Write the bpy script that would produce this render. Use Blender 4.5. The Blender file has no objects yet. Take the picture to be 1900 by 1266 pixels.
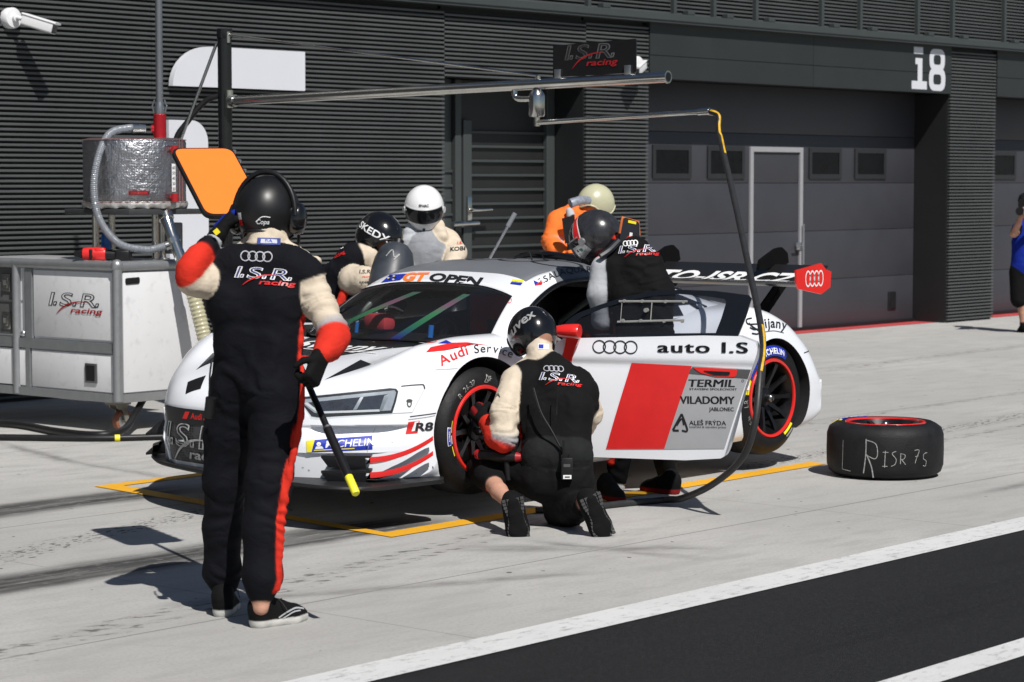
import bpy, bmesh, math, random
import numpy as np
from mathutils import Vector, Matrix, Euler
from mathutils.bvhtree import BVHTree
R = math.radians
SC = bpy.context.scene
COL = SC.collection
random.seed(7)

# ---------------------------------------------------------------- camera, sky, sun, exposure
cd = bpy.data.cameras.new("camera"); cam = bpy.data.objects.new("camera", cd); COL.objects.link(cam)
TH = R(40.9)
cam.location = (0, 0, 1.78)
cam.rotation_euler = (R(90) - math.atan(295 / 4486), 0, TH - R(90))
cd.sensor_width = 36; cd.lens = 85.0; cd.clip_start = .1; cd.clip_end = 2000
cd.dof.use_dof = True; cd.dof.focus_distance = 12.3; cd.dof.aperture_fstop = 6.3
SC.camera = cam
W = bpy.data.worlds.new("World"); SC.world = W; W.use_nodes = True
nt = W.node_tree; bg = nt.nodes["Background"]
sky = nt.nodes.new("ShaderNodeTexSky"); sky.sky_type = 'NISHITA'; sky.sun_disc = False
SUN = Vector((.474, 1, -1.33)).normalized()
sky.sun_elevation = math.asin(-SUN.z); sky.sun_rotation = math.atan2(-SUN.x, -SUN.y)
sky.air_density = 1; sky.dust_density = .6; sky.altitude = 300
nt.links.new(sky.outputs[0], bg.inputs[0]); bg.inputs[1].default_value = .05
sl = bpy.data.lights.new("sun", 'SUN'); so = bpy.data.objects.new("sun", sl); COL.objects.link(so)
sl.energy = 5.0; sl.angle = R(.53); sl.color = (1, .97, .925)
so.rotation_euler = SUN.to_track_quat('-Z', 'Y').to_euler(); so.location = (-5, -12, 16)
SC.view_settings.view_transform = 'Standard'; SC.view_settings.look = 'None'
SC.view_settings.exposure = 0; SC.view_settings.gamma = 1
SC.render.engine = 'CYCLES'; SC.cycles.max_bounces = 8; SC.cycles.transparent_max_bounces = 12

# ---------------------------------------------------------------- materials
MATS = {}
def nodes_of(m):
    m.use_nodes = True
    t = m.node_tree
    return t, t.nodes, t.links, t.nodes["Principled BSDF"]
def mat(name, col, rough=.5, metal=0, var=.08, scale=12, bump=0, bscale=60, coat=0, stretch=None, spec=None, dirt=0):
    if name in MATS: return MATS[name]
    m = bpy.data.materials.new(name); t, N, L, P = nodes_of(m)
    tc = N.new("ShaderNodeTexCoord"); mp = N.new("ShaderNodeMapping"); L.new(tc.outputs["Object"], mp.inputs[0])
    if stretch: mp.inputs["Scale"].default_value = stretch
    nz = N.new("ShaderNodeTexNoise"); nz.inputs["Scale"].default_value = scale; nz.inputs["Detail"].default_value = 6
    nz.inputs["Roughness"].default_value = .65
    L.new(mp.outputs[0], nz.inputs["Vector"])
    mr = N.new("ShaderNodeMapRange"); L.new(nz.outputs[0], mr.inputs[0])
    mr.inputs[1].default_value = .3; mr.inputs[2].default_value = .7
    mr.inputs[3].default_value = 1 - var; mr.inputs[4].default_value = 1 + var
    mx = N.new("ShaderNodeVectorMath"); mx.operation = 'SCALE'; mx.inputs[0].default_value = col[:3]
    L.new(mr.outputs[0], mx.inputs["Scale"])
    out = mx.outputs[0]
    if dirt:
        n2 = N.new("ShaderNodeTexNoise"); n2.inputs["Scale"].default_value = scale * 2.7; n2.inputs["Detail"].default_value = 9
        L.new(mp.outputs[0], n2.inputs["Vector"])
        r2 = N.new("ShaderNodeMapRange"); L.new(n2.outputs[0], r2.inputs[0]); r2.inputs[1].default_value = .56; r2.inputs[2].default_value = .72
        r2.inputs[4].default_value = dirt
        mm = N.new("ShaderNodeMix"); mm.data_type = 'RGBA'; L.new(r2.outputs[0], mm.inputs[0]); L.new(out, mm.inputs[6])
        mm.inputs[7].default_value = (.06, .055, .05, 1); out = mm.outputs[2]
    L.new(out, P.inputs["Base Color"])
    rr = N.new("ShaderNodeMapRange"); L.new(nz.outputs[0], rr.inputs[0])
    rr.inputs[3].default_value = max(0, rough * (1 - 1.5 * var) ); rr.inputs[4].default_value = min(1, rough * (1 + 1.5 * var))
    L.new(rr.outputs[0], P.inputs["Roughness"])
    P.inputs["Metallic"].default_value = metal
    if spec is not None: P.inputs["Specular IOR Level"].default_value = spec
    if coat: P.inputs["Coat Weight"].default_value = coat; P.inputs["Coat Roughness"].default_value = .04
    if bump:
        b = N.new("ShaderNodeBump"); b.inputs["Distance"].default_value = bump; b.inputs["Strength"].default_value = 1
        n3 = N.new("ShaderNodeTexNoise"); n3.inputs["Scale"].default_value = bscale; n3.inputs["Detail"].default_value = 4
        L.new(mp.outputs[0], n3.inputs["Vector"]); L.new(n3.outputs[0], b.inputs["Height"]); L.new(b.outputs[0], P.inputs["Normal"])
    MATS[name] = m; return m
def glass(name, col, alpha, rough=.02):
    m = bpy.data.materials.new(name); t, N, L, P = nodes_of(m)
    tr = N.new("ShaderNodeBsdfTransparent"); gl = N.new("ShaderNodeBsdfGlossy"); gl.inputs["Roughness"].default_value = rough
    tr.inputs[0].default_value = (*col, 1)
    fr = N.new("ShaderNodeFresnel"); fr.inputs[0].default_value = 1.45
    mr = N.new("ShaderNodeMath"); mr.operation = 'MULTIPLY_ADD'; L.new(fr.outputs[0], mr.inputs[0]); mr.inputs[1].default_value = 1; mr.inputs[2].default_value = 0
    nz = N.new("ShaderNodeTexNoise"); nz.inputs["Scale"].default_value = 60; nz.inputs["Detail"].default_value = 8
    tc = N.new("ShaderNodeTexCoord"); L.new(tc.outputs["Object"], nz.inputs["Vector"])
    df = N.new("ShaderNodeBsdfDiffuse"); df.inputs[0].default_value = (.35, .35, .36, 1)
    cr = N.new("ShaderNodeMapRange"); L.new(nz.outputs[0], cr.inputs[0]); cr.inputs[1].default_value = .70; cr.inputs[2].default_value = .78
    cr.inputs[3].default_value = alpha; cr.inputs[4].default_value = alpha + .10
    m1 = N.new("ShaderNodeMixShader"); L.new(cr.outputs[0], m1.inputs[0]); L.new(tr.outputs[0], m1.inputs[1]); L.new(df.outputs[0], m1.inputs[2])
    m2 = N.new("ShaderNodeMixShader"); L.new(mr.outputs[0], m2.inputs[0]); L.new(m1.outputs[0], m2.inputs[1]); L.new(gl.outputs[0], m2.inputs[2])
    L.new(m2.outputs[0], N["Material Output"].inputs[0])
    MATS[name] = m; return m
def carbon(name, k=1.):
    m = bpy.data.materials.new(name); t, N, L, P = nodes_of(m)
    tc = N.new("ShaderNodeTexCoord"); ck = N.new("ShaderNodeTexChecker"); ck.inputs["Scale"].default_value = 140
    L.new(tc.outputs["Object"], ck.inputs["Vector"])
    ck.inputs[1].default_value = (.006 * k, .006 * k, .007 * k, 1); ck.inputs[2].default_value = (.018 * k, .018 * k, .019 * k, 1)
    L.new(ck.outputs[0], P.inputs["Base Color"]); P.inputs["Roughness"].default_value = .34
    P.inputs["Coat Weight"].default_value = .3
    MATS[name] = m; return m
def cloth(name, col=None):   # colour comes from the per-vertex dye attribute when col is None
    m = bpy.data.materials.new(name); t, N, L, P = nodes_of(m)
    tc = N.new("ShaderNodeTexCoord")
    nz = N.new("ShaderNodeTexNoise"); nz.inputs["Scale"].default_value = 22; nz.inputs["Detail"].default_value = 8; L.new(tc.outputs["Object"], nz.inputs["Vector"])
    mr = N.new("ShaderNodeMapRange"); L.new(nz.outputs[0], mr.inputs[0]); mr.inputs[1].default_value = .3; mr.inputs[2].default_value = .7
    mr.inputs[3].default_value = .90; mr.inputs[4].default_value = 1.08
    mx = N.new("ShaderNodeVectorMath"); mx.operation = 'SCALE'
    if col: mx.inputs[0].default_value = col
    else:
        at = N.new("ShaderNodeAttribute"); at.attribute_name = "dye"; L.new(at.outputs["Color"], mx.inputs[0])
    L.new(mr.outputs[0], mx.inputs["Scale"]); L.new(mx.outputs[0], P.inputs["Base Color"])
    P.inputs["Roughness"].default_value = .85; P.inputs["Specular IOR Level"].default_value = .16
    n2 = N.new("ShaderNodeTexNoise"); n2.inputs["Scale"].default_value = 9; n2.inputs["Detail"].default_value = 3; n2.inputs["Distortion"].default_value = 1.2
    mp = N.new("ShaderNodeMapping"); mp.inputs["Scale"].default_value = (1, 1, 1.7); L.new(tc.outputs["Object"], mp.inputs[0]); L.new(mp.outputs[0], n2.inputs["Vector"])
    b = N.new("ShaderNodeBump"); b.inputs["Distance"].default_value = .010; b.inputs["Strength"].default_value = .5
    L.new(n2.outputs[0], b.inputs["Height"])
    n4 = N.new("ShaderNodeTexNoise"); n4.inputs["Scale"].default_value = 420; L.new(tc.outputs["Object"], n4.inputs["Vector"])
    b2 = N.new("ShaderNodeBump"); b2.inputs["Distance"].default_value = .0012; L.new(n4.outputs[0], b2.inputs["Height"]); L.new(b.outputs[0], b2.inputs["Normal"])
    L.new(b2.outputs[0], P.inputs["Normal"])
    MATS[name] = m; return m

WHITE = mat("white_paint", (.82, .84, .88), .24, 0, .012, 5, coat=.5)
WHITEM = mat("white_panel", (.74, .74, .75), .35, 0, .04, 6, dirt=.12)
WHITED = mat("white_decal", (.82, .82, .82), .4, 0, .02)
RED = mat("red_paint", (.72, .022, .018), .28, 0, .04, 5, coat=.4)
REDD = mat("red_decal", (.66, .02, .02), .4, 0, .05)
DKRED = mat("dark_red", (.35, .012, .016), .4, 0, .06)
BLK = mat("black_plastic", (.0085, .0085, .0095), .45, 0, .15, 20, spec=.35)
BLKG = mat("black_gloss", (.006, .006, .007), .18, 0, .1, 14, coat=.4)
BLKD = mat("black_decal", (.012, .012, .014), .5, 0, .05)
RUB = mat("tyre_rubber", (.0085, .0085, .0095), .6, 0, .3, 14, bump=.002, bscale=160, dirt=0, spec=.3)
ALU = mat("aluminium", (.55, .56, .57), .38, 1, .08, 20)
STEEL = mat("polished_steel", (.62, .61, .58), .16, 1, .10, 9)
GALV = mat("grey_rail", (.36, .37, .38), .42, .7, .07, 14)
ROOF = mat("grey_wrap", (.150, .158, .175), .38, 0, .04, 6)
GREYD = mat("grey_decal", (.36, .365, .38), .4, 0, .03)
DKGREY = mat("dark_grey_decal", (.075, .075, .078), .45, 0, .05)
ORANGE = mat("orange_board", (.95, .20, .018), .55, 0, .02)
ORANGED = mat("orange_decal", (.9, .2, .02), .45, 0, .03)
YEL = mat("yellow_grip", (.85, .78, .03), .5, 0, .05)
YELD = mat("yellow_decal", (.85, .72, .02), .45, 0, .03)
BLUED = mat("blue_decal", (.012, .03, .36), .4, 0, .05)
BLUEP = mat("blue_plastic", (.02, .16, .55), .2, 0, .1)
SKIN = mat("skin", (.50, .27, .19), .5, 0, .08, 30, bump=.0006, bscale=200)
CHALK = mat("chalk", (.30, .30, .29), .9, 0, .5, 90)
CARB = carbon("carbon_fibre")
CLOTH = cloth("suit_cloth")
GLS = glass("tinted_glass", (.80, .82, .82), .02)
GLD = glass("dark_glass", (.10, .11, .13), .02)
GLC = glass("clear_plastic", (.80, .83, .85), .06)
GLW = glass("window_plastic", (.52, .54, .58), .02)

# ---------------------------------------------------------------- object helpers
def tag(o, label=None, cat=None, group=None, kind=None):
    if label: o["label"] = label
    if cat: o["category"] = cat
    if group: o["group"] = group
    if kind: o["kind"] = kind
    return o
def thing(name, label, cat, loc=(0, 0, 0), rz=0, group=None):
    o = bpy.data.objects.new(name, None); COL.objects.link(o); o.empty_display_size = .2
    o.location = loc; o.rotation_euler = (0, 0, rz)
    return tag(o, label, cat, group)
def link(name, me, mats, parent=None, smooth=None, label=None):
    for m in (mats if isinstance(mats, (list, tuple)) else [mats]): me.materials.append(m)
    o = bpy.data.objects.new(name, me); COL.objects.link(o)
    if parent: o.parent = parent
    if smooth is not None:
        me.shade_smooth()
        if smooth < 180: me.set_sharp_from_angle(angle=R(smooth))
    if label: o["label"] = label
    return o
class MB:
    """collects shapes and links them as ONE mesh object"""
    def __init__(s): s.v = []; s.f = []; s.m = []
    def add(s, V, F, mi=0):
        b = len(s.v); s.v += [tuple(map(float, p)) for p in V]; s.f += [tuple(b + i for i in f) for f in F]; s.m += [mi] * len(F); return s
    def box(s, lo, hi, mi=0, M=None, bev=0):
        (a, b, c), (d, e, f) = lo, hi
        if bev:
            bm = bmesh.new(); bmesh.ops.create_cube(bm, size=1)
            for v in bm.verts: v.co = Vector(((a + d) / 2 + v.co.x * (d - a), (b + e) / 2 + v.co.y * (e - b), (c + f) / 2 + v.co.z * (f - c)))
            bmesh.ops.bevel(bm, geom=bm.edges[:], offset=bev, segments=2, affect='EDGES', profile=.5)
            return s.bm(bm, mi, M)
        V = [(a, b, c), (d, b, c), (d, e, c), (a, e, c), (a, b, f), (d, b, f), (d, e, f), (a, e, f)]
        if M: V = [M @ Vector(p) for p in V]
        return s.add(V, [(0, 3, 2, 1), (4, 5, 6, 7), (0, 1, 5, 4), (1, 2, 6, 5), (2, 3, 7, 6), (3, 0, 4, 7)], mi)
    def bm(s, bm, mi=0, M=None):
        bm.verts.ensure_lookup_table(); bm.verts.index_update()
        s.add([(M @ v.co if M else v.co) for v in bm.verts], [tuple(v.index for v in f.verts) for f in bm.faces], mi); bm.free(); return s
    def tube(s, path, rad, n=12, mi=0, caps=True, closed=False):
        P = [Vector(p) for p in path]; k = len(P); rs = rad if isinstance(rad, (list, tuple)) else [rad] * k
        V = []; F = []; up = None
        for i in range(k):
            if closed: t = (P[(i + 1) % k] - P[i - 1])
            else: t = (P[min(i + 1, k - 1)] - P[max(i - 1, 0)])
            t = t.normalized() if t.length > 1e-9 else Vector((0, 0, 1))
            if up is None:
                up = Vector((0, 0, 1)) if abs(t.z) < .9 else Vector((1, 0, 0))
            a = up - t * up.dot(t)
            if a.length < 1e-5: a = t.orthogonal()
            a.normalize(); up = a; b = t.cross(a)
            for j in range(n):
                an = 2 * math.pi * j / n; V.append(P[i] + (a * math.cos(an) + b * math.sin(an)) * rs[i])
        for i in range(k if closed else k - 1):
            q = (i + 1) % k
            for j in range(n):
                F.append((i * n + j, i * n + (j + 1) % n, q * n + (j + 1) % n, q * n + j))
        if caps and not closed: F += [tuple(range(n - 1, -1, -1)), tuple((k - 1) * n + j for j in range(n))]
        return s.add(V, F, mi)
    def lathe(s, prof, n=40, M=None, mi=0, closed=False):
        """prof: (radius, height) about local z"""
        V = []; F = []; k = len(prof)
        for r, h in prof:
            for j in range(n):
                a = 2 * math.pi * j / n; p = Vector((r * math.cos(a), r * math.sin(a), h)); V.append(M @ p if M else p)
        for i in range(k if closed else k - 1):
            q = (i + 1) % k
            for j in range(n): F.append((i * n + j, i * n + (j + 1) % n, q * n + (j + 1) % n, q * n + j))
        return s.add(V, F, mi)
    def prism(s, poly, fn, d0, d1, mi=0):
        """2-D polygon, fn(x, y, d) -> point; closed solid between depths d0 and d1"""
        n = len(poly); V = [fn(x, y, d0) for x, y in poly] + [fn(x, y, d1) for x, y in poly]
        F = [tuple(range(n)), tuple(range(2 * n - 1, n - 1, -1))] + [(i, n + i, n + (i + 1) % n, (i + 1) % n) for i in range(n)]
        return s.add(V, F, mi)
    def grid(s, rows, mi=0):
        k = len(rows); n = len(rows[0]); V = [p for r in rows for p in r]
        F = [(i * n + j, i * n + j + 1, (i + 1) * n + j + 1, (i + 1) * n + j) for i in range(k - 1) for j in range(n - 1)]
        return s.add(V, F, mi)
    def build(s, name, mats, parent=None, smooth=30, fix=True, label=None):
        me = bpy.data.meshes.new(name); me.from_pydata(s.v, [], s.f); me.update()
        for p, i in zip(me.polygons, s.m): p.material_index = i
        if fix:
            bm = bmesh.new(); bm.from_mesh(me); bmesh.ops.recalc_face_normals(bm, faces=bm.faces[:]); bm.to_mesh(me); bm.free()
        return link(name, me, mats, parent, smooth, label)
def fillet(poly, r, seg=4):
    """round the corners of a 2-D polygon"""
    out = []; n = len(poly)
    for i in range(n):
        p = Vector(poly[i]); a = Vector(poly[i - 1]) - p; b = Vector(poly[(i + 1) % n]) - p
        rr = r[i] if isinstance(r, (list, tuple)) else r
        d = min(rr, a.length * .45, b.length * .45)
        if d < 1e-5: out.append(tuple(p)); continue
        A = p + a.normalized() * d; B = p + b.normalized() * d
        for k in range(seg + 1):
            t = k / seg; out.append(tuple(A * (1 - t) ** 2 + p * 2 * t * (1 - t) + B * t * t))
    return out
def smooth_path(pts, k=6):
    P = [Vector(p) for p in pts]; out = []
    for i in range(len(P) - 1):
        a = P[max(i - 1, 0)]; b = P[i]; c = P[i + 1]; d = P[min(i + 2, len(P) - 1)]
        for j in range(k):
            t = j / k
            out.append(.5 * ((2 * b) + (c - a) * t + (2 * a - 5 * b + 4 * c - d) * t * t + (3 * b - a - 3 * c + d) * t ** 3))
    out.append(P[-1]); return out
def pch(xs, ys, x):
    """monotone cubic interpolation"""
    n = len(xs)
    if x <= xs[0]: return ys[0]
    if x >= xs[-1]: return ys[-1]
    h = [xs[i + 1] - xs[i] for i in range(n - 1)]; s = [(ys[i + 1] - ys[i]) / h[i] for i in range(n - 1)]
    m = [s[0]] + [0 if s[i - 1] * s[i] <= 0 else 2 * s[i - 1] * s[i] / (s[i - 1] + s[i]) for i in range(1, n - 1)] + [s[-1]]
    i = max(j for j in range(n - 1) if xs[j] <= x); t = (x - xs[i]) / h[i]
    return ys[i] * (1 + 2 * t) * (1 - t) ** 2 + h[i] * m[i] * t * (1 - t) ** 2 + ys[i + 1] * t * t * (3 - 2 * t) + h[i] * m[i + 1] * t * t * (t - 1)
def curve(pts):
    xs = [p[0] for p in pts]; ys = [p[1] for p in pts]
    return lambda x: pch(xs, ys, x)

# ---------------------------------------------------------------- lettering and flat markings
def text_bm(s, size=1., bold=0., shear=0., sx=1., align='CENTER', spacing=1.):
    c = bpy.data.curves.new("lettering", 'FONT'); c.body = s; c.size = size; c.offset = bold * size; c.shear = shear
    c.align_x = align; c.resolution_u = 4; c.space_character = spacing
    o = bpy.data.objects.new("lettering", c); COL.objects.link(o)
    dg = bpy.context.evaluated_depsgraph_get(); me = o.evaluated_get(dg).to_mesh()
    bm = bmesh.new(); bm.from_mesh(me); o.evaluated_get(dg).to_mesh_clear()
    bpy.data.objects.remove(o); bpy.data.curves.remove(c)
    bmesh.ops.remove_doubles(bm, verts=bm.verts[:], dist=size * .0005)
    for v in bm.verts: v.co.x *= sx
    return bm
def poly_bm(pts):
    bm = bmesh.new(); vs = [bm.verts.new((x, y, 0)) for x, y in pts]; f = bm.faces.new(vs)
    bmesh.ops.triangulate(bm, faces=[f]); return bm
def ring_bm(rx, ry, w, cx=0, cy=0, n=40, a0=0, a1=360):
    bm = bmesh.new(); A = []; full = (a1 - a0 >= 360)
    for i in range(n + (0 if full else 1)):
        a = R(a0 + (a1 - a0) * i / n)
        A.append((bm.verts.new((cx + rx * math.cos(a), cy + ry * math.sin(a), 0)), bm.verts.new((cx + (rx - w) * math.cos(a), cy + (ry - w) * math.sin(a), 0))))
    for i in range(n):
        p, q = A[i], A[(i + 1) % len(A)]; bm.faces.new((p[0], q[0], q[1], p[1]))
    return bm
def stroke_bm(pts, w, taper=False):
    """a flat brush stroke along a 2-D path"""
    P = [Vector(p) for p in smooth_path([(x, y, 0) for x, y in pts], 5)] if len(pts) > 2 else [Vector((x, y, 0)) for x, y in pts]
    bm = bmesh.new(); A = []
    for i, p in enumerate(P):
        t = (P[min(i + 1, len(P) - 1)] - P[max(i - 1, 0)]).normalized(); n = Vector((-t.y, t.x, 0))
        f = i / (len(P) - 1); ww = w * (max(.04, math.sin(math.pi * min(1, f * .92 + .06))) if taper else 1) / 2
        A.append((bm.verts.new(p + n * ww), bm.verts.new(p - n * ww)))
    for p, q in zip(A, A[1:]): bm.faces.new((p[0], q[0], q[1], p[1]))
    return bm
def rings4(r, w, k=1.0, ov=.62):
    """four linked rings centred on the origin"""
    out = []
    for i in range(4): out.append(ring_bm(r * k, r, w, (i - 1.5) * 2 * r * k * ov * 1.28, 0))
    return join(*out)
def join(*bms):
    b = bmesh.new()
    for x in bms:
        m = bpy.data.meshes.new("tmp"); x.to_mesh(m); x.free(); b.from_mesh(m); bpy.data.meshes.remove(m)
    return b
def shift(bm, dx=0, dy=0, rot=0, sx=1, sy=1, shear=0):
    c, s = math.cos(rot), math.sin(rot)
    for v in bm.verts:
        x = v.co.x * sx + v.co.y * sy * shear; y = v.co.y * sy; v.co = Vector((x * c - y * s + dx, x * s + y * c + dy, 0))
    return bm
def cut_grid(bm, step):
    if not step: return bm
    for ax in (0, 1):
        c = [v.co[ax] for v in bm.verts]
        lo, hi = min(c), max(c); x = lo + step
        while x < hi - 1e-6:
            n = Vector((1, 0, 0)) if ax == 0 else Vector((0, 1, 0))
            bmesh.ops.bisect_plane(bm, geom=bm.verts[:] + bm.edges[:] + bm.faces[:], plane_co=n * x, plane_no=n, dist=1e-6); x += step
    return bm
def plane_map(o, ex, ey, off=.002):
    o = Vector(o); ex = Vector(ex).normalized(); ey = Vector(ey).normalized(); n = ex.cross(ey)
    return lambda x, y, l=0: o + ex * x + ey * y + n * (off + l)
def proj_map(bvh, o, ex, ey, off=.0025, reach=.6):
    """lay a flat marking onto a curved body by dropping it along the marking's own normal"""
    o = Vector(o); ex = Vector(ex).normalized(); ey = Vector(ey).normalized(); n = ex.cross(ey).normalized()
    def f(x, y, l=0):
        p = o + ex * x + ey * y
        h, nn, i, d = bvh.ray_cast(p + n * reach, -n, reach * 2)
        if h is None: return None
        if nn.dot(n) < 0: nn = -nn
        return h + nn * (off + l)
    return f
def decal(name, layers, mp, parent, step=0, label=None):
    """layers: [(bmesh, material, lift)] laid through mp as ONE mesh"""
    mb = MB(); ms = []
    for i, L_ in enumerate(layers):
        bm, m, l = L_
        cut_grid(bm, step)
        bm.verts.ensure_lookup_table(); bm.verts.index_update()
        if m not in ms: ms.append(m)
        V = [mp(v.co.x, v.co.y, l) for v in bm.verts]
        mb.add([v if v is not None else (0, 0, 0) for v in V], [tuple(v.index for v in f.verts) for f in bm.faces if all(V[v.index] is not None for v in f.verts)], ms.index(m)); bm.free()
    o = mb.build(name, ms, parent, 180, fix=False, label=label)
    b = bmesh.new(); b.from_mesh(o.data); bmesh.ops.delete(b, geom=[v for v in b.verts if not v.link_faces], context='VERTS'); b.to_mesh(o.data); b.free()
    return o
def team_logo(size, outline, inner, red, wide=1.25):
    """outlined italic I.S.R. with a red swoosh and the word racing; size = letter height"""
    h = size / .73; L = []
    sq = [0, .34, 1.0, 1.36, 2.1]
    def dot(x): return fillet([(x, 0), (x + .16 * size * 1.3, 0), (x + .2 * size * 1.3, .3 * size), (x + .04 * size * 1.3, .3 * size)], .05 * size, 3)
    letters = [("I", 0), ("S", .76), ("R", 2.04)]; dots = [.40, 1.66, 3.10]
    for bold, m, l in ((.020, outline, 0), (-.018, inner, .0012)):
        for ch, x in letters:
            b = text_bm(ch, h, bold, .16, 1.34, 'LEFT'); L.append((shift(b, x * size), m, l))
        for x in dots:
            g = 0 if bold > 0 else .065 * size
            p = fillet([(x * size - .0 + g, g), (x * size + .22 * size - g, g), (x * size + .29 * size - g, .30 * size - g), (x * size + .07 * size + g, .30 * size - g)], .05 * size, 3)
            L.append((poly_bm(p), m, l))
    L.append((stroke_bm([(.62 * size, -.62 * size), (1.0 * size, -.16 * size), (1.5 * size, .17 * size), (2.1 * size, .34 * size), (2.7 * size, .33 * size)], .11 * size, True), red, .0022))
    L.append((shift(text_bm("racing", .56 * size, .02, .2, 1.5, 'LEFT'), 1.5 * size, -.47 * size), red, .0022))
    for b, m, l in L:
        shift(b, -1.68 * size, 0)
        for v in b.verts: v.co.x *= wide
    return L
# ================================================================ THE SETTING
class NX:
    """tiny node-expression helper"""
    def __init__(s, t): s.N = t.nodes; s.L = t.links
    def m(s, op, a, b=None, c=None):
        n = s.N.new("ShaderNodeMath"); n.operation = op
        for i, v in enumerate((a, b, c)):
            if v is None: continue
            if isinstance(v, (int, float)): n.inputs[i].default_value = v
            else: s.L.new(v, n.inputs[i])
        return n.outputs[0]
    def step(s, x, a, b, lo=0., hi=1.):
        n = s.N.new("ShaderNodeMapRange"); n.interpolation_type = 'SMOOTHSTEP'; s.L.new(x, n.inputs[0])
        n.inputs[1].default_value = a; n.inputs[2].default_value = b; n.inputs[3].default_value = lo; n.inputs[4].default_value = hi
        return n.outputs[0]
    def noise(s, vec, scale, detail=6, rough=.6, st=(1, 1, 1), rot=0):
        mp = s.N.new("ShaderNodeMapping"); mp.inputs["Scale"].default_value = st; mp.inputs["Rotation"].default_value = (0, 0, rot)
        v2 = s.N.new("ShaderNodeVectorRotate"); v2.rotation_type = 'Z_AXIS'; v2.inputs["Angle"].default_value = rot
        s.L.new(vec, v2.inputs["Vector"]); mp.inputs["Rotation"].default_value = (0, 0, 0); s.L.new(v2.outputs[0], mp.inputs[0])
        n = s.N.new("ShaderNodeTexNoise"); n.inputs["Scale"].default_value = scale; n.inputs["Detail"].default_value = detail; n.inputs["Roughness"].default_value = rough
        s.L.new(mp.outputs[0], n.inputs["Vector"]); return n.outputs[0]
    def mix(s, f, a, b):
        n = s.N.new("ShaderNodeMix"); n.data_type = 'RGBA'
        if isinstance(f, (int, float)): n.inputs[0].default_value = f
        else: s.L.new(f, n.inputs[0])
        for i, v in ((6, a), (7, b)):
            if isinstance(v, tuple): n.inputs[i].default_value = (*v, 1)
            else: s.L.new(v, n.inputs[i])
        return n.outputs[2]
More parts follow.
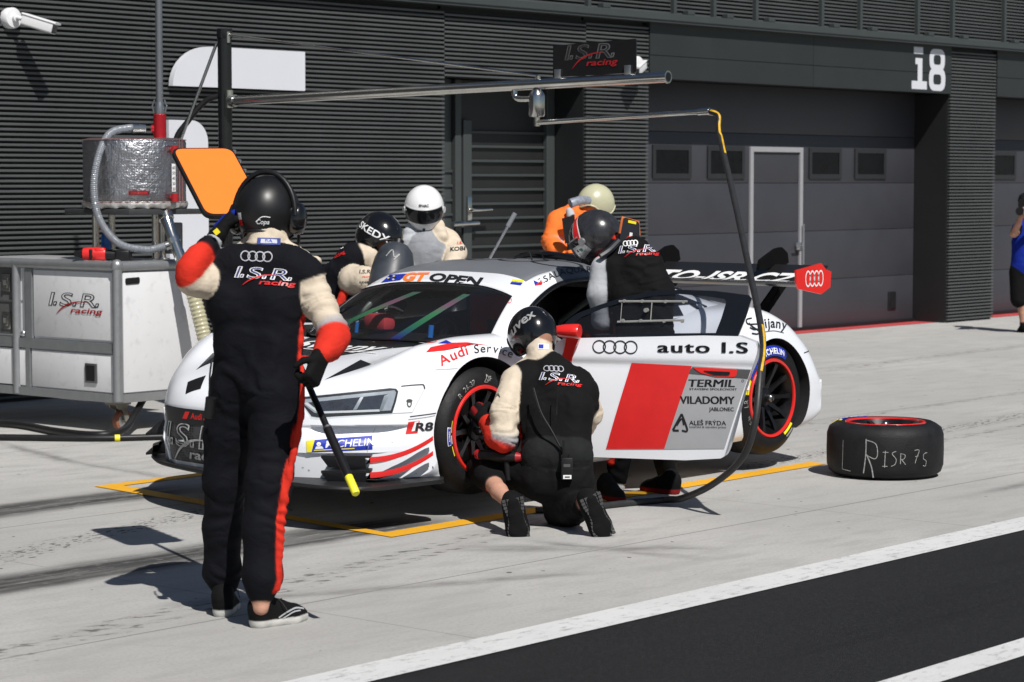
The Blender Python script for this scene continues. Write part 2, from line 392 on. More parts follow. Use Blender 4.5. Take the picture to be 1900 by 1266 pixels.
def concrete():
    m = bpy.data.materials.new("pit_concrete"); t, N, L, P = nodes_of(m); X = NX(t)
    tc = N.new("ShaderNodeTexCoord"); pos = tc.outputs["Object"]
    sp = N.new("ShaderNodeSeparateXYZ"); L.new(pos, sp.inputs[0]); x, y = sp.outputs[0], sp.outputs[1]
    big = X.noise(pos, .35, 5, .55); mid = X.noise(pos, 2.2, 7, .62, (1, 3.2, 1), .05); fine = X.noise(pos, 55, 5, .7); grain = X.noise(pos, 320, 2, .6)
    base = X.mix(X.step(big, .3, .7), (.385, .378, .362), (.475, .466, .448))
    base = X.mix(X.step(mid, .42, .68, 0, .75), base, (.35, .343, .328))
    base = X.mix(X.step(fine, .45, .70, 0, .6), base, (.30, .292, .275))
    base = X.mix(X.step(grain, .55, .8, 0, .3), base, (.27, .26, .245))
    drag = X.noise(pos, 5, 6, .7, (1, .12, 1), -.62)
    base = X.mix(X.step(drag, .58, .78, 0, .28), base, (.25, .245, .235))
    def band(p0, p1, hw, soft, f0, f1, style):
        """oriented strip: rubber laid from p0 to p1, half width hw, fading over f0 / f1 metres at its ends"""
        dx, dy = p1[0] - p0[0], p1[1] - p0[1]; l = math.hypot(dx, dy); dx /= l; dy /= l
        a = X.m('SUBTRACT', x, p0[0]); b = X.m('SUBTRACT', y, p0[1])
        u = X.m('MULTIPLY_ADD', a, dx, X.m('MULTIPLY', b, dy)); v = X.m('MULTIPLY_ADD', b, dx, X.m('MULTIPLY', a, -dy))
        wob = X.m('MULTIPLY_ADD', X.noise(pos, 3, 3, .5), .10, -.05)
        v = X.m('ABSOLUTE', X.m('ADD', v, wob))
        k = X.step(v, hw - soft, hw + soft, 1, 0)
        k = X.m('MULTIPLY', k, X.step(u, -f0, f0 * .2, 0, 1)); k = X.m('MULTIPLY', k, X.step(u, l - f1 * .2, l + f1, 1, 0))
        rot = -math.atan2(dy, dx)
        if style == 'solid':
            n = X.noise(pos, 26, 6, .75, (.28, 1, 1), rot); k = X.m('MULTIPLY', k, X.step(n, .30, .48, .45, .97))
            n2 = X.noise(pos, 9, 3, .5, (.1, 1.4, 1), rot); k = X.m('MULTIPLY', k, X.step(n2, .3, .62, .68, 1))
        elif style == 'mottle':
            n = X.noise(pos, 34, 4, .6, (.55, 1, 1), rot); k = X.m('MULTIPLY', k, X.step(n, .53, .60, .04, .85))
        elif style == 'print':
            n = X.noise(pos, 22, 4, .6, (.4, 1, 1), rot + .5); k = X.m('MULTIPLY', k, X.step(n, .53, .63, .06, .75))
        else:
            n = X.noise(pos, 7, 5, .65, (.35, 1, 1), rot); k = X.m('MULTIPLY', k, X.step(n, .3, .7, .12, .62))
        return k
    marks = [((-40, 10.4), (9.1, 10.62), .20, .09, .1, .5, 'solid'), ((-40, 8.35), (9.1, 8.68), .20, .09, .1, .6, 'solid'),
             ((6.0, 9.0), (8.9, 9.83), .10, .07, 2, .3, 'mottle'), ((5.6, 7.42), (10.6, 8.35), .055, .03, .5, 1, 'print'), ((5.6, 7.30), (9.6, 8.02), .03, .02, .5, 1, 'print'),
             ((12.4, 8.75), (22, 9.6), .10, .06, .5, 8, 'mottle'), ((14.2, 8.6), (24, 9.5), .05, .03, .5, 8, 'print'),
             ((8.75, 7.72), (9.3, 7.1), .08, .10, .35, .45, 'soft'), ((9.1, 7.55), (9.15, 7.0), .05, .07, .3, .5, 'soft'), ((9.80, 12.4), (9.62, 11.2), .04, .06, .4, .3, 'soft'), ((10.1, 13.3), (9.75, 12.2), .05, .06, .5, .3, 'soft'),
             ((6.0, 10.1), (6.5, 9.3), .04, .05, .4, .4, 'soft'), ((13, 9.9), (40, 11), .05, .06, 3, 3, 'print'), ((6.9, 7.6), (8.3, 7.0), .05, .06, .4, .4, 'soft'),
             ((16, 12.5), (40, 14.2), .1, .1, 3, 3, 'print'), ((12.6, 7.0), (30, 8.0), .05, .05, 1, 3, 'soft')]
    k = None
    for a in marks:
        b = band(*a); k = b if k is None else X.m('MAXIMUM', k, b)
    for yy, x0, x1 in ((7.30, -60, 60), (10.09, -60, 60), (12.9, -60, 60)):
        j = X.step(X.m('ABSOLUTE', X.m('SUBTRACT', y, yy)), .004, .010, .5, 0)
        k = X.m('MAXIMUM', k, j)
    for xx in (3.0, 6.98, 10.96, 14.94, 18.9, 22.9):
        j = X.step(X.m('ABSOLUTE', X.m('SUBTRACT', x, xx)), .003, .009, .28, 0); k = X.m('MAXIMUM', k, j)
    sp1 = X.step(X.noise(pos, 13, 2, .4), .735, .76, 0, .75); k = X.m('MAXIMUM', k, sp1)
    col = X.mix(k, base, (.042, .041, .041))
    L.new(col, P.inputs["Base Color"]); P.inputs["Roughness"].default_value = .85; P.inputs["Specular IOR Level"].default_value = .25
    bp = N.new("ShaderNodeBump"); bp.inputs["Distance"].default_value = .004; bp.inputs["Strength"].default_value = .6
    L.new(fine, bp.inputs["Height"]); b2 = N.new("ShaderNodeBump"); b2.inputs["Distance"].default_value = .0015; L.new(grain, b2.inputs["Height"]); L.new(bp.outputs[0], b2.inputs["Normal"])
    L.new(b2.outputs[0], P.inputs["Normal"]); return m
def asphalt():
    m = bpy.data.materials.new("asphalt"); t, N, L, P = nodes_of(m); X = NX(t)
    pos = N.new("ShaderNodeTexCoord").outputs["Object"]
    g = X.noise(pos, 150, 4, .75); b = X.noise(pos, .8, 5, .6, (.3, 1, 1)); g2 = X.noise(pos, 420, 2)
    c = X.mix(X.step(b, .3, .7), (.0072, .0074, .0080), (.0118, .0119, .0128)); c = X.mix(X.step(X.noise(pos, 62, 3, .8), .48, .66, 0, .8), c, (.026, .026, .027)); c = X.mix(X.step(X.noise(pos, 48, 3, .8), .56, .70, 0, .8), c, (.003, .003, .0033)); c = X.mix(X.step(g, .56, .72, 0, .75), c, (.055, .055, .056)); c = X.mix(X.step(g2, .56, .72, 0, .7), c, (.04, .04, .042)); c = X.mix(X.step(X.noise(pos, 2.2, 6, .7, (.12, 1, 1)), .52, .72, 0, .6), c, (.005, .005, .006))
    L.new(c, P.inputs["Base Color"]); P.inputs["Roughness"].default_value = .8; P.inputs["Specular IOR Level"].default_value = .3
    bp = N.new("ShaderNodeBump"); bp.inputs["Distance"].default_value = .006; L.new(g, bp.inputs["Height"]); L.new(bp.outputs[0], P.inputs["Normal"]); return m
def road_paint(name, col, worn, under):
    m = bpy.data.materials.new(name); t, N, L, P = nodes_of(m); X = NX(t)
    pos = N.new("ShaderNodeTexCoord").outputs["Object"]
    n = X.noise(pos, 30, 9, .78, (.4, 1, 1)); f = X.noise(pos, 170, 3, .7); big = X.noise(pos, 3, 4)
    c = X.mix(X.step(big, .3, .7, 0, .35), col, tuple(v * .8 for v in col)); c = X.mix(X.step(n, .62 - worn, .70 - worn * .5, 0, .85), c, under); c = X.mix(X.step(f, .6, .75, 0, .5), c, under)
    L.new(c, P.inputs["Base Color"]); P.inputs["Roughness"].default_value = .7
    bp = N.new("ShaderNodeBump"); bp.inputs["Distance"].default_value = .003; L.new(f, bp.inputs["Height"]); L.new(bp.outputs[0], P.inputs["Normal"]); return m
def sheet(name, poly, z, m):
    mb = MB(); mb.add([(x, y, z) for x, y in poly], [tuple(range(len(poly)))])
    o = mb.build(name, m, None, None, fix=False); o["kind"] = "structure"; return o
sheet("concrete_apron", [(-300, -300), (400, -300), (400, 15.84), (400, 400), (-300, 400)], 0, concrete())
YW = lambda X_: 6.06 + .0203 * X_            # outer edge of the white line along the pit lane
sheet("pit_lane", [(-200, -60), (300, -60), (300, YW(300) - .05), (-200, YW(-200) - .05)], .004, asphalt())
WLINE = road_paint("white_road_paint", (.66, .66, .655), .10, (.30, .30, .29))
sheet("white_line", [(-200, YW(-200) - .235), (300, YW(300) - .235), (300, YW(300)), (-200, YW(-200))], .008, WLINE)
sheet("white_line", [(-200, YW(-200) - 1.80), (300, YW(300) - 1.80), (300, YW(300) - 1.63), (-200, YW(-200) - 1.63)], .008, WLINE)
YLINE = road_paint("yellow_road_paint", (.80, .40, .012), .05, (.45, .36, .22))
sheet("yellow_box_line", [(8.70, 8.335), (12.80, 8.445), (12.80, 8.585), (8.80, 8.475)], .004, YLINE)
sheet("yellow_box_line", [(8.70, 8.335), (8.80, 8.475), (9.16, 10.95), (9.03, 11.06)], .004, YLINE)
sheet("yellow_box_line", [(9.03, 11.06), (9.16, 10.95), (15.2, 11.10), (15.2, 11.24)], .004, YLINE)
REDP = road_paint("red_road_paint", (.50, .055, .06), .0, (.36, .2, .18))
sheet("red_threshold", [(20.52, 16.02), (26.70, 16.00), (26.70, 16.40), (20.52, 16.40)], .004, REDP)
sheet("red_threshold", [(27.86, 16.00), (36, 15.96), (36, 16.40), (27.86, 16.40)], .004, REDP)

# ================================================================ PIT BUILDING
CLAD = mat("corrugated_steel", (.072, .076, .077), .45, 0, .13, 1.6, dirt=.2)
GAP = mat("cladding_gap_black", (.010, .011, .011), .7, 0, .1)
FASC = mat("fascia_panel", (.019, .023, .023), .55, 0, .08, 1.5, dirt=.1)
FRAME = mat("frame_grey", (.045, .052, .052), .45, 0, .06, 4)
GDOOR = mat("garage_door_grey", (.040, .041, .049), .5, 0, .10, 1.5, bump=.001, bscale=300)
DOORP = mat("door_panel", (.014, .014, .014), .5, 0, .08, 3)
REVEAL = mat("reveal_black", (.010, .011, .012), .55, 0, .08, 2)
SIGNW = mat("sign_white", (.62, .63, .67), .4, 0, .02, 3)
WINF = mat("window_frame_black", (.02, .021, .023), .4, 0, .1)
YW0 = 15.83
bld = thing("pit_building", "dark grey corrugated pit garage building with recessed garage doors and a white i8 number", "building", (12, 16, 0))
def bl(mb, name, m, parent=None, smooth=None, label=None):
    """link a building piece given in world coordinates"""
    mb.v = [(x - 12, y - 16, z) for x, y, z in mb.v]
    return mb.build(name, m, parent or bld, smooth, label=label)
def corrugated(x0, x1, z0, z1, y=YW0, ret=True):
    """trapezoid ribs running along the wall, with a fine shadow joint"""
    p = .0416; mb = MB(); n = int(round((z1 - z0) / p))
    for i in range(n):
        z = z0 + i * p; pr = [(z, y + .002), (z + .003, y), (z + .0175, y), (z + .0205, y + .003), (z + .017, y + .04), (z + .003, y + .04)]
        mb.grid([[(x, yy, zz) for zz, yy in pr + pr[:1]] for x in (x0, x1)], 0)
        mb.add([(x0, yy, zz) for zz, yy in pr], [(0, 1, 2, 3, 4, 5)]); mb.add([(x1, yy, zz) for zz, yy in pr], [(5, 4, 3, 2, 1, 0)])
    mb.box((x0, y + .034, z0), (x1, y + .044, z1), 1)
    return mb
JX = [2.0, 6.0, 9.9, 13.6, 17.285]
for a, b in zip(JX, JX[1:]): bl(corrugated(a, b - .004, .03, 3.44), "wall_cladding", [CLAD, GAP])
bl(corrugated(17.285, 19.44, 2.80, 3.44), "wall_cladding", [CLAD, GAP])
bl(corrugated(19.444, 20.495, .03, 3.44), "wall_cladding", [CLAD, GAP])
bl(corrugated(26.70, 27.83, .03, 3.46), "wall_cladding", [CLAD, GAP])
# body of the building behind the cladding, and the storey above
mb = MB(); mb.box((-20, 17.0, 0), (60, 30, 9)); mb.box((-20, 15.89, 0), (17.25, 16.99, 3.6)); mb.box((19.47, 15.89, 0), (20.465, 16.99, 3.6)); mb.box((26.73, 15.89, 0), (27.80, 16.99, 3.6))
mb.box((17.29, 15.89, 2.81), (19.435, 16.99, 3.6)); mb.box((20.49, 15.9, 2.90), (26.71, 16.99, 3.6)); mb.box((27.82, 15.9, 2.90), (60, 16.99, 3.6))
bl(mb, "wall_core", REVEAL)
# reveals of the recesses
for x0, x1, s in ((17.255, 17.285, 0), (19.44, 19.465, 0), (20.47, 20.50, 0), (26.69, 26.725, 0), (27.805, 27.835, 0)):
    mb = MB(); mb.box((x0, YW0 + .045, .0), (x1, 16.6, 2.88)); bl(mb, "door_reveal", REVEAL)
# fascia over the garage doors, with panel joints
def fascia(x0, x1, joints):
    mb = MB(); xs = [x0] + joints + [x1]
    for a, b in zip(xs, xs[1:]):
        mb.box((a + .003, YW0 - .012, 2.885), (b - .003, YW0 + .06, 3.127)); mb.box((a + .003, YW0 - .012, 3.133), (b - .003, YW0 + .06, 3.475))
    bl(mb, "fascia", FASC)
fascia(20.50, 26.695, [23.6]); fascia(27.84, 40, [31, 34])
# ledge and louvred band above
mb = MB(); mb.box((-20, YW0 - .10, 3.475), (60, YW0 + .05, 3.50)); mb.box((-20, YW0 - .115, 3.50), (60, YW0 + .05, 3.575), bev=.006)
bl(mb, "ledge", FRAME)
mb = corrugated(12.0, 40, 3.58, 5.4, YW0 + .0, False); bl(mb, "louvre_band", [CLAD, GAP])
mb = corrugated(2, 12.0, 3.45, 5.4, YW0, False); bl(mb, "louvre_band", [CLAD, GAP])
for x in (17.28, 19.44, 20.9, 21.62, 22.42, 23.74, 24.56, 25.85, 26.68, 27.97, 28.7, 29.6):
    mb = MB(); mb.box((x - .025, YW0 - .05, 3.576), (x + .025, YW0 + .01, 5.4), bev=.004); mb.box((x + .18, YW0 - .09, 3.576), (x + .30, YW0 - .005, 3.63), bev=.01); bl(mb, "mullion", FRAME)
# personnel door in the deep recess
dr = MB(); dr.box((18.02, 16.30, 0.02), (19.40, 16.36, 2.80)); door_o = bl(dr, "barred_door", DOORP)
mb = MB()
for i in range(15): mb.box((18.14, 16.27, .26 + i * .1445 - .014), (19.30, 16.299, .26 + i * .1445 + .012), bev=.003)
bl(mb, "bars", FRAME, door_o)
mb = MB(); mb.box((17.90, 16.25, 0), (17.99, 16.40, 2.8), bev=.006); mb.box((18.01, 16.24, 0), (18.135, 16.299, 2.4), bev=.006); mb.box((19.305, 16.24, 0), (19.43, 16.299, 2.8), bev=.006); mb.box((17.29, 16.30, 0), (17.89, 16.4, 2.8))
for i in range(12): mb.box((17.62, 16.28, .30 + i * .1445 - .012), (17.89, 16.299, .30 + i * .1445 + .012))
bl(mb, "door_frame", FRAME, door_o)
mb = MB(); mb.tube([(18.08, 16.24, 1.50), (18.08, 16.17, 1.50), (18.13, 16.155, 1.50), (18.34, 16.155, 1.505)], .016, 10); mb.box((18.045, 16.215, 1.36), (18.115, 16.24, 1.64), bev=.01)
mb.tube([(17.80, 16.20, 1.36), (18.18, 16.20, 1.37)], .028, 10); mb.tube([(17.95, 16.24, 1.36), (17.95, 16.20, 1.36)], .03, 10)
bl(mb, "door_handle", STEEL, door_o, 40)
# sectional garage doors
def garage(x0, x1, wins, wicket, hatch):
    g = MB()
    for i, (a, b) in enumerate(((.04, .60), (.604, 1.19), (1.194, 1.765), (1.769, 2.34), (2.344, 2.895))):
        g.box((x0 + .01, 16.335, a), (x1 - .01, 16.40, b), bev=.006)
    go = bl(g, "garage_door", GDOOR, None, 30)
    s = MB(); s.box((x0, 16.30, 0.005), (x1, 16.36, .045)); bl(s, "bottom_seal", BLK, go)
    for a, b in wins:
        f = MB()
        for lo, hi in (((a, 1.82), (a + .055, 2.19)), ((b - .055, 1.82), (b, 2.19)), ((a + .055, 1.82), (b - .055, 1.875)), ((a + .055, 2.135), (b - .055, 2.19))): f.box((lo[0], 16.315, lo[1]), (hi[0], 16.34, hi[1]))
        fo = bl(f, "window", WINF, go)
        p = MB(); p.box((a + .05, 16.322, 1.87), (b - .05, 16.333, 2.14)); bl(p, "pane", mat("window_black", (.005, .005, .006), .3, 0, .3, 8, spec=.22), fo)
    if wicket:
        a, b = wicket; f = MB(); f.box((a, 16.31, .03), (a + .06, 16.345, 2.19), bev=.004); f.box((b - .06, 16.31, .03), (b, 16.345, 2.19), bev=.004); f.box((a + .0605, 16.31, 2.13), (b - .0605, 16.345, 2.19), bev=.004)
        wo = bl(f, "wicket_frame", mat("wicket_trim", (.30, .30, .315), .4, 0, .04), go)
        h = MB(); h.box((b - .14, 16.295, .97), (b - .02, 16.32, 1.06), bev=.008); h.tube([(b - .10, 16.29, 1.03), (b - .10, 16.25, 1.03), (b - .24, 16.25, 1.03)], .011, 8); h.tube([(b - .03, 16.28, .80), (b - .03, 16.28, 1.28)], .012, 8); bl(h, "wicket_handle", ALU, wo, 40)
    if hatch:
        h = MB(); h.box((hatch - .09, 16.318, .17), (hatch + .09, 16.345, .40), bev=.012); h.box((hatch - .055, 16.31, .19), (hatch + .055, 16.32, .30), bev=.005); bl(h, "hatch", BLK, go)
garage(20.50, 26.69, [(21.21, 21.92), (22.23, 22.95), (24.28, 24.98), (25.28, 25.99)], (23.06, 24.14), 26.17)
garage(27.84, 34.0, [(28.60, 29.26), (29.55, 30.27)], None, None)
# the i8 number on the fascia
NS = lambda px, py: (25.75 + (px - 1690.7) / 77.0 - 0.0, 3.44 - (py - 86.6) / 156.5)
def npoly(L_): return [NS(*p) for p in L_]
i8 = [poly_bm(npoly([(1694, 87), (1710.5, 87), (1710.5, 100), (1694, 100)])), poly_bm(npoly([(1702, 108), (1709.5, 108), (1709.5, 152), (1718, 152), (1718, 167.6), (1690.7, 167.6), (1690.7, 152), (1701.3, 152), (1701.3, 120), (1697, 120), (1697, 108)]))]
def loopring(x0, x1, y0, y1, w, gap=None):
    """rounded rectangular loop; gap = fraction range of the outline left open"""
    out = fillet(npoly([(x0, y0), (x1, y0), (x1, y1), (x0, y1)]), .13, 6); iw = w * 1.55
    inn = fillet(npoly([(x0 + w, y0 + iw), (x1 - w, y0 + iw), (x1 - w, y1 - iw), (x0 + w, y1 - iw)]), .05, 6); bm = bmesh.new(); n = len(out)
    A = [(bm.verts.new((a[0], a[1], 0)), bm.verts.new((b[0], b[1], 0))) for a, b in zip(out, inn)]
    for i in range(n):
        if gap and gap[0] <= i / n < gap[1]: continue
        p, q = A[i], A[(i + 1) % n]; bm.faces.new((p[0], q[0], q[1], p[1]))
    return bm
i8 += [loopring(1722.5, 1750.5, 88, 130, 7.4)]
mp8 = lambda x, y, l=0: Vector((x - 12, YW0 - .015 - l - 16, y))
decal("number_lettering", [(join(*i8), SIGNW, 0), (loopring(1721.5, 1751.5, 125, 169, 7.8), SIGNW, .002)], mp8, bld)
# big white number panels standing off the cladding
def panel(poly, d0, d1):
    mb = MB(); mb.prism(poly, lambda x, z, d: (x, YW0 - d, z), d0, d1); return bl(mb, "number_panel", SIGNW, None, 30)
arc = [(14.22 - .45 * math.cos(R(a)) , 2.60 + .35 * math.sin(R(a))) for a in range(0, 91, 9)]
panel(arc + [(15.34, 2.95), (15.34, 2.60)], .02, .075)
panel([(13.72, 1.05), (14.165, 1.05)] + [(13.98 + .185 * math.cos(R(a)), 2.12 + .19 * math.sin(R(a))) for a in range(0, 91, 9)] + [(13.72, 2.31)], .02, .075)
# the two wall cameras
def wall_camera(x, z, ang, drop, label):
    r = thing("security_camera", label, "camera", (x, YW0, z), 0, "cameras on the pit building")
    b = MB(); M = Matrix.Rotation(R(90), 4, 'X'); b.lathe([(0, -.02), (.082, -.02), (.085, 0), (.085, .05), (.075, .065), (.03, .07), (.03, .10), (0, .10)], 28, M); b.build("mount", WHITEM, r, 40)
    d = Vector((math.cos(ang), -math.sin(ang), -drop)).normalized(); s = Vector((0, -.10, 0)) + Vector((.02, -.0, 0)); side = d.cross(Vector((0, 0, 1))).normalized(); up = side.cross(d)
    a = MB(); a.tube([(0, -.08, 0), (.0, -.12, .0), tuple(Vector((0, -.12, 0)) + d * .07)], .018, 10); a.build("arm", WHITEM, r, 40)
    o = Vector((0, -.12, 0)) + d * .05; hb = MB()
    pr = fillet([(-.05, -.045), (.05, -.045), (.05, .045), (-.05, .045)], .02, 4)
    fn = lambda X_, Z_, D: o + d * D + side * X_ + up * Z_
    hb.prism(pr, fn, 0, .27); ho = hb.build("housing", WHITEM, r, 40)
    h2 = MB(); h2.prism(fillet([(-.056, .035), (.056, .035), (.056, .052), (-.056, .052)], .008, 3), fn, -.01, .29); h2.build("sunshield", WHITEM, ho, 40)
    l = MB(); l.prism(fillet([(-.042, -.038), (.042, -.038), (.042, .036), (-.042, .036)], .015, 4), fn, .271, .276); l.build("lens", BLKG, ho, 40)
wall_camera(12.115, 3.09, R(62), .30, "white bullet camera on the corrugated wall, the one beside the tall fuel vent pipe")
wall_camera(20.25, 3.02, R(158), .30, "white wall camera peeking out behind the black team sign on the boom")
# ================================================================ RACE CAR   (local x = towards the tail from the front axle, -y = towards the pit lane)
CU, CV, LIFT = 9.61, 9.49, .11
car = thing("race_car", "white racing car on air jacks with its near red and grey door swung open", "racing car", (CU, CV, LIFT))
C3 = lambda u, v, w: Vector((u, -v, w))
zc = curve([(-.99, .47), (-.96, .52), (-.90, .575), (-.75, .640), (-.5, .70), (-.2, .745), (0, .77), (.3, .80), (.5, .82), (1, .84), (1.8, .90), (2.4, .95), (2.75, .93), (3.1, .87), (3.3, .83), (3.42, .79)])
z2 = curve([(-.99, .465), (-.95, .54), (-.88, .60), (-.7, .665), (-.5, .705), (-.2, .745), (0, .765), (.3, .79), (.6, .80), (1, .82), (1.8, .88), (2.4, .92), (2.75, .90), (3.1, .83), (3.42, .74)])
z3 = curve([(-.99, .46), (-.95, .545), (-.88, .615), (-.75, .685), (-.55, .755), (-.3, .812), (0, .842), (.25, .845), (.6, .83), (1, .825), (1.8, .86), (2.2, .915), (2.5, .92), (2.7, .89), (2.88, .835), (3.05, .765), (3.2, .70), (3.3, .64), (3.42, .56)])
z4 = curve([(-.99, .45), (-.96, .52), (-.90, .595), (-.8, .655), (-.55, .715), (-.3, .757), (0, .790), (.25, .785), (.6, .745), (1, .73), (1.8, .76), (2.2, .85), (2.5, .87), (2.7, .84), (2.88, .78), (3.05, .685), (3.2, .60), (3.3, .53), (3.42, .47)])
v4 = curve([(-.99, .93), (0, .935), (.6, .925), (1.2, .915), (1.8, .93), (2.5, .94), (3.0, .93), (3.42, .90)])
z5 = curve([(-.99, .40), (-.9, .46), (-.75, .50), (-.3, .56), (0, .58), (.6, .56), (1.8, .56), (2.5, .62), (3.05, .50), (3.3, .42), (3.42, .385)])
v5 = curve([(-.99, .985), (0, .99), (.5, .975), (1.2, .955), (1.8, .97), (2.5, .995), (3.0, .99), (3.42, .965)])
z7 = curve([(-.99, .16), (-.6, .145), (-.42, .115), (-.3, .11), (.5, .115), (2, .11), (3, .15), (3.42, .22)])
bend = curve([(0, 0), (.3, .02), (.5, .07), (.7, .205), (.85, .385), (.93, .51), (.98, .62), (1.0, .66)])
rbend = curve([(0, 0), (.5, .02), (.75, .07), (.9, .14), (.97, .2), (1, .24)])
def half(u):
    return [(0, zc(u)), (.32, zc(u) + .004), (.56, z2(u)), (.78, z3(u)), (v4(u), z4(u)), (v5(u), z5(u)), (v5(u), .30), (.958, z7(u)), (.86, z7(u) - .025), (.45, z7(u) - .03), (0, z7(u) - .03)]
def dense(P):
    out = []; n = len(P)
    for i in range(n - 1):
        k = 5 if i < 7 else 2
        a, b, c, d = P[max(i - 1, 0)], P[i], P[i + 1], P[min(i + 2, n - 1)]
        if i == 0: a = (-c[0], c[1])
        for j in range(k):
            t = j / k; o = []
            for q in (0, 1): o.append(.5 * (2 * b[q] + (c[q] - a[q]) * t + (2 * a[q] - 5 * b[q] + 4 * c[q] - d[q]) * t * t + (3 * b[q] - a[q] - 3 * c[q] + d[q]) * t ** 3))
            out.append(tuple(o))
    out.append(P[-1]); return out
def warp(u, v, z):
    """plan-view rounding of nose and tail, and the undercut below the headlights"""
    a = min(abs(v), 1.0)
    f = min(max((-.30 - u) / .69, 0), 1); g = min(max((u - 2.95) / .47, 0), 1)
    uu = u + bend(a) * f - rbend(a) * g * g
    k = max(0, min(1, (-.36 - uu) / .12)) * max(0, min(1, (a - .54) / .08))
    rec = (max(0, min(1, (z - .322) / .075)) if z < .402 else max(0, 1 - (z - .402) / .014)) * .085 * k * max(0, min(1, (.93 - a) / .10))
    n = (1 - .75 * a * a * f)
    return uu + rec * n + .35 * max(0, .33 - z) * f * (1 - a) * .4, v - math.copysign(rec * .6 * a, v), z
bm = bmesh.new(); rings = []
us = [-.99, -.975, -.96, -.945, -.93, -.915, -.90, -.88, -.85] + [-.82 + .04 * i for i in range(106)] + [3.42]
def ring(u, P):
    full = P + [(-v, z) for v, z in P[-2:0:-1]]
    return [bm.verts.new((u, v, z)) for v, z in full]
front = dense(half(-.99)); tail = dense(half(3.42))
rings_spec = []
def shrink(P, t, zm): return [(v, zm + (z - zm) * (1 - t)) for v, z in P]
for t in (.985, .93, .85, .75, .66, .58, .5, .44, .40, .36, .33, .30, .27, .24, .22, .20, .18, .15, .11, .05): rings_spec.append((-.99 + .02 * (1 - t) * 0 - .012 * t, shrink(front, t, .27)))
for u in us: rings_spec.append((u, dense(half(u))))
for t in (.1, .3, .5, .7, .9, .98): rings_spec.append((3.42 + .006 * t, shrink(tail, t, .42)))
for u, P in rings_spec: rings.append(ring(u, P))
n = len(rings[0])
for a, b in zip(rings, rings[1:]):
    for j in range(n): bm.faces.new((a[j], a[(j + 1) % n], b[(j + 1) % n], b[j]))
IO = 30
def zipper(r):
    top = [r[j] for j in range(n) if min(j, n - j) <= IO]; bot = [r[j] for j in range(n) if min(j, n - j) >= IO]
    top.sort(key=lambda v: v.co.y); bot.sort(key=lambda v: v.co.y); i = j = 0
    while i < len(top) - 1 or j < len(bot) - 1:
        if j == len(bot) - 1 or (i < len(top) - 1 and top[i + 1].co.y <= bot[j + 1].co.y): f = (top[i], top[i + 1], bot[j]); i += 1
        else: f = (top[i], bot[j + 1], bot[j]); j += 1
        if len(set(f)) == 3:
            try: bm.faces.new(f)
            except ValueError: pass
zipper(rings[0]); zipper(rings[-1])
for v in bm.verts: u, vv, z = warp(v.co.x, v.co.y, v.co.z); v.co = (u, -vv, z)
bmesh.ops.triangulate(bm, faces=[f for f in bm.faces if len(f.verts) > 4]); bmesh.ops.recalc_face_normals(bm, faces=bm.faces[:])
bodyme = bpy.data.meshes.new("body"); bm.to_mesh(bodyme); bm.free()
INNER = mat("wheel_well_black", (.014, .014, .015), .8, 0, .1)
body = link("body", bodyme, [WHITE, INNER], car, None)
def cutter(mb, name="cut"):
    o = mb.build(name, INNER, None, None); return o
cuts = []
MY = Matrix.Rotation(R(90), 4, 'X')     # lathe axis -> -y (towards the pit lane)
for u0, z0, r in ((0, .343, .398), (2.69, .338, .372)):
    for s in (1, -1):
        mb = MB(); mb.lathe([(0, .62), (r, .62), (r, 1.3), (0, 1.3)], 72, Matrix.Translation((u0, 0, z0)) @ (MY if s > 0 else Matrix.Rotation(R(-90), 4, 'X'))); o = cutter(mb)
        bmx = bmesh.new(); bmx.from_mesh(o.data); bmesh.ops.remove_doubles(bmx, verts=bmx.verts[:], dist=1e-5); bmesh.ops.recalc_face_normals(bmx, faces=bmx.faces[:]); bmx.to_mesh(o.data); bmx.free(); cuts.append(o)
mb = MB()   # cockpit and near doorway
mb.prism([(.40, .26), (1.66, .26), (1.72, .55), (1.74, 1.0), (.10, 1.0), (.16, .70), (.42, .60)], lambda x, z, d: (x, d, z), -.70, .72); cuts.append(cutter(mb))
mb = MB(); mb.prism([(.50, .24), (1.62, .24), (1.70, .60), (1.72, 1.0), (.56, 1.0), (.50, .70)], lambda x, z, d: (x, d, z), -1.2, -.60); cuts.append(cutter(mb))
for o in cuts:
    md = body.modifiers.new("cut", 'BOOLEAN'); md.object = o; md.operation = 'DIFFERENCE'; md.solver = 'EXACT'
    md.material_mode = 'TRANSFER'
    # body sits under the car empty, cutters are modelled in car space
    o.parent = car
bpy.context.view_layer.update()
dg = bpy.context.evaluated_depsgraph_get(); newme = bpy.data.meshes.new_from_object(body.evaluated_get(dg)); body.modifiers.clear(); body.data = newme; newme.name = "body"
for o in cuts: bpy.data.objects.remove(o)
newme.shade_smooth(); newme.set_sharp_from_angle(angle=R(32))
bmb = bmesh.new(); bmb.from_mesh(newme); BODY = BVHTree.FromBMesh(bmb); bmb.free()

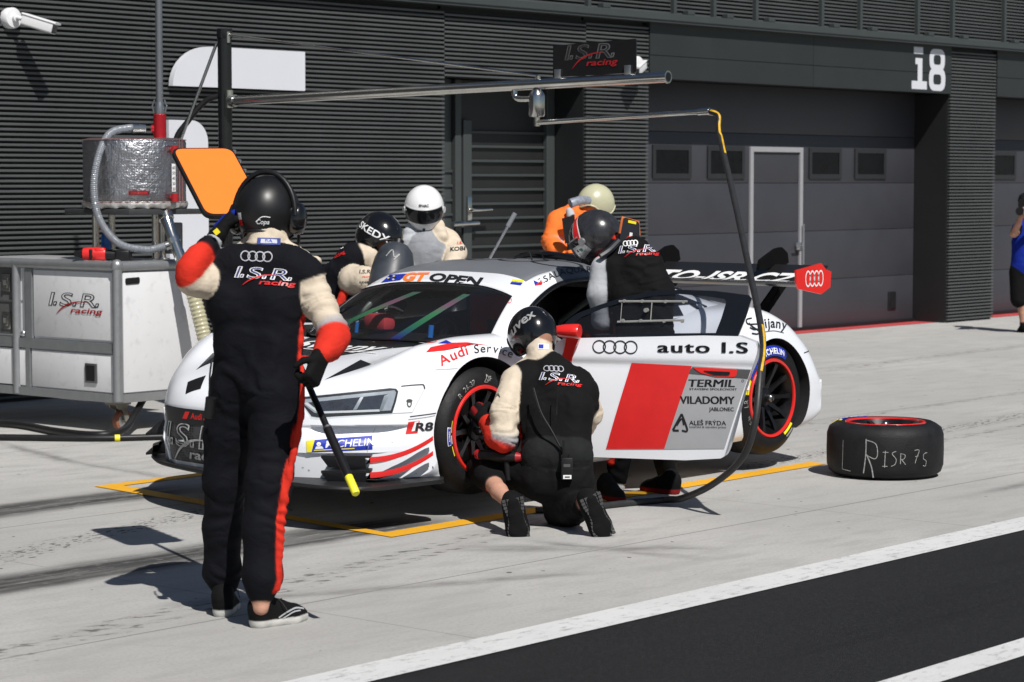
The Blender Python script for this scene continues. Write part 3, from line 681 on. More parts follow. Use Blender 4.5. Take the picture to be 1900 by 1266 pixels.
# ---- greenhouse: windscreen, roof, rear cover as one curved sheet, split into glass and skin
SS = [0, .5, .8, .9, 1.0]
KEY = {  # for each |s|: cowl, header, roof peak, roof end, deck end   (u, v, w)
    0: [(.03, 0, .79), (.87, 0, 1.150), (1.35, 0, 1.212), (1.95, 0, 1.165), (2.75, 0, .955)],
    .5: [(.10, .39, .79), (.86, .30, 1.144), (1.35, .315, 1.204), (1.95, .30, 1.155), (2.72, .30, .945)],
    .8: [(.24, .62, .795), (.835, .485, 1.124), (1.33, .50, 1.182), (1.93, .48, 1.128), (2.65, .48, .935)],
    .9: [(.335, .70, .80), (.82, .56, 1.104), (1.29, .57, 1.166), (1.92, .55, 1.108), (2.60, .57, .925)],
    1.0: [(.44, .775, .805), (.855, .645, 1.030), (1.20, .635, 1.116), (1.90, .61, 1.072), (2.55, .64, .91)]}
def gpt(s, t):
    """s across (-1..1), t: 0 cowl, 1 header, 2 peak, 3 roof end, 4 deck"""
    a = abs(s); K = [tuple(pch(SS, [KEY[q][i][c] for q in SS], a) for c in range(3)) for i in range(5)]
    i = min(int(t), 3); f = t - i
    A, B, Cc, D = K[max(i - 1, 0)], K[i], K[i + 1], K[min(i + 2, 4)]
    if i == 0: A = tuple(2 * B[c] - Cc[c] for c in range(3)); A = (A[0] + .1, A[1], A[2] - .12)
    p = [.5 * (2 * B[c] + (Cc[c] - A[c]) * f + (2 * A[c] - 5 * B[c] + 4 * Cc[c] - D[c]) * f * f + (3 * B[c] - A[c] - 3 * Cc[c] + D[c]) * f ** 3) for c in range(3)]
    return C3(p[0], math.copysign(p[1], s) if s else 0, p[2])
tg = lambda s: .765 - .09 * abs(s / .9) ** 3.5
sg = [-.9 + 1.8 * i / 36 for i in range(37)]
mb = MB(); mb.grid([[gpt(s, tg(s) * r / 12) for s in sg] for r in range(13)]); ws = mb.build("windscreen", GLS, car, 180)
mb = MB()
mb.grid([[gpt(s, tg(s) + (1 - tg(s)) * r / 4) for s in sg] for r in range(5)], 0)                    # sun strip
for e in (-1, 1):
    se = [e * (.9 + .1 * i / 4) for i in range(5)]
    mb.grid([[gpt(s, tg(.9) * r / 10) for s in se] for r in range(11)], 0)
    mb.grid([[gpt(s, tg(.9) + (1 - tg(.9)) * r / 4) for s in se] for r in range(5)], 0)
    mb.grid([[gpt(s, 1 + .50 * r / 6) for s in se] for r in range(7)], 0)
    mb.grid([[gpt(s, 1.50 + 1.50 * r / 14) for s in se] for r in range(15)], 1)
mb.grid([[gpt(s, 1 + 2 * r / 20) for s in sg] for r in range(21)], 1)
sa = [-1 + 2 * i / 40 for i in range(41)]
mb.grid([[gpt(s, 3 + r / 10) for s in sa] for r in range(11)], 2)
bmr = bmesh.new()
roof = mb.build("roof", [WHITE, ROOF, BLKG], car, None)
bmr.from_mesh(roof.data); bmesh.ops.remove_doubles(bmr, verts=bmr.verts[:], dist=.0006); bmesh.ops.recalc_face_normals(bmr, faces=bmr.faces[:]); bmr.to_mesh(roof.data)
ROOFB = BVHTree.FromBMesh(bmr); bmr.free()
md = roof.modifiers.new("skin", 'SOLIDIFY'); md.thickness = .012; md.offset = -1
roof.data.shade_smooth(); roof.data.set_sharp_from_angle(angle=R(40))
mb = MB(); mb.grid([[ws.data.vertices[r * 37 + c].co for c in range(37)] for r in range(13)]); GB = BVHTree.FromPolygons([Vector(p) for p in mb.v], mb.f)
# cant rails, screen edge seals
for e in (-1, 1):
    mb = MB(); mb.tube([gpt(e, t / 10) + Vector((0, e * .004, -.012)) for t in range(2, 33)], .017, 8); mb.build("roof_rail", BLKG, car, 60)
mb = MB(); mb.tube([gpt(s, .005) + Vector((-.004, 0, .004)) for s in sg], .008, 6); mb.tube([gpt(s, tg(s)) for s in sg], .004, 6); mb.build("screen_seal", BLK, car, 60)
# near quarter panel with its window, far side closed by dark glass
def qpt(u, w, e=1):
    k = (w - .84) / .26; v = .815 - .20 * k - .02 * math.sin(math.pi * max(0, min(1, k))); return C3(u, e * v, w)
top = [gpt(1, 2.72 + 1.28 * i / 12) for i in range(13)]
for e in (1, -1):
    mb = MB(); rows = []
    tp = [gpt(e, 2.70 + 1.30 * i / 14) for i in range(15)]
    for k in range(9):
        f = k / 8; row = []
        for i, p in enumerate(tp):
            ub = 1.68 + (2.72 - 1.68) * i / 14; b = C3(ub, e * .82, .84 + .045 * math.sin(math.pi * i / 14 * .8)); q = p * (1 - f) + b * f
            q.y -= e * .03 * math.sin(math.pi * f); row.append(q)
        rows.append(row)
    mb.grid(rows); qp = mb.build("quarter_panel", WHITE, car, 60)
    if e == 1:
        QB = BVHTree.FromPolygons([Vector(p) for p in mb.v], mb.f)
        wnd = fillet([(1.72, .872), (2.19, .872), (2.27, .885), (2.25, .91), (2.08, .985), (1.93, 1.02), (1.73, 1.035)], .03, 4)
        decal("quarter_window", [(poly_bm(wnd), GLD, 0)], proj_map(QB, C3(0, .9, 0), (1, 0, 0), (0, 0, 1), .006), car, .06)
mb = MB(); mb.grid([[gpt(-1, .25 + 2.5 * i / 24) * (1 - k / 4) + (C3(.62 + 1.1 * i / 24, -.83, .83)) * (k / 4) for i in range(25)] for k in range(5)]); mb.build("side_glass", GLD, car, 60)

# ---- cockpit
mb = MB(); mb.box((.3, -.68, .255), (1.70, .66, .275)); mb.box((1.67, -.66, .27), (1.70, .66, 1.0)); mb.box((.17, -.66, .45), (.45, .64, .66)); mb.build("cockpit_tub", INNER, car)
mb = MB(); mb.prism(fillet([(.20, .66), (.62, .80), (.70, .78), (.72, .62), (.40, .60)], .03), lambda x, z, d: (x, d, z), -.60, .62); mb.build("dashboard", BLK, car)
mb = MB()
for e in (-1, 1):
    mb.tube(smooth_path([C3(.62, e * .60, .45), C3(.60, e * .62, .80), C3(.84, e * .53, 1.03), C3(1.25, e * .55, 1.10), C3(1.62, e * .54, 1.06), C3(1.66, e * .60, .40)], 5), .021, 10)
    mb.tube([C3(1.63, e * .5, 1.05), C3(1.66, -e * .5, .45)], .019, 8)
mb.tube([C3(.85, -.5, 1.05), C3(.85, .5, 1.05)], .02, 8); mb.tube([C3(1.62, -.54, 1.06), C3(1.62, .54, 1.06)], .02, 8); mb.tube([C3(.75, .56, .92), C3(1.63, .58, .50)], .018, 8)
mb.build("roll_cage", mat("cage_paint", (.30, .33, .32), .3, .3, .05), car, 60)
mb = MB()
sp = fillet([(1.02, .28), (1.50, .28), (1.60, .60), (1.66, .99), (1.55, 1.0), (1.46, .72), (1.38, .46), (1.05, .40)], .05)
mb.prism(sp, lambda x, z, d: (x, d, z), -.12, .38); mb.box((1.40, -.16, .80), (1.60, -.09, 1.0), bev=.02); mb.box((1.40, .34, .80), (1.60, .41, 1.0), bev=.02); seat = mb.build("seat", BLK, car)
mb = MB(); mb.box((1.36, -.10, .42), (1.44, -.02, .95), bev=.01); mb.box((1.36, .28, .42), (1.44, .36, .95), bev=.01); mb.box((1.33, -.08, .84), (1.40, .34, 1.0), bev=.02); mb.build("harness", REDD, seat)
mb = MB(); Mw = Matrix.Translation((.86, .13, .74)) @ Matrix.Rotation(R(-65), 4, 'Y'); mb.lathe([(.125 + .017 * math.cos(a), .017 * math.sin(a)) for a in [i * math.pi / 5 for i in range(10)]], 28, Mw, closed=True); mb.box((-.12, -.03, -.01), (.12, .03, .02), M=Mw, bev=.008); mb.build("steering_wheel", BLKG, car, 60)
mb = MB(); mb.tube([C3(.30, .30, .80), C3(.31, .30, .87)], .016, 8); mb.tube([C3(.35, -.33, .80), C3(.36, -.33, .86)], .012, 8); mb.build("dash_sensor", BLUEP, car, 60)
mb = MB(); mb.tube(smooth_path([C3(.45, -.62, .75), C3(.62, -.55, .88), C3(.75, -.45, .93), C3(.80, -.38, .90)], 6), .014, 8)
for i in range(5): mb.tube([C3(.52 + .05 * i, -.58 + .03 * i, .81 + .025 * i), C3(.535 + .05 * i, -.57 + .03 * i, .818 + .025 * i)], .022, 10)
mb.build("drink_tube", STEEL, car, 60)

# ---- wheels: each with tyre, red rim lip, disc and markings
def wheel_parts(parent, rt, w, hub_out=True, detail=True):
    """axis = local z, outer face at z = 0, tread towards -z"""
    rl = .237
    prof = [(rl - .012, -w), (rl + .01, -w), (rt - .045, -w + .008), (rt - .014, -w + .03), (rt, -w + .07), (rt + .002, -w * .5), (rt, -.07), (rt - .014, -.03), (rt - .045, -.008), (rl + .045, .004), (rl + .010, -.004), (rl - .012, -.012)]
    mb = MB(); mb.lathe(prof, 72, closed=True); ty = mb.build("tyre", RUB, parent, 50)
    mb = MB(); mb.lathe([(rl + .009, -.004), (rl + .003, .004), (rl - .010, .002), (rl - .014, -.010), (rl - .010, -.03), (rl + .009, -.03)], 72, closed=True); mb.build("rim_lip", RED, parent, 60)
    mb = MB(); mb.lathe([(rl - .016, -.006), (rl - .020, -.04), (rl - .035, -.09), (rl - .04, -w + .03), (rl - .012, -w + .005), (rl - .02, -w + .03), (rl - .05, -w + .04), (rl - .05, -.09), (rl - .03, -.04)], 64, closed=True)
    for i in range(10):
        a = 2 * math.pi * i / 10; M = Matrix.Rotation(a, 4, 'Z')
        for k, dd in ((-1, 0), (1, 0)):
            pass
        V = []
        for r, wd, z, th in ((.052, .020, -.065, .035), (.10, .013, -.050, .028), (.16, .011, -.030, .024), (rl - .022, .017, -.018, .022)):
            V += [M @ Vector((r, -wd, z)), M @ Vector((r, wd, z)), M @ Vector((r, wd * .8, z - th)), M @ Vector((r, -wd * .8, z - th))]
        F = []
        for q in range(3):
            b = q * 4
            for j in range(4): F.append((b + j, b + (j + 1) % 4, b + 4 + (j + 1) % 4, b + 4 + j))
        mb.add(V, F)
    mb.lathe([(0, -.045), (.035, -.045), (.055, -.055), (.065, -.075), (.065, -.13), (0, -.13)], 28)
    mb.build("rim", mat("rim_black", (.008, .008, .009), .32, .2, .15, 20), parent, 35)
    mb = MB(); mb.lathe([(0, .004), (.010, .002), (.020, -.004), (.026, -.016), (.028, -.05)], 24); mb.build("wheel_nut", mat("nut_steel", (.22, .22, .23), .3, 1, .1), parent, 60)
    mb = MB(); mb.lathe([(.07, -.16), (.185, -.16), (.185, -.19), (.07, -.19)], 48, closed=True); mb.build("brake_disc", mat("disc_iron", (.10, .095, .09), .45, .8, .2, 20), parent, 40)
    return ty
def arc_text(s, r, a_mid, size, bold=.02, sx=1., gap=1.05, mid=True):
    """letters set round a circle of radius r, reading clockwise, centred on angle a_mid (deg)"""
    ws = []; bms = []
    for ch in s:
        b = text_bm(ch, size, bold, 0, sx, 'LEFT') if ch != ' ' else bmesh.new()
        xs = [v.co.x for v in b.verts]; w = (max(xs) - min(xs)) if xs else size * .35
        if xs: shift(b, -min(xs) - w / 2)
        ws.append(w + size * .10 * gap); bms.append(b)
    tot = sum(ws); a = R(a_mid) + tot / r / 2; out = []
    for b, w in zip(bms, ws):
        am = a - w / r / 2; shift(b, r * math.cos(am), r * math.sin(am), am - math.pi / 2); out.append(b); a -= w / r
    return join(*out)
def arc_strip(r0, r1, a0, a1, n=24):
    bm = bmesh.new(); A = []
    for i in range(n + 1):
        a = R(a0 + (a1 - a0) * i / n); A.append((bm.verts.new((r0 * math.cos(a), r0 * math.sin(a), 0)), bm.verts.new((r1 * math.cos(a), r1 * math.sin(a), 0))))
    for p, q in zip(A, A[1:]): bm.faces.new((p[0], q[0], q[1], p[1]))
    return bm
def sidewall_map(rt):
    rl = .237; f = curve([(rl - .012, -.012), (rl + .010, -.004), (rl + .045, .004), (rt - .045, -.008), (rt - .014, -.03)])
    return lambda x, y, l=0: Vector((x, y, f(math.hypot(x, y)) + .0025 + l))
def add_wheel(u, v, z, rt, w, side, rear):
    """wheel thing-part: the hub object is the rim's parent empty-free mesh: brake caliper"""
    mb = MB(); mb.prism(fillet([(-.05, .11), (.05, .11), (.07, .20), (-.07, .20)], .02), lambda x, y, d: (x * math.cos(2.6) - y * math.sin(2.6), x * math.sin(2.6) + y * math.cos(2.6), d), -.23, -.14)
    o = mb.build("wheel", REDD, car, 40)      # caliper carries the wheel's own pieces
    o.location = (u, -v, z); o.rotation_euler = (R(90), 0, 0) if side > 0 else (R(-90), 0, 0)
    wheel_parts(o, rt, w)
    return o
wf = add_wheel(0, .968, .345, .345, .30, 1, False); wr = add_wheel(2.69, .968, .338, .355, .31, 1, True)
add_wheel(0, -.968, .345, .345, .30, -1, False); add_wheel(2.69, -.968, .338, .355, .31, -1, True)
mpR = sidewall_map(.355); mpF = sidewall_map(.345)
decal("tyre_marking", [(arc_strip(.262, .325, 62, 152), BLUED, 0), (arc_strip(.262, .325, 153, 172, 8), YELD, 0), (arc_text("MICHELIN", .276, 92, .050, .03, 1.05), WHITED, .0012),
    (stroke_bm([(-.292, .088), (-.268, .102), (-.276, .068)], .016), WHITED, .0012), (arc_strip(.252, .268, -62, -40, 8), YELD, 0), (arc_strip(.278, .292, -60, -44, 8), GREYD, 0),
    (shift(arc_text("LR", .272, 183, .045, 0), 0, 0), CHALK, 0), (arc_text("95-36", .268, 207, .032, -.004), CHALK, 0)], mpR, wr, .03)
decal("tyre_marking", [(arc_text("R 26-37", .262, 121, .044, -.006, .9), CHALK, 0), (arc_text("LF", .268, 82, .040, -.006), CHALK, 0), (stroke_bm([(.0, .262), (.028, .300), (.030, .262), (.0, .262)], .005), CHALK, 0),
    (fillet and arc_strip(.272, .292, 172, 192, 10), WHITED, 0), (arc_strip(.2745, .2895, 173, 191, 10), BLUED, .001), (arc_text("ALPINES", .277, 182, .014, .02), WHITED, .002), (arc_strip(.258, .266, 164, 178, 8), YELD, 0), (arc_strip(.256, .264, 181, 191, 8), WHITED, 0), (arc_strip(.258, .266, 194, 206, 8), YELD, 0)], mpF, wf, .03)
# ---- nose: splitter, grille, canards, headlights
SPL = mat("splitter_carbon", (.012, .012, .013), .5, 0, .12, 30)
plan = curve([(0, -.99), (.3, -.97), (.5, -.92), (.7, -.785), (.85, -.605), (.93, -.48), (.98, -.37), (1.0, -.33)])
plan2 = curve([(-1.02, -.56), (-.97, -.64), (-.86, -.74), (-.6, -.90), (-.3, -1.00), (0, -1.06), (.6, -1.065), (.85, -1.04), (.96, -.965), (1.045, -.80), (1.06, -.60), (1.03, -.38)][:-1] + [(1.061, -.42)])
svs = [-1.02 + 2.081 * i / 72 for i in range(73)]
szb = lambda v: .124 - .012 * max(0, v) ** 2 - .006 * max(0, -v)
mb = MB(); n = len(svs)
top = [C3(plan2(v), v, szb(v) + .021) for v in svs]; bot = [C3(plan2(v) + .006, v, szb(v)) for v in svs]; rim = [C3(plan2(v) - .006, v, szb(v) + .010) for v in svs]
bt = [C3(-.34, .93 * v, szb(v) + .021) for v in svs]; bb = [C3(-.34, .93 * v, szb(v)) for v in svs]
mb.grid([bt, top, rim, bot, bb]); spl = mb.build("splitter", SPL, car, 50)
vv_ = [-1.021 + .16 * i / 8 for i in range(9)]
mb = MB(); mb.grid([[C3(plan2(v) - .004, v, szb(v) + .026) for v in vv_], [C3(plan2(v) + .01, v - .004, szb(v) + .075) for v in vv_], [C3(plan2(v) + .04, v + .01, szb(v) + .08) for v in vv_]]); mb.build("splitter_end", SPL, spl)
# grille: an angular black opening with a pale border, mesh behind
def nose_map(off): 
    o = C3(-1.3, 0, 0); return proj_map(BODY, o, (0, -1, 0), (0, 0, 1), off, .9)
G = [(-.55, .455), (.46, .455), (.48, .40), (.43, .165), (-.51, .165), (-.57, .40)]
def gm():
    m = bpy.data.materials.new("grille_mesh"); t, N, L, P = nodes_of(m); X = NX(t); tc = N.new("ShaderNodeTexCoord"); mp = N.new("ShaderNodeMapping"); mp.inputs["Scale"].default_value = (1, 1, 1.15); L.new(tc.outputs["Object"], mp.inputs[0])
    v = N.new("ShaderNodeTexVoronoi"); v.feature = 'DISTANCE_TO_EDGE'; v.inputs["Scale"].default_value = 62; v.inputs["Randomness"].default_value = .12; L.new(mp.outputs[0], v.inputs["Vector"])
    L.new(X.mix(X.step(v.outputs["Distance"], .08, .16), (.055, .055, .058), (.004, .004, .004)), P.inputs["Base Color"]); P.inputs["Roughness"].default_value = .5; return m
gr = decal("grille", [(poly_bm(G), gm(), 0)], nose_map(.006), car, .05)
def frame_bm(P, w):
    c = Vector((sum(p[0] for p in P) / len(P), sum(p[1] for p in P) / len(P))); bm = bmesh.new(); A = []
    for p in P:
        d = (Vector(p) - c); q = Vector(p) - Vector((math.copysign(w, d.x), math.copysign(w, d.y) * .8)); A.append((bm.verts.new((*p, 0)), bm.verts.new((q.x, q.y, 0))))
    for i in range(len(A)):
        p, q = A[i], A[(i + 1) % len(A)]; bm.faces.new((p[0], q[0], q[1], p[1]))
    return bm
decal("grille_band", [(poly_bm([(-.555, .452), (.465, .452), (.475, .412), (.455, .375), (-.545, .375), (-.565, .412)]), CARB, 0), (poly_bm([(-.33, .400), (-.29, .400), (-.265, .440), (-.305, .440)]), REDD, .001), (shift(text_bm("Audi Sport", .046, .02, .1, 1.1, 'LEFT'), -.255, .404), REDD, .001)], nose_map(.010), gr, .05)
decal("grille_logo", team_logo(.13, mat("mesh_paint", (.5, .5, .5), .6, 0, .3, 60), mat("mesh_gap", (.012, .012, .012), .6), mat("mesh_paint2", (.42, .42, .42), .6, 0, .3, 60)), (lambda f: (lambda x, y, l=0: f(x - .27, y + .25, l)))(nose_map(.009)), gr, .04)
for e in (-1, 1):
    mb = MB(); f = nose_map(.010); pts = [f(e * a - .05, b) for a, b in ((.53, .44), (.523, .36), (.505, .28), (.485, .2), (.47, .16))]; mb.tube(pts, .0085, 8); mb.build("grille_trim", WHITE, gr, 60)
# far side dive plates seen past the nose
for w0 in (.17, .28):
    mb = MB(); mb.prism([(-.66, .80), (-.50, .90), (-.34, .95), (-.36, 1.03), (-.56, 1.015), (-.72, .94)], lambda u, v, d: C3(u, -v, w0 + d + (u + .6) * .28), 0, .012); mb.build("dive_plate", BLK, car)
# near canards: curved blades with red lips
def canard(w0):
    mb = MB(); n = 14; I = []; O = []; T = []
    for i in range(n + 1):
        f = i / n; u = -.80 + .352 * f; v = .90 + .112 * f ** .75 if f > 0 else .90
        w = w0 + .088 * f ** 2.1; depth = .125 * (1 - f) ** .75 + .004
        d = Vector((.62, .78))          # inboard direction in plan
        O.append((u, v, w)); I.append((u + d.x * depth * .8, v - d.y * depth, w - .052 * (1 - f ** 2)))
    mb.grid([[C3(*p) for p in O], [C3(a * .5 + x * .5, b * .5 + y * .5, c * .5 + z * .5 - .004) for (a, b, c), (x, y, z) in zip(O, I)], [C3(*p) for p in I]], 0)
    mb.grid([[C3(*p) for p in O], [C3(a + .004, b - .004, c - .030 + .006 * i / n) for i, (a, b, c) in enumerate(O)], [C3(*p) for p in I]], 0)
    ob = mb.build("canard", mat("canard_grey", (.10, .10, .105), .35, 0, .1), car, 60)
    m2 = MB(); m2.grid([[C3(a - .004, b + .004, c + .001) for a, b, c in O], [C3(a - .005, b + .005, c - .014) for a, b, c in O], [C3(a - .004, b + .004, c - .029 + .006 * i / n) for i, (a, b, c) in enumerate(O)]]); m2.build("canard_edge", REDD, ob, 60)
    m3 = MB(); m3.prism([(-.955, .70), (-.80, .905), (-.70, .82), (-.80, .66)], lambda u, v, d: C3(u, v, w0 - .005 + d), 0, .012); m3.build("canard_root", BLK, ob)
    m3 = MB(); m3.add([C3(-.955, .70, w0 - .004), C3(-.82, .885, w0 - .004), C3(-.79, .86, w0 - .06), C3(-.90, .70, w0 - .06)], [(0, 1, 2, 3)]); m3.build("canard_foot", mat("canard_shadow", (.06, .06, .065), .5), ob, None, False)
canard(.268); canard(.190)
# markings on the near front corner, laid on along a direction facing the corner
ex = Vector((math.sin(TH), -math.cos(TH), 0)); ey = Vector((0.0497, .0430, .9978)).normalized(); ez = ex.cross(ey)
def corner_map(px, py, anchor, dist, off=.003, bvh=BODY):
    k = dist / 4486.; f = proj_map(bvh, anchor, ex, ey, off, .5)
    return lambda x, y, l=0: f((x - px) * k, (py - y) * k, l)
def strong(t, size, b=.02, sx=1., sh=0, align='LEFT', sp=1.):
    return join(*[shift(text_bm(t, size, 0, sh, sx, align, sp), k * b * size, 0) for k in (-1, -.33, .33, 1)])
def flip(bm, px, py):       # lettering is drawn y-up; these sheets use y-down
    for v in bm.verts: v.co.y = py - v.co.y; v.co.x += px
    return bm
cmH = corner_map(660.2, 744.4, C3(-.735, .735, .541), 12.50)
hl = [(541, 742), (560, 738), (722, 721), (734, 722), (738, 727), (734, 745), (727, 767), (590, 774), (578, 772), (562, 752)]
ho = decal("headlight", [(poly_bm(hl), BLK, 0), (poly_bm([(545, 745), (565, 742), (731, 725), (734, 729), (729, 748), (724, 762), (592, 768), (583, 766), (562, 750)]), mat("lamp_chrome", (.62, .64, .68), .22, .3, .1, 20), .001),
    (poly_bm([(572, 748), (719, 732), (704, 762), (594, 765)]), mat("lamp_dark", (.035, .042, .06), .15, 0, .3, 30, coat=.5), .002), (poly_bm([(668, 738), (674, 737), (662, 760), (655, 761)]), ALU, .003), (poly_bm([(712, 735), (720, 732), (710, 760), (703, 762)]), ALU, .003),
    (poly_bm([(563, 749), (570, 748), (594, 764), (703, 760), (704, 764), (592, 768)]), WHITED, .003)], cmH, car, 8)
decal("headlight_cover", [(poly_bm(hl), GLC, 0)], corner_map(660.2, 744.4, C3(-.735, .735, .541), 12.50, .012), ho, 10)
decal("panel_line", [(stroke_bm([(744, 717), (765, 715), (784, 714)], 1.7), BLKD, 0), (stroke_bm([(784, 714), (786, 717), (787, 722)], 2.2), BLKD, 0), (stroke_bm([(787, 722), (775, 745), (764, 766)], .5), GREYD, 0), (stroke_bm([(728, 767), (745, 766.5), (764, 765.5)], .8), GREYD, 0),
    (stroke_bm([(760, 773.5), (790, 770), (813, 767)], 1.5), BLKD, 0), (stroke_bm([(757, 779), (790, 775), (813, 770.5)], .7), BLKD, 0), (stroke_bm([(805, 687), (855, 684)], .7), GREYD, 0), (ring_bm(4.5, 7, 2.0, 759, 749), mat("badge_grey", (.12, .12, .11), .4, .5), 0), (ring_bm(5.5, 3, 2.2, 759, 744), mat("badge_grey", (.12, .12, .11)), .0005)], corner_map(764.2, 731.2, C3(-.52, .93, .575), 12.50), car, 6)
bd = [(poly_bm([(757, 783.5), (778, 781), (774, 804), (752, 806)]), REDD, 0), (flip(shift(text_bm("R8", 21, .025, .12, 1.45, 'LEFT'), 0, 0, .03), 768, 800), BLKD, .002), (poly_bm([(769, 783), (776, 782), (770, 800), (763, 801)]), WHITED, .001)]
decal("model_badge", bd, corner_map(782.2, 794.8, C3(-.49, .97, .397), 12.50), car, 6)
st = [(poly_bm([(567.5, 818.5), (689, 810), (690, 834.5), (568.5, 840)]), BLUED, 0), (poly_bm([(567.5, 818.5), (583, 817.5), (577.5, 839.5), (568.5, 840)]), YELD, .001), (flip(shift(text_bm("MICHELIN", 17, .012, .2, 1.2, 'LEFT'), 0, 0, .055), 602, 831.5), WHITED, .001), (stroke_bm([(582, 836.3), (657, 832.5)], 1.6), YELD, .001), (shift(ring_bm(4, 3.5, 3.9, 591, 825), 0, 0), WHITED, .001), (poly_bm([(584, 834), (586, 829), (597, 828.5), (600, 833)]), WHITED, .001)]
decal("tyre_sticker", st, corner_map(642.8, 825.2, C3(-.80, .73, .32), 12.50), car, 6)
decal("bumper_seam", [(stroke_bm([(694, 797), (687, 812), (678, 850), (673, 868)], .7), GREYD, 0), (stroke_bm([(606, 868), (612, 874)], .8), GREYD, 0), (stroke_bm([(570, 873), (573, 874)], 1.2), BLKD, 0), (stroke_bm([(722, 820), (728, 822)], .8), GREYD, 0), (stroke_bm([(654, 861), (657, 863)], 1.0), BLKD, 0), (stroke_bm([(678, 828), (680, 834)], .9), BLKD, .004), (stroke_bm([(800, 868), (801, 872)], 1.6), BLKD, 0), (stroke_bm([(768, 880), (772, 882)], .8), GREYD, 0), (stroke_bm([(558, 868), (562, 869)], .8), BLKD, 0)], corner_map(642.8, 825.2, C3(-.80, .73, .32), 12.5), car, 6)
# fender script: lettering set on an arc over the wheel
def path_text(s, pts, size, bold, gap=1.0, sx=1.):
    P = smooth_path([(x, y, 0) for x, y in pts], 10); L = [0]
    for a, b in zip(P, P[1:]): L.append(L[-1] + (b - a).length)
    bms = []; d = 0
    for ch in s:
        b = text_bm(ch, size, bold, 0, sx, 'LEFT'); xs = [v.co.x for v in b.verts]; w = max(xs) - min(xs); shift(b, -min(xs) - w / 2)
        c = d + w / 2; i = max(j for j in range(len(L)) if L[j] <= c or j == 0); i = min(i, len(P) - 2); f = (c - L[i]) / max(L[i + 1] - L[i], 1e-6); p = P[i].lerp(P[i + 1], f); t = (P[i + 1] - P[i]).normalized()
        an = math.atan2(-t.y, t.x); shift(b, 0, 0, an)
        for v in b.verts: v.co = Vector((p.x + v.co.x, p.y - v.co.y, 0))
        bms.append(b); d += w + size * .12 * gap
    return join(*bms)
fm = corner_map(851.8, 638.8, C3(-.10, .88, .81), 12.90)
decal("fender_script", [(path_text("Audi", [(821, 679), (845, 667), (872, 657), (900, 652)], 26, .012), REDD, 0), (path_text("Service", [(880, 656), (905, 654), (925, 657), (948, 665)], 22, .002), BLKD, 0), (poly_bm([(793, 654), (801, 645), (838, 637), (866, 636), (908, 642), (880, 639.5), (843, 643), (825, 651)]), REDD, 0),
    (ring_bm(14, 3.4, 1, 797, 633.5), REDD, 0), (poly_bm([(814, 638), (840, 638), (828, 632)]), BLUED, 0)], fm, car, 6)
# rear quarter script and fine lines
qm = corner_map(1416.2, 601.1, C3(2.62, .94, .80), 14.90)
decal("quarter_script", [(path_text("vijany", [(1406, 611), (1425, 608), (1447, 609), (1464, 614), (1480, 624)], 25, .015, .5, .95), BLKD, 0), (stroke_bm([(1391, 591), (1380, 594), (1383, 602), (1403, 602), (1408, 608), (1396, 612), (1386, 608)], 2.6), BLKD, 0), (stroke_bm([(1384, 600), (1392, 607), (1404, 614), (1402, 620), (1390, 619)], 2.8), BLKD, 0), (stroke_bm([(1412, 617), (1436, 614), (1458, 618)], 1.0), BLKD, 0), (stroke_bm([(1404, 641), (1384, 636)], .8), GREYD, 0)], qm, car, 8)
decal("bumper_line", [(stroke_bm([(1487, 655), (1498, 652), (1507, 648)], 1.6), BLKD, 0)], corner_map(1508.8, 691.1, C3(3.15, .955, .47), 15.30), car, 8)
# hood: carbon cowl panel, red and white script, vents, badge
hm = proj_map(BODY, C3(0, 0, 1.3), (1, 0, 0), (0, 1, 0), .003, 1.2)
ym = lambda L_: [(u, -v) for u, v in L_]
decal("cowl_panel", [(poly_bm(ym([(.36, .66), (.16, .50), (-.38, .20), (-.38, -.20), (.16, -.50), (.36, -.66), (.20, -.60), (.03, 0), (.20, .60)])), CARB, 0), (poly_bm(ym([(-.50, .24), (-.38, .20), (-.38, -.20), (-.50, -.24)])), REDD, .0005), (poly_bm(ym([(-.66, .30), (-.52, .24), (-.38, .22), (-.45, .27)])), REDD, .0005)], hm, car, .05)
decal("cowl_script", [(shift(text_bm("Svijany", .24, .02, .1, 1.0), 0, 0, R(-90)), WHITED, 0), (stroke_bm([(-.035, .35), (-.035, -.40)], .014), WHITED, 0)], (lambda f: (lambda x, y, l=0: f(x - .20, y, l)))(proj_map(BODY, C3(0, 0, 1.3), (1, 0, 0), (0, 1, 0), .005, 1.2)), car, .05)
for e in (1, -1):
    mb = MB(); f = proj_map(BODY, C3(0, 0, 1.3), (1, 0, 0), (0, 1, 0), .0, 1.2)
    a = f(-.735, -e * .50); b = f(-.50, -e * .62); c = f(-.42, -e * .47); d = f(-.50, -e * .54)
    mb.add([a, b + Vector((0, 0, .004)), c + Vector((0, 0, .004)), d + Vector((0, 0, .035))], [(0, 1, 3), (1, 2, 3), (0, 3, 2), (0, 2, 1)]); mb.build("hood_vent", CARB, car, None)
decal("hood_latch", [(shift(ring_bm(.045, .03, .0299), -.66, -.36), BLK, 0), (shift(ring_bm(.02, .008, .0079), -.645, -.36), REDD, .001), (shift(ring_bm(.045, .03, .0299), -.66, .36), BLK, 0)], hm, car)
decal("nose_slot", [(poly_bm(ym([(-.945, .10), (-.945, -.10), (-.925, -.16), (-.905, -.16), (-.905, .16), (-.925, .16)])), BLK, 0), (poly_bm(ym([(-.93, -.36), (-.91, -.26), (-.80, -.34), (-.86, -.42)])), BLK, 0)], hm, car, .04)
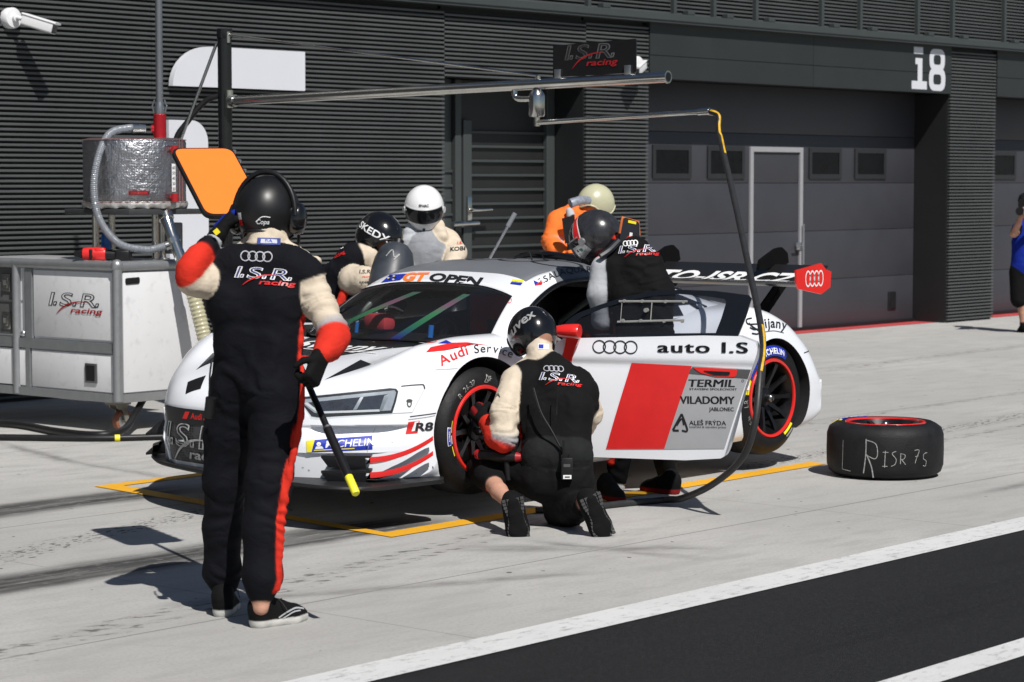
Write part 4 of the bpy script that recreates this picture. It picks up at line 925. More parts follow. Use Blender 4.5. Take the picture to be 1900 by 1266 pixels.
# roof rings, sun strip lettering, name strip
rm = proj_map(ROOFB, C3(0, 0, 1.6), (0, -1, 0), (1, 0, 0), .002, 1)
rl = rings4(.17, .022, 1.0); [setattr(v, 'co', Vector((v.co.x, v.co.y * .85, 0))) for v in rl.verts]
decal("roof_rings", [(shift(rl, .02, 1.28, 0, .95), BLKD, 0)], rm, car, .05)
bmap = corner_map(855.2, 515.8, C3(.80, .08, 1.115), 14.00, .0025, ROOFB)
ban = [(flip(shift(text_bm("GT", 22, .05, .3, 1.55, 'LEFT'), 0, 0, -.01), 741, 520), ORANGED, 0), (flip(shift(text_bm("OPEN", 22, .045, .28, 1.72, 'LEFT'), 0, 0, -.125), 792, 520), BLKD, 0), (poly_bm([(702, 523), (717, 507), (752, 506), (739, 519)]), BLUED, 0), (poly_bm([(951, 521), (972, 523), (970, 527), (950, 525)]), YELD, 0), (poly_bm([(949, 526), (970, 528), (966, 533), (947, 530)]), BLUED, 0)]
for i in range(6): ban.append((ring_bm(2.4, 1.6, 1.5, 722 + 9 * math.cos(i * 1.05) * .8, 514 + 4 * math.sin(i * 1.05), 8), YELD if i % 2 else BLK, .001))
decal("sun_strip_lettering", ban, bmap, car, 8)
decal("strip_sticker", [(ring_bm(4.5, 5.5, 1, 945, 558), REDD, 0)], corner_map(938.5, 570.2, C3(.60, .60, .97), 13.60, .003, ROOFB), car, 8)
nm = corner_map(1044.3, 525.3, C3(1.1, .60, 1.09), 13.90, .0025, ROOFB)
decal("name_lettering", [(path_text("F.SALAQUARDA", [(1001, 531), (1030, 516), (1060, 507), (1110, 503)], 17, .012, .7), BLKD, 0), (poly_bm([(989, 522), (1004, 519), (1006, 524), (998, 526)]), WHITED, 0), (poly_bm([(998, 526), (1006, 523), (1005, 530), (992, 532)]), REDD, 0), (poly_bm([(989, 522), (998, 526), (992, 532)]), BLUED, .0005)], nm, car, 6)
# roof hatch and snorkel behind the rings
mb = MB(); mb.prism(fillet([(1.55, -.05), (1.98, -.05), (1.98, .46), (1.55, .46)], .06), lambda u, v, d: C3(u, v, d), 1.16, 1.232); 
mb.tube(smooth_path([C3(1.50, -.10, 1.20), C3(1.46, .02, 1.235), C3(1.46, .25, 1.235), C3(1.52, .52, 1.19)], 5), .02, 8); mb.build("roof_hatch", BLKG, car, 40)
mb = MB()
for k in range(3): mb.tube([C3(1.30 + .08 * k, .20 + .03 * k, 1.2), C3(1.32 + .08 * k, .16 + .03 * k, 1.255 - .02 * k)], [.006, .003], 6)
mb.build("aerial", BLK, car, 60)
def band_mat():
    m = bpy.data.materials.new("painted_screen_sheen"); t, N, L, P = nodes_of(m); tc = N.new("ShaderNodeTexCoord"); sp = N.new("ShaderNodeSeparateXYZ"); L.new(tc.outputs["Object"], sp.inputs[0]); r = N.new("ShaderNodeValToRGB")
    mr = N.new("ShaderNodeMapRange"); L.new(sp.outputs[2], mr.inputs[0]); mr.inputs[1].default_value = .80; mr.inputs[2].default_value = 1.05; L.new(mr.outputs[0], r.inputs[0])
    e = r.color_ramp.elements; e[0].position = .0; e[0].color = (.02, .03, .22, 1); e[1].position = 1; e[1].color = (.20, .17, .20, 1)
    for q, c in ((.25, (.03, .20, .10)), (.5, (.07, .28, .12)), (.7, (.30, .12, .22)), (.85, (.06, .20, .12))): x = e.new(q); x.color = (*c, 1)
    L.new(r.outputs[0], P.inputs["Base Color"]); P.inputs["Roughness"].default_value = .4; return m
BM_ = band_mat()  # rainbow sheen of the windscreen, painted onto added strips behind the glass
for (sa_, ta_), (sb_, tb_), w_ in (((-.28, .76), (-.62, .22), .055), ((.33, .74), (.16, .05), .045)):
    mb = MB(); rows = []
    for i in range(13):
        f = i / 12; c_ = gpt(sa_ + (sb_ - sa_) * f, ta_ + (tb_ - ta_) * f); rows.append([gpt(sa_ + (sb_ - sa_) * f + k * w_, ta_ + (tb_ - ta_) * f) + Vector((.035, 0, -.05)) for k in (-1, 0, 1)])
    mb.grid(rows); mb.build("screen_sheen_band", BM_, car, 180)
mb = MB(); mb.box((.55, .30, .80), (.66, .48, .90), bev=.03); mb.build("red_cushion", mat("cushion_red", (.55, .05, .07), .6), car)
# ---- rear wing
mb = MB(); P = []
for i in range(15):
    f = i / 14; P.append((3.08 + .36 * f, 1.035 + .10 * f + .0 - .055 * math.sin(math.pi * f) * .6))
low = [(u + .004, z - .035 * math.sin(math.pi * min(1, (i + 1) / 15)) - .004) for i, (u, z) in enumerate(P)]
mb.prism(P + low[::-1], lambda u, z, d: C3(u, d, z), -.868, .868); wing = mb.build("rear_wing", CARB, car, 40)
wt = lambda x, y, l=0: C3(3.10 + y * .95, x, pch([p[0] for p in P], [p[1] for p in P], 3.10 + y * .95) + .002 + l)
decal("wing_lettering", [(text_bm("AUTO-ISR.CZ", .25, .03, .0, .95), WHITED, 0)], (lambda x, y, l=0: wt(x + .02, y + .075, l)), wing, .05)
ep = [(3.06, 1.115), (3.343, 1.153), (3.397, 1.112), (3.457, 1.097), (3.449, .997), (3.346, .955), (3.089, .996), (3.066, 1.029)]
for e in (1, -1):
    mb = MB(); mb.prism(ep, lambda u, z, d: C3(u, e * d, z), .868, .882); eo = mb.build("endplate", RED, wing)
    if e > 0: decal("endplate_rings", [(rings4(.042, .008, .78), WHITED, 0)], (lambda x, y, l=0: C3(3.262 + x * .92, .884 + l, 1.058 + y * 1.25)), eo)
    sw = fillet([(3.36, .86), (3.28, .86), (3.50, 1.04), (3.60, 1.19), (3.50, 1.235), (3.36, 1.22), (3.30, 1.16), (3.33, 1.13), (3.44, 1.14), (3.42, 1.08)], .02)
    mb = MB(); mb.prism([(3.20, .80), (3.30, .80), (3.52, 1.00), (3.53, 1.16), (3.48, 1.16), (3.48, 1.02)], lambda u, z, d: C3(u, e * .445 + d, z), -.006, .006); mb.prism([(3.30, .80), (3.36, .80), (3.58, .98), (3.585, 1.16), (3.54, 1.16), (3.54, 1.0)], lambda u, z, d: C3(u, e * .445 + d, z), -.006, .006)
    mb.prism([(3.37, .90), (3.41, .90), (3.46, .88), (3.44, .86)], lambda u, z, d: C3(u, e * .445 + d, z), -.005, .005)
    mb.prism(fillet([(3.26, 1.10), (3.52, 1.12), (3.60, 1.14), (3.585, 1.205), (3.52, 1.245), (3.45, 1.235), (3.28, 1.165)], .006, 2), lambda u, z, d: C3(u, e * .445 + d, z), -.012, .012); mb.build("wing_mount", mat("matte_black", (.004, .004, .0045), .8, 0, .1, spec=.08), wing)
# ---- mirror on the far door, air jacks, sill floor
for u, v in ((-.55, 0), (2.2, .5), (2.2, -.5)):
    mb = MB(); mb.tube([C3(u, v, -LIFT), C3(u, v, -LIFT + .012), C3(u, v, .2)], [.05, .035, .03], 14); mb.build("air_jack", STEEL, car, 40)
# ---- near door, swung open about its front hinge
DA = R(-66.478)
drm = thing("door_hinge_placeholder", None, None); bpy.data.objects.remove(drm)
def D3(x, z, d=0):   # x along the open door, z above the ground, d = proud of the outer skin (towards the pit lane)
    c, s = math.cos(DA), math.sin(DA)
    return Vector((.479 + x * c + d * s, .0 - .9764 + x * s - d * c, z - LIFT))
# outward normal of the skin
pan = [(.083, .917), (.282, .938), (1.093, .960), (1.175, .944), (1.195, .887), (1.187, .843), (1.147, .741), (1.104, .596), (1.067, .45), (1.026, .324), (.997, .300), (.253, .283), (.099, .302), (.038, .537), (.037, .774)]
def bulge(x, z):
    return .022 * math.sin(math.pi * min(1, max(0, (z - .28) / .66))) + (.018 if z > .83 else .018 * max(0, (z - .795) / .035)) - (.0 if z > .36 else .05 * (.36 - z))
def door_skin():
    zs = [.283, .30, .318, .335, .36, .42, .48, .55, .62, .69, .74, .77, .79, .800, .812, .825, .84, .87, .90, .93, .96]
    lf = curve([(.283, .253), (.30, .12), (.32, .085), (.537, .038), (.774, .037), (.917, .083), (.935, .15), (.96, .9)])
    rf = curve([(.283, .80), (.295, .98), (.31, 1.01), (.324, 1.026), (.45, 1.067), (.596, 1.104), (.741, 1.147), (.843, 1.187), (.887, 1.195), (.944, 1.175), (.96, 1.10)])
    return [[(lf(z) + (rf(z) - lf(z)) * i / 24, z) for i in range(25)] for z in zs]
S = door_skin(); mb = MB()
mb.grid([[D3(x, z, bulge(x, z)) for x, z in r] for r in S], 0); mb.grid([[D3(x, z, -.055) for x, z in r] for r in S[::-1]], 1)
ed = [r[0] for r in S] + S[-1][1:] + [r[-1] for r in S[-2::-1]] + S[0][-2:0:-1]
mb.grid([[D3(x, z, bulge(x, z)) for x, z in ed + ed[:1]], [D3(x, z, -.055) for x, z in ed + ed[:1]]], 0)
door = mb.build("door", [WHITE, INNER], car, 28)
ddx, ddy = Vector((math.cos(DA), math.sin(DA), 0)), Vector((0, 0, 1))
DB = BVHTree.FromPolygons([D3(x, z, bulge(x, z)) for r in S for x, z in r], [(i * 25 + j, i * 25 + j + 1, (i + 1) * 25 + j + 1, (i + 1) * 25 + j) for i in range(len(S) - 1) for j in range(24)])
dm = proj_map(DB, D3(0, LIFT, .2) * 1.0 - Vector((0, 0, 0)), ddx, ddy, .003, .5)
dmz = lambda x, y, l=0: dm(x, y - LIFT, l)
L_ = [(poly_bm([(.505, .806), (.838, .796), (.685, .342), (.359, .331)]), REDD, 0), (poly_bm([(.838, .796), (1.160, .785), (1.141, .730), (1.017, .356), (.685, .342)]), GREYD, 0), (poly_bm([(.836, .790), (1.160, .781), (1.144, .733), (.820, .752)]), DKGREY, .001)]
decal("door_panel_graphic", L_, dmz, door, .08)
T = lambda s, size, x, y, b=.02, sx=1., sh=0, rot=0, sp=1.: (shift(strong(s, size, b, sx, sh, 'LEFT', sp), x, y, rot), BLKD, .0015)
decal("door_lettering", [(shift(rings4(.0365, .0065, 1.05, .60), .413, .889), BLKD, 0), T("auto I.S", .082, .650, .866, .05, 1.80, 0, .012, 1.10), T("TERMIL", .056, .816, .684, .045, 1.42, .12, .02), T("STAVEBNI SPOLECNOST", .0155, .826, .666, .02, 1.55, 0, .02), T("VILADOMY", .058, .777, .592, .035, 1.03, 0, .02), T("JABLONEC", .028, .937, .557, .02, 1.0, 0, .02), T("ALEŠ FRÝDA", .034, .826, .478, .015, 1.08, 0, .02), (shift(text_bm("tesařské & stavební práce", .0175, -.002, 0, 1.12, 'LEFT'), .826, .462, .02), BLKD, .0015),
    (stroke_bm([(.735, .446), (.785, .536)], .012), BLKD, .0015), (stroke_bm([(.735, .445), (.768, .445)], .012), BLKD, .0015), (stroke_bm([(.785, .536), (.815, .449), (.785, .446)], .011), BLKD, .0015), (stroke_bm([(.757, .472), (.785, .510), (.796, .475)], .009), BLKD, .0015), (ring_bm(.007, .007, .002, 1.117, .722, 14), BLKD, .0015), (ring_bm(.012, .012, .0119, .335, .548, 16), mat("dull_spot", (.55, .54, .5), .7), .001)], dmz, door, .04)
hd = MB(); dz = lambda x, z, d: D3(x, z, bulge(x, z) + d)
hd.prism(fillet([(.843, .788), (1.088, .784), (1.080, .742), (.965, .742), (.885, .760)], .015), dz, .001, .008); hd.build("door_handle", RED, door, 40)
hd = MB(); hd.prism(fillet([(.90, .772), (1.05, .769), (1.045, .750), (.96, .750)], .01), dz, .0085, .012); hd.build("handle_recess", BLK, door, 40)
# window: black surround and clear sheet with sliding hatch
wo = [(.099, .985), (.145, 1.035), (.19, 1.066), (.312, 1.114), (.462, 1.163), (.612, 1.192), (.761, 1.2), (.939, 1.196), (1.129, 1.176), (1.148, 1.156), (1.116, 1.04), (1.087, .958), (.236, .932), (.12, .925)]
wi = [(.15, .972), (.175, 1.01), (.215, 1.046), (.325, 1.092), (.468, 1.139), (.614, 1.168), (.756, 1.177), (.90, 1.168), (1.00, 1.155), (1.012, 1.140), (.990, 1.05), (.965, .974), (.246, .954), (.17, .95)]
mb = MB(); nn = len(wo)
def tilt(x, z, d): return D3(x, z, d + .018 - .30 * max(0, z - .95))
V = [tilt(x, z, d) for d in (.0, -.02) for pl in (wo, wi) for x, z in pl]
F = []
for i in range(nn):
    j = (i + 1) % nn
    F += [(i, j, nn + j, nn + i), (2 * nn + i, 3 * nn + i, 3 * nn + j, 2 * nn + j), (i, 2 * nn + i, 2 * nn + j, j), (nn + i, nn + j, 3 * nn + j, 3 * nn + i)]
mb.add(V, F); mb.build("door_window_frame", BLKG, door)
bmw = poly_bm(wi); decal("door_window", [(bmw, GLW, 0)], lambda x, y, l=0: tilt(x, y, -.008), door)
mb = MB(); fr = [(.432, 1.128), (.791, 1.133), (.786, 1.046), (.433, 1.029)]
for a, b, r in (((.42, 1.134), (.80, 1.139), .0055), ((.42, 1.024), (.79, 1.040), .0055), ((.604, 1.136), (.604, 1.032), .003), ((.437, 1.134), (.437, 1.026), .002)): mb.tube([tilt(*a, .008), tilt(*b, .008)], r * 1.1, 6)
for x in (.45, .55, .68, .78): mb.tube([tilt(x, 1.137, .0), tilt(x, 1.137, .018)], .009, 8); mb.tube([tilt(x, 1.033, .0), tilt(x, 1.033, .018)], .009, 8)
mb.tube([tilt(.578, 1.09, 0), tilt(.578, 1.09, .03)], .012, 10)
mb.build("window_slide", mat("clear_rail", (.26, .26, .25), .15, 0, .1, 30), door, 50)
# door mirror
mb = MB(); rows = []
for i, (x, r1, r2) in enumerate(((.072, .004, .003), (.085, .02, .016), (.11, .034, .026), (.15, .044, .033), (.20, .048, .036), (.228, .048, .036), (.236, .044, .033))):
    rows.append([D3(x, .975 + r2 * 1.12 * math.sin(a), .10 + r1 * 1.1 * math.cos(a)) for a in [2 * math.pi * k / 20 for k in range(21)]])
mb.grid(rows); mb.add([rows[-1][k] for k in range(20)], [tuple(range(20))]); mr = mb.build("mirror", RED, door, 50)
mb = MB(); mb.grid([[D3(x, z, d) for x, z in ((.130, .945), (.222, .945))] for d in (.10, .02)]); 
mb.prism([(.155, .940), (.228, .940), (.185, .865), (.170, .805), (.105, .805), (.125, .86)], lambda x, z, d: D3(x, z, d + bulge(x, min(z, .8)) + .05 * max(0, (z - .86) / .08)), -.02, .014); mb.build("mirror_arm", RED, mr, 40)
# ================================================================ FUEL RIG, BOOM, HOSES, LOOSE WHEEL
CARTW = mat("cart_panel_white", (.66, .66, .67), .4, 0, .03, 5, dirt=.15)
KX, KY = 11.06, 13.27
cart = thing("fuel_cart", "white wheeled fuel rig cart with grey rounded rails and the team logo", "cart", (KX, KY, 0))
mb = MB(); mb.box((.03, .03, .25), (.80, 1.15, 1.185)); mb.build("cart_body", CARTW, cart)
mb = MB()
def rail(a, b, r=.036): mb.tube([a, b], r, 14)
rail((.02, .02, .225), (.02, .02, 1.20)); rail((0.82, .02, .225), (0.82, .02, 1.20)); rail((.02, 1.16, .225), (.02, 1.16, 1.20))
rail((.02, .02, 1.185), (0.82, .02, 1.185)); rail((.02, .02, 1.185), (.02, 1.9, 1.185)); mb.box((.0, .0, .215), (.84, .05, .275)); mb.box((.0, .051, .215), (.05, 1.9, .275)); mb.box((.004, .06, .565), (.03, 1.9, .635))
mb.box((.004, 1.0, .276), (.03, 1.045, .564)); mb.box((.004, .97, .636), (.03, 1.045, 1.15))
bmq = bmesh.new(); bmesh.ops.create_uvsphere(bmq, u_segments=16, v_segments=10, radius=.045); mb.bm(bmq, 0, Matrix.Translation((.02, .02, 1.19)))
mb.build("cart_frame", GALV, cart, 40)
mb = MB(); mb.box((.012, .065, .655), (.028, .955, 1.140), bev=.004); mb.build("side_panel", CARTW, cart)
mb = MB(); mb.box((.012, .065, .285), (.028, .985, .555), bev=.004); dw = mb.build("drawer", CARTW, cart)
mb = MB(); mb.box((.012, 1.055, .285), (.028, 1.9, .555), bev=.004); dw2 = mb.build("drawer", CARTW, cart)
mb = MB(); mb.box((.065, .010, .285), (.775, .028, 1.140), bev=.004); mb.build("end_panel", CARTW, cart)
mb = MB(); mb.box((-.001, .235, .345), (.0119, .365, .485), bev=.004); lt = mb.build("latch", mat("latch_steel", (.18, .18, .18), .4, .8, .1), dw)
mb = MB(); mb.box((-.004, .255, .360), (-.0012, .345, .470)); mb.build("latch_recess", BLK, lt)
mb = MB(); mb.prism(fillet([(.085, 1.055), (.215, 1.06), (.215, 1.105), (.085, 1.10)], .015), lambda x, z, d: (x, .0095 - d, z), 0, .006); mb.build("grip_slot", BLK, cart)
decal("cart_logo", team_logo(.100, BLKD, CARTW, DKRED, 1.75), plane_map((.0115, .505, .887), (0, -1, 0), (0, 0, 1), .002), cart)
mb = MB(); mb.box((.03, .03, 1.19), (.82, 1.9, 1.212), bev=.004); mb.build("cart_top", mat("cart_top", (.42, .42, .43), .4, .2, .05), cart)
for x, y in ((.10, .12), (.72, .12), (.10, 1.7)):
    mb = MB(); mb.box((x - .07, y - .06, .195), (x + .07, y + .06, .214)); mb.prism([(-.05, .20), (.05, .20), (.055, .07), (.035, .05), (.01, .15), (-.04, .17)], lambda a, z, d: (x + a, y + d, z), -.045, -.037); mb.prism([(-.05, .20), (.05, .20), (.055, .07), (.035, .05), (.01, .15), (-.04, .17)], lambda a, z, d: (x + a, y + d, z), .037, .045); mb.tube([(x + .04, y - .05, .075), (x + .04, y + .05, .075)], .012, 10)
    ca = mb.build("caster", mat("caster_steel", (.30, .28, .24), .5, .7, .15), cart, 40)
    Mx = Matrix.Translation((x + .04, y, .075)) @ MY
    mb = MB(); mb.lathe([(.055, -.026), (.075, -.022), (.075, .022), (.055, .026)], 28, Mx, closed=True); mb.build("caster_tyre", mat("caster_rubber", (.25, .09, .045), .6), ca, 40)
    mb = MB(); mb.lathe([(0, -.02), (.054, -.02), (.054, .02), (0, .02)], 24, Mx); mb.build("caster_hub", ALU, ca, 40)
mb = MB(); mb.box((.70, -.035, .80), (.835, -.018, 1.06), bev=.02); mb.build("black_holder", BLK, cart)
# flight case standing on the cart's rear half
fc = thing("flight_case", "dark grey flight case with butterfly catches at the left edge behind the fuel cart", "case", (KX, KY + 1.08, .636))
CASEM = mat("case_grey", (.085, .085, .085), .5, 0, .08, 6)
mb = MB(); mb.box((.035, 0, .03), (1.1, .95, .54), bev=.01); cb = mb.build("case_body", CASEM, fc)
mb = MB()
for z in (.02, .545): mb.tube([(.03, 0, z), (.03, .95, z)], .014, 8)
mb.tube([(.03, 0, .02), (.03, 0, .545)], .014, 8); mb.box((.028, .0, .26), (.036, .95, .275))
for z in (.03, .535):
    b = bmesh.new(); bmesh.ops.create_uvsphere(b, u_segments=14, v_segments=8, radius=.026); mb.bm(b, 0, Matrix.Translation((.025, .01, z)))
mb.build("case_edge", ALU, fc, 40)
for z in (.40, .12):
    mb = MB(); mb.box((.024, .17, z - .065), (.034, .27, z + .065), bev=.004); mb.box((.018, .195, z - .04), (.0238, .245, z + .035), bev=.003); mb.tube([(.012, .22, z - .02), (.012, .22, z + .02)], .012, 8); mb.build("catch", STEEL, fc, 40)
# fuel drum on its stand
dx, dy = 11.53 - KX, 13.62 - KY
tank = thing("fuel_tank", "round fuel tank wrapped in quilted silver foil standing above the cart", "fuel tank", (11.53, 13.62, 1.212))
def foil():
    m = bpy.data.materials.new("silver_foil"); t, N, L, P = nodes_of(m); X = NX(t); pos = N.new("ShaderNodeTexCoord").outputs["Object"]
    P.inputs["Base Color"].default_value = (.62, .62, .63, 1); P.inputs["Metallic"].default_value = 1; P.inputs["Roughness"].default_value = .38
    n = X.noise(pos, 9, 5, .6); n2 = X.noise(pos, 30, 4, .6)
    sp = N.new("ShaderNodeSeparateXYZ"); L.new(pos, sp.inputs[0]); ang = X.m('MULTIPLY', X.m('ARCTAN2', sp.outputs[1], sp.outputs[0]), 62 / 1.0)
    q = X.m('MULTIPLY', X.m('ABSOLUTE', X.m('SINE', ang)), X.m('ABSOLUTE', X.m('SINE', X.m('MULTIPLY', sp.outputs[2], 168)))); q = X.m('POWER', q, .5)
    h = X.m('ADD', X.m('MULTIPLY', n, 2.6), X.m('ADD', X.m('MULTIPLY', n2, 1.1), X.m('MULTIPLY', q, .10)))
    b = N.new("ShaderNodeBump"); b.inputs["Distance"].default_value = .009; b.inputs["Strength"].default_value = .8; L.new(h, b.inputs["Height"]); L.new(b.outputs[0], P.inputs["Normal"])
    L.new(X.mix(X.step(q, .0, .35), (.20, .20, .215), (.40, .40, .42)), P.inputs["Base Color"]); return m
FOIL = foil()
mb = MB(); mb.lathe([(0, .385), (.355, .385), (.372, .40), (.37, .50), (.372, .62), (.37, .75), (.374, .85), (.365, .875), (.33, .885), (0, .885)], 64); drum = mb.build("drum", FOIL, tank, 50)
mb = MB(); mb.lathe([(.374, .876), (.378, .873), (.374, .870)], 64, closed=True); mb.lathe([(.376, .428), (.3795, .425), (.376, .422)], 64, closed=True)
for a in (-72, -66): mb.tube([(.376 * math.cos(R(a)), .376 * math.sin(R(a)), .43), (.376 * math.cos(R(a)), .376 * math.sin(R(a)), .87)], .0035, 6)
mb.build("red_piping", mat("piping_red", (.26, .09, .085), .6), drum, 60)
mb = MB(); prof = []
V = []
for k, (r0, z0) in enumerate(((.374, .43), (.380, .41), (.376, .385), (.35, .375))):
    V.append([(( r0 + .006 * math.sin(j * 2.3 + k)) * math.cos(2 * math.pi * j / 96), (r0 + .006 * math.sin(j * 2.3 + k)) * math.sin(2 * math.pi * j / 96), z0 + (.007 * math.sin(j * 1.3 + k) if k > 1 else 0)) for j in range(97)])
mb.grid(V); mb.build("foil_skirt", mat("foil_skirt", (.50, .49, .47), .45, .5, .12, 20, bump=.006, bscale=30), drum, 60)
nrm = math.atan2(-13.62, -11.53)  # towards the pit lane
def drum_map(a0):
    return lambda x, y, l=0: Vector(((.378 + l) * math.cos(a0 + x / .375), (.378 + l) * math.sin(a0 + x / .375), y))
va = R(-139.1)
decal("drum_label", [(poly_bm([(-.08, .476), (.07, .476), (.07, .505), (-.08, .505)]), DKRED, 0), (poly_bm([(-.076, .480), (.066, .480), (.066, .501), (-.076, .501)]), BLKD, .001), (shift(text_bm("CONTAINER", .019, .02, 0, 1.1), -.005, .484), REDD, .002)], drum_map(va + .25), drum, .03)
gau = [(poly_bm([(-.02, .50), (.02, .50), (.02, .70), (-.02, .70)]), WHITED, 0)] + [(shift(text_bm(str(20 + 10 * i), .030, .01, 0, 1), 0, .508 + .038 * i), BLKD, .001) for i in range(5)]
decal("level_gauge", gau, drum_map(va + .98), drum, .03)
mb = MB()
for z in (.80, .455): mb.tube([(.375 * math.cos(va + .93), .375 * math.sin(va + .93), z), (.41 * math.cos(va + .93), .41 * math.sin(va + .93), z)], .022, 10); mb.tube([(.405 * math.cos(va + .93), .405 * math.sin(va + .93), z - .03), (.405 * math.cos(va + .93), .405 * math.sin(va + .93), z + .03)], .026, 10)
mb.build("gauge_fitting", DKRED, tank, 50)
mb = MB(); mb.box((-.36, -.36, .335), (.36, .36, .374), bev=.005); mb.build("stand_deck", mat("stand_dark", (.06, .062, .065), .5, .4, .1), tank)
for x, y in ((-.22, .18), (.02, -.20), (.26, -.0), (-.02, .24)):
    mb = MB(); mb.tube([(x, y, 0), (x, y, .335)], .026, 14); mb.lathe([(.055, 0), (.055, .012), (.03, .016)], 24, Matrix.Translation((x, y, 0))); mb.build("stand_leg", STEEL, tank, 50)
# vent pipe with red tee on the drum
vx, vy = 11.67 - 11.53, 13.50 - 13.62
mb = MB(); mb.lathe([(0, .88), (.047, .88), (.047, 1.055), (.04, 1.06), (0, 1.06)], 28, Matrix.Translation((vx, vy, 0))); mb.tube([(vx, vy, .955), (vx - .06 * math.sin(TH), vy + .06 * math.cos(TH), .955)], .030, 14); tee = mb.build("red_tee", mat("anodised_red", (.52, .02, .03), .3, .6, .08), tank, 50)
mb = MB(); mb.tube([(vx, vy, 1.06), (vx, vy, 3.2)], .026, 18); mb.lathe([(.036, 1.06), (.038, 1.10), (.032, 1.13), (.028, 1.15)], 20, Matrix.Translation((vx, vy, 0))); 
for s in (-1, 1): mb.tube([(vx + s * .04 * math.sin(TH), vy - s * .04 * math.cos(TH), 1.075), (vx + s * .052 * math.sin(TH), vy - s * .052 * math.cos(TH), 1.12), (vx + s * .035 * math.sin(TH), vy - s * .035 * math.cos(TH), 1.165)], .007, 6)
mb.build("vent_pipe", mat("pipe_grey", (.30, .31, .33), .3, .8, .1, 6), tank, 60)
# clear ribbed hose looping from the tee down to the valve
def S_(px, py, Z):     # helper for hose runs: offsets in the rig's own frame (right, up) about the drum centre
    return Vector((px * math.sin(TH) + Z * math.cos(TH), -px * math.cos(TH) + Z * math.sin(TH), py))
HOSE = mat("ribbed_hose", (.20, .215, .24), .25, 0, .12, 40, coat=.4)
def ribbed(path, r, pitch):
    P = smooth_path(path, 10); out = [P[0]]; rad = [r]; acc = 0
    for a, b in zip(P, P[1:]):
        L = (b - a).length; k = max(1, int(L / (pitch / 4)))
        for i in range(1, k + 1): acc += L / k; out.append(a.lerp(b, i / k)); rad.append(r + .08 * r * math.sin(2 * math.pi * acc / pitch))
    mb = MB(); mb.tube(out, rad, 14); return mb
hp = [S_(.07, .955, -.06), S_(-.03, .955, -.12), S_(-.14, .91, -.25), S_(-.20, .75, -.36), S_(-.225, .52, -.42), S_(-.19, .30, -.40), S_(-.06, .13, -.36), S_(.12, .085, -.33), S_(.22, .10, -.30), S_(.30, .125, -.28)]
hp = [p + Vector((.0, .0, 0)) for p in hp]
hs = ribbed(hp, .027, .014); hs.build("vent_hose", HOSE, tank, 60)
mb = MB(); mb.tube([S_(.085, .955, -.055), S_(.0, .955, -.10)], [.033, .036], 14); mb.tube([S_(.26, .11, -.29), S_(.33, .135, -.27)], [.034, .032], 14); mb.build("hose_fitting", STEEL, tank, 50)
mb = MB(); mb.tube([S_(.24, .36, -.20), S_(.27, .28, -.24), S_(.30, .20, -.27), S_(.36, .05, -.30), S_(.42, -.10, -.32)], [.05, .046, .040, .043, .045], 16); mb.tube([S_(.25, .335, -.21), S_(.262, .30, -.23)], [.056, .056], 16); mb.tube([S_(.31, .17, -.275), S_(.325, .135, -.28)], [.050, .050], 16); mb.build("fuel_valve", STEEL, tank, 50)
fh = [S_(.42, -.10, -.32), S_(.47, -.26, -.33), S_(.53, -.50, -.34), S_(.575, -.70, -.36), S_(.60, -.90, -.40), S_(.58, -1.05, -.6), S_(.7, -1.13, -.9)]
ribbed(fh, .052, .03).build("fuel_hose", mat("fuel_hose_clear", (.44, .41, .27), .25, 0, .15, 30, coat=.4), tank, 60)
mb = MB(); mb.box((.28, -.07, .04), (.40, .05, .27), bev=.01); mb.build("overflow_tank", mat("tank_grey", (.24, .245, .25), .4, .3, .05), tank)
# tools on the cart
gun = thing("impact_wrench", "red and black cordless impact wrench lying on the white cart top", "power tool", (11.17, 13.56, 1.212), R(-52))
mb = MB(); mb.tube([(-.14, 0, .055), (-.135, 0, .055), (-.10, 0, .055), (.02, 0, .055), (.03, 0, .055)], [.02, .042, .046, .050, .046], 16); mb.box((-.05, -.045, .01), (.03, .045, .10), bev=.015); mb.build("motor_body", REDD, gun, 50)
mb = MB(); mb.tube([(.02, 0, .05), (.16, 0, .045)], [.035, .032], 14); mb.box((.10, -.05, .0), (.21, .05, .085), bev=.015); mb.build("handle", BLK, gun, 50)
mb = MB(); mb.tube([(-.20, 0, .055), (-.14, 0, .055)], [.018, .034], 14); mb.box((-.085, -.052, .02), (-.06, .052, .09), bev=.008); mb.build("nose", BLK, gun, 50)
bot = thing("water_bottle", "clear blue water bottle standing on the fuel cart behind a leg", "bottle", (11.42, 13.82, 1.212))
mb = MB(); mb.lathe([(0, 0), (.032, 0), (.035, .01), (.033, .05), (.035, .09), (.033, .13), (.035, .16), (.03, .19), (.014, .215), (.014, .235), (0, .235)], 24); mb.build("bottle_body", BLUEP, bot, 60)
mb = MB(); mb.lathe([(0, .255), (.0155, .255), (.0155, .228), (.0145, .228)], 20); mb.build("cap", BLUED, bot, 40)
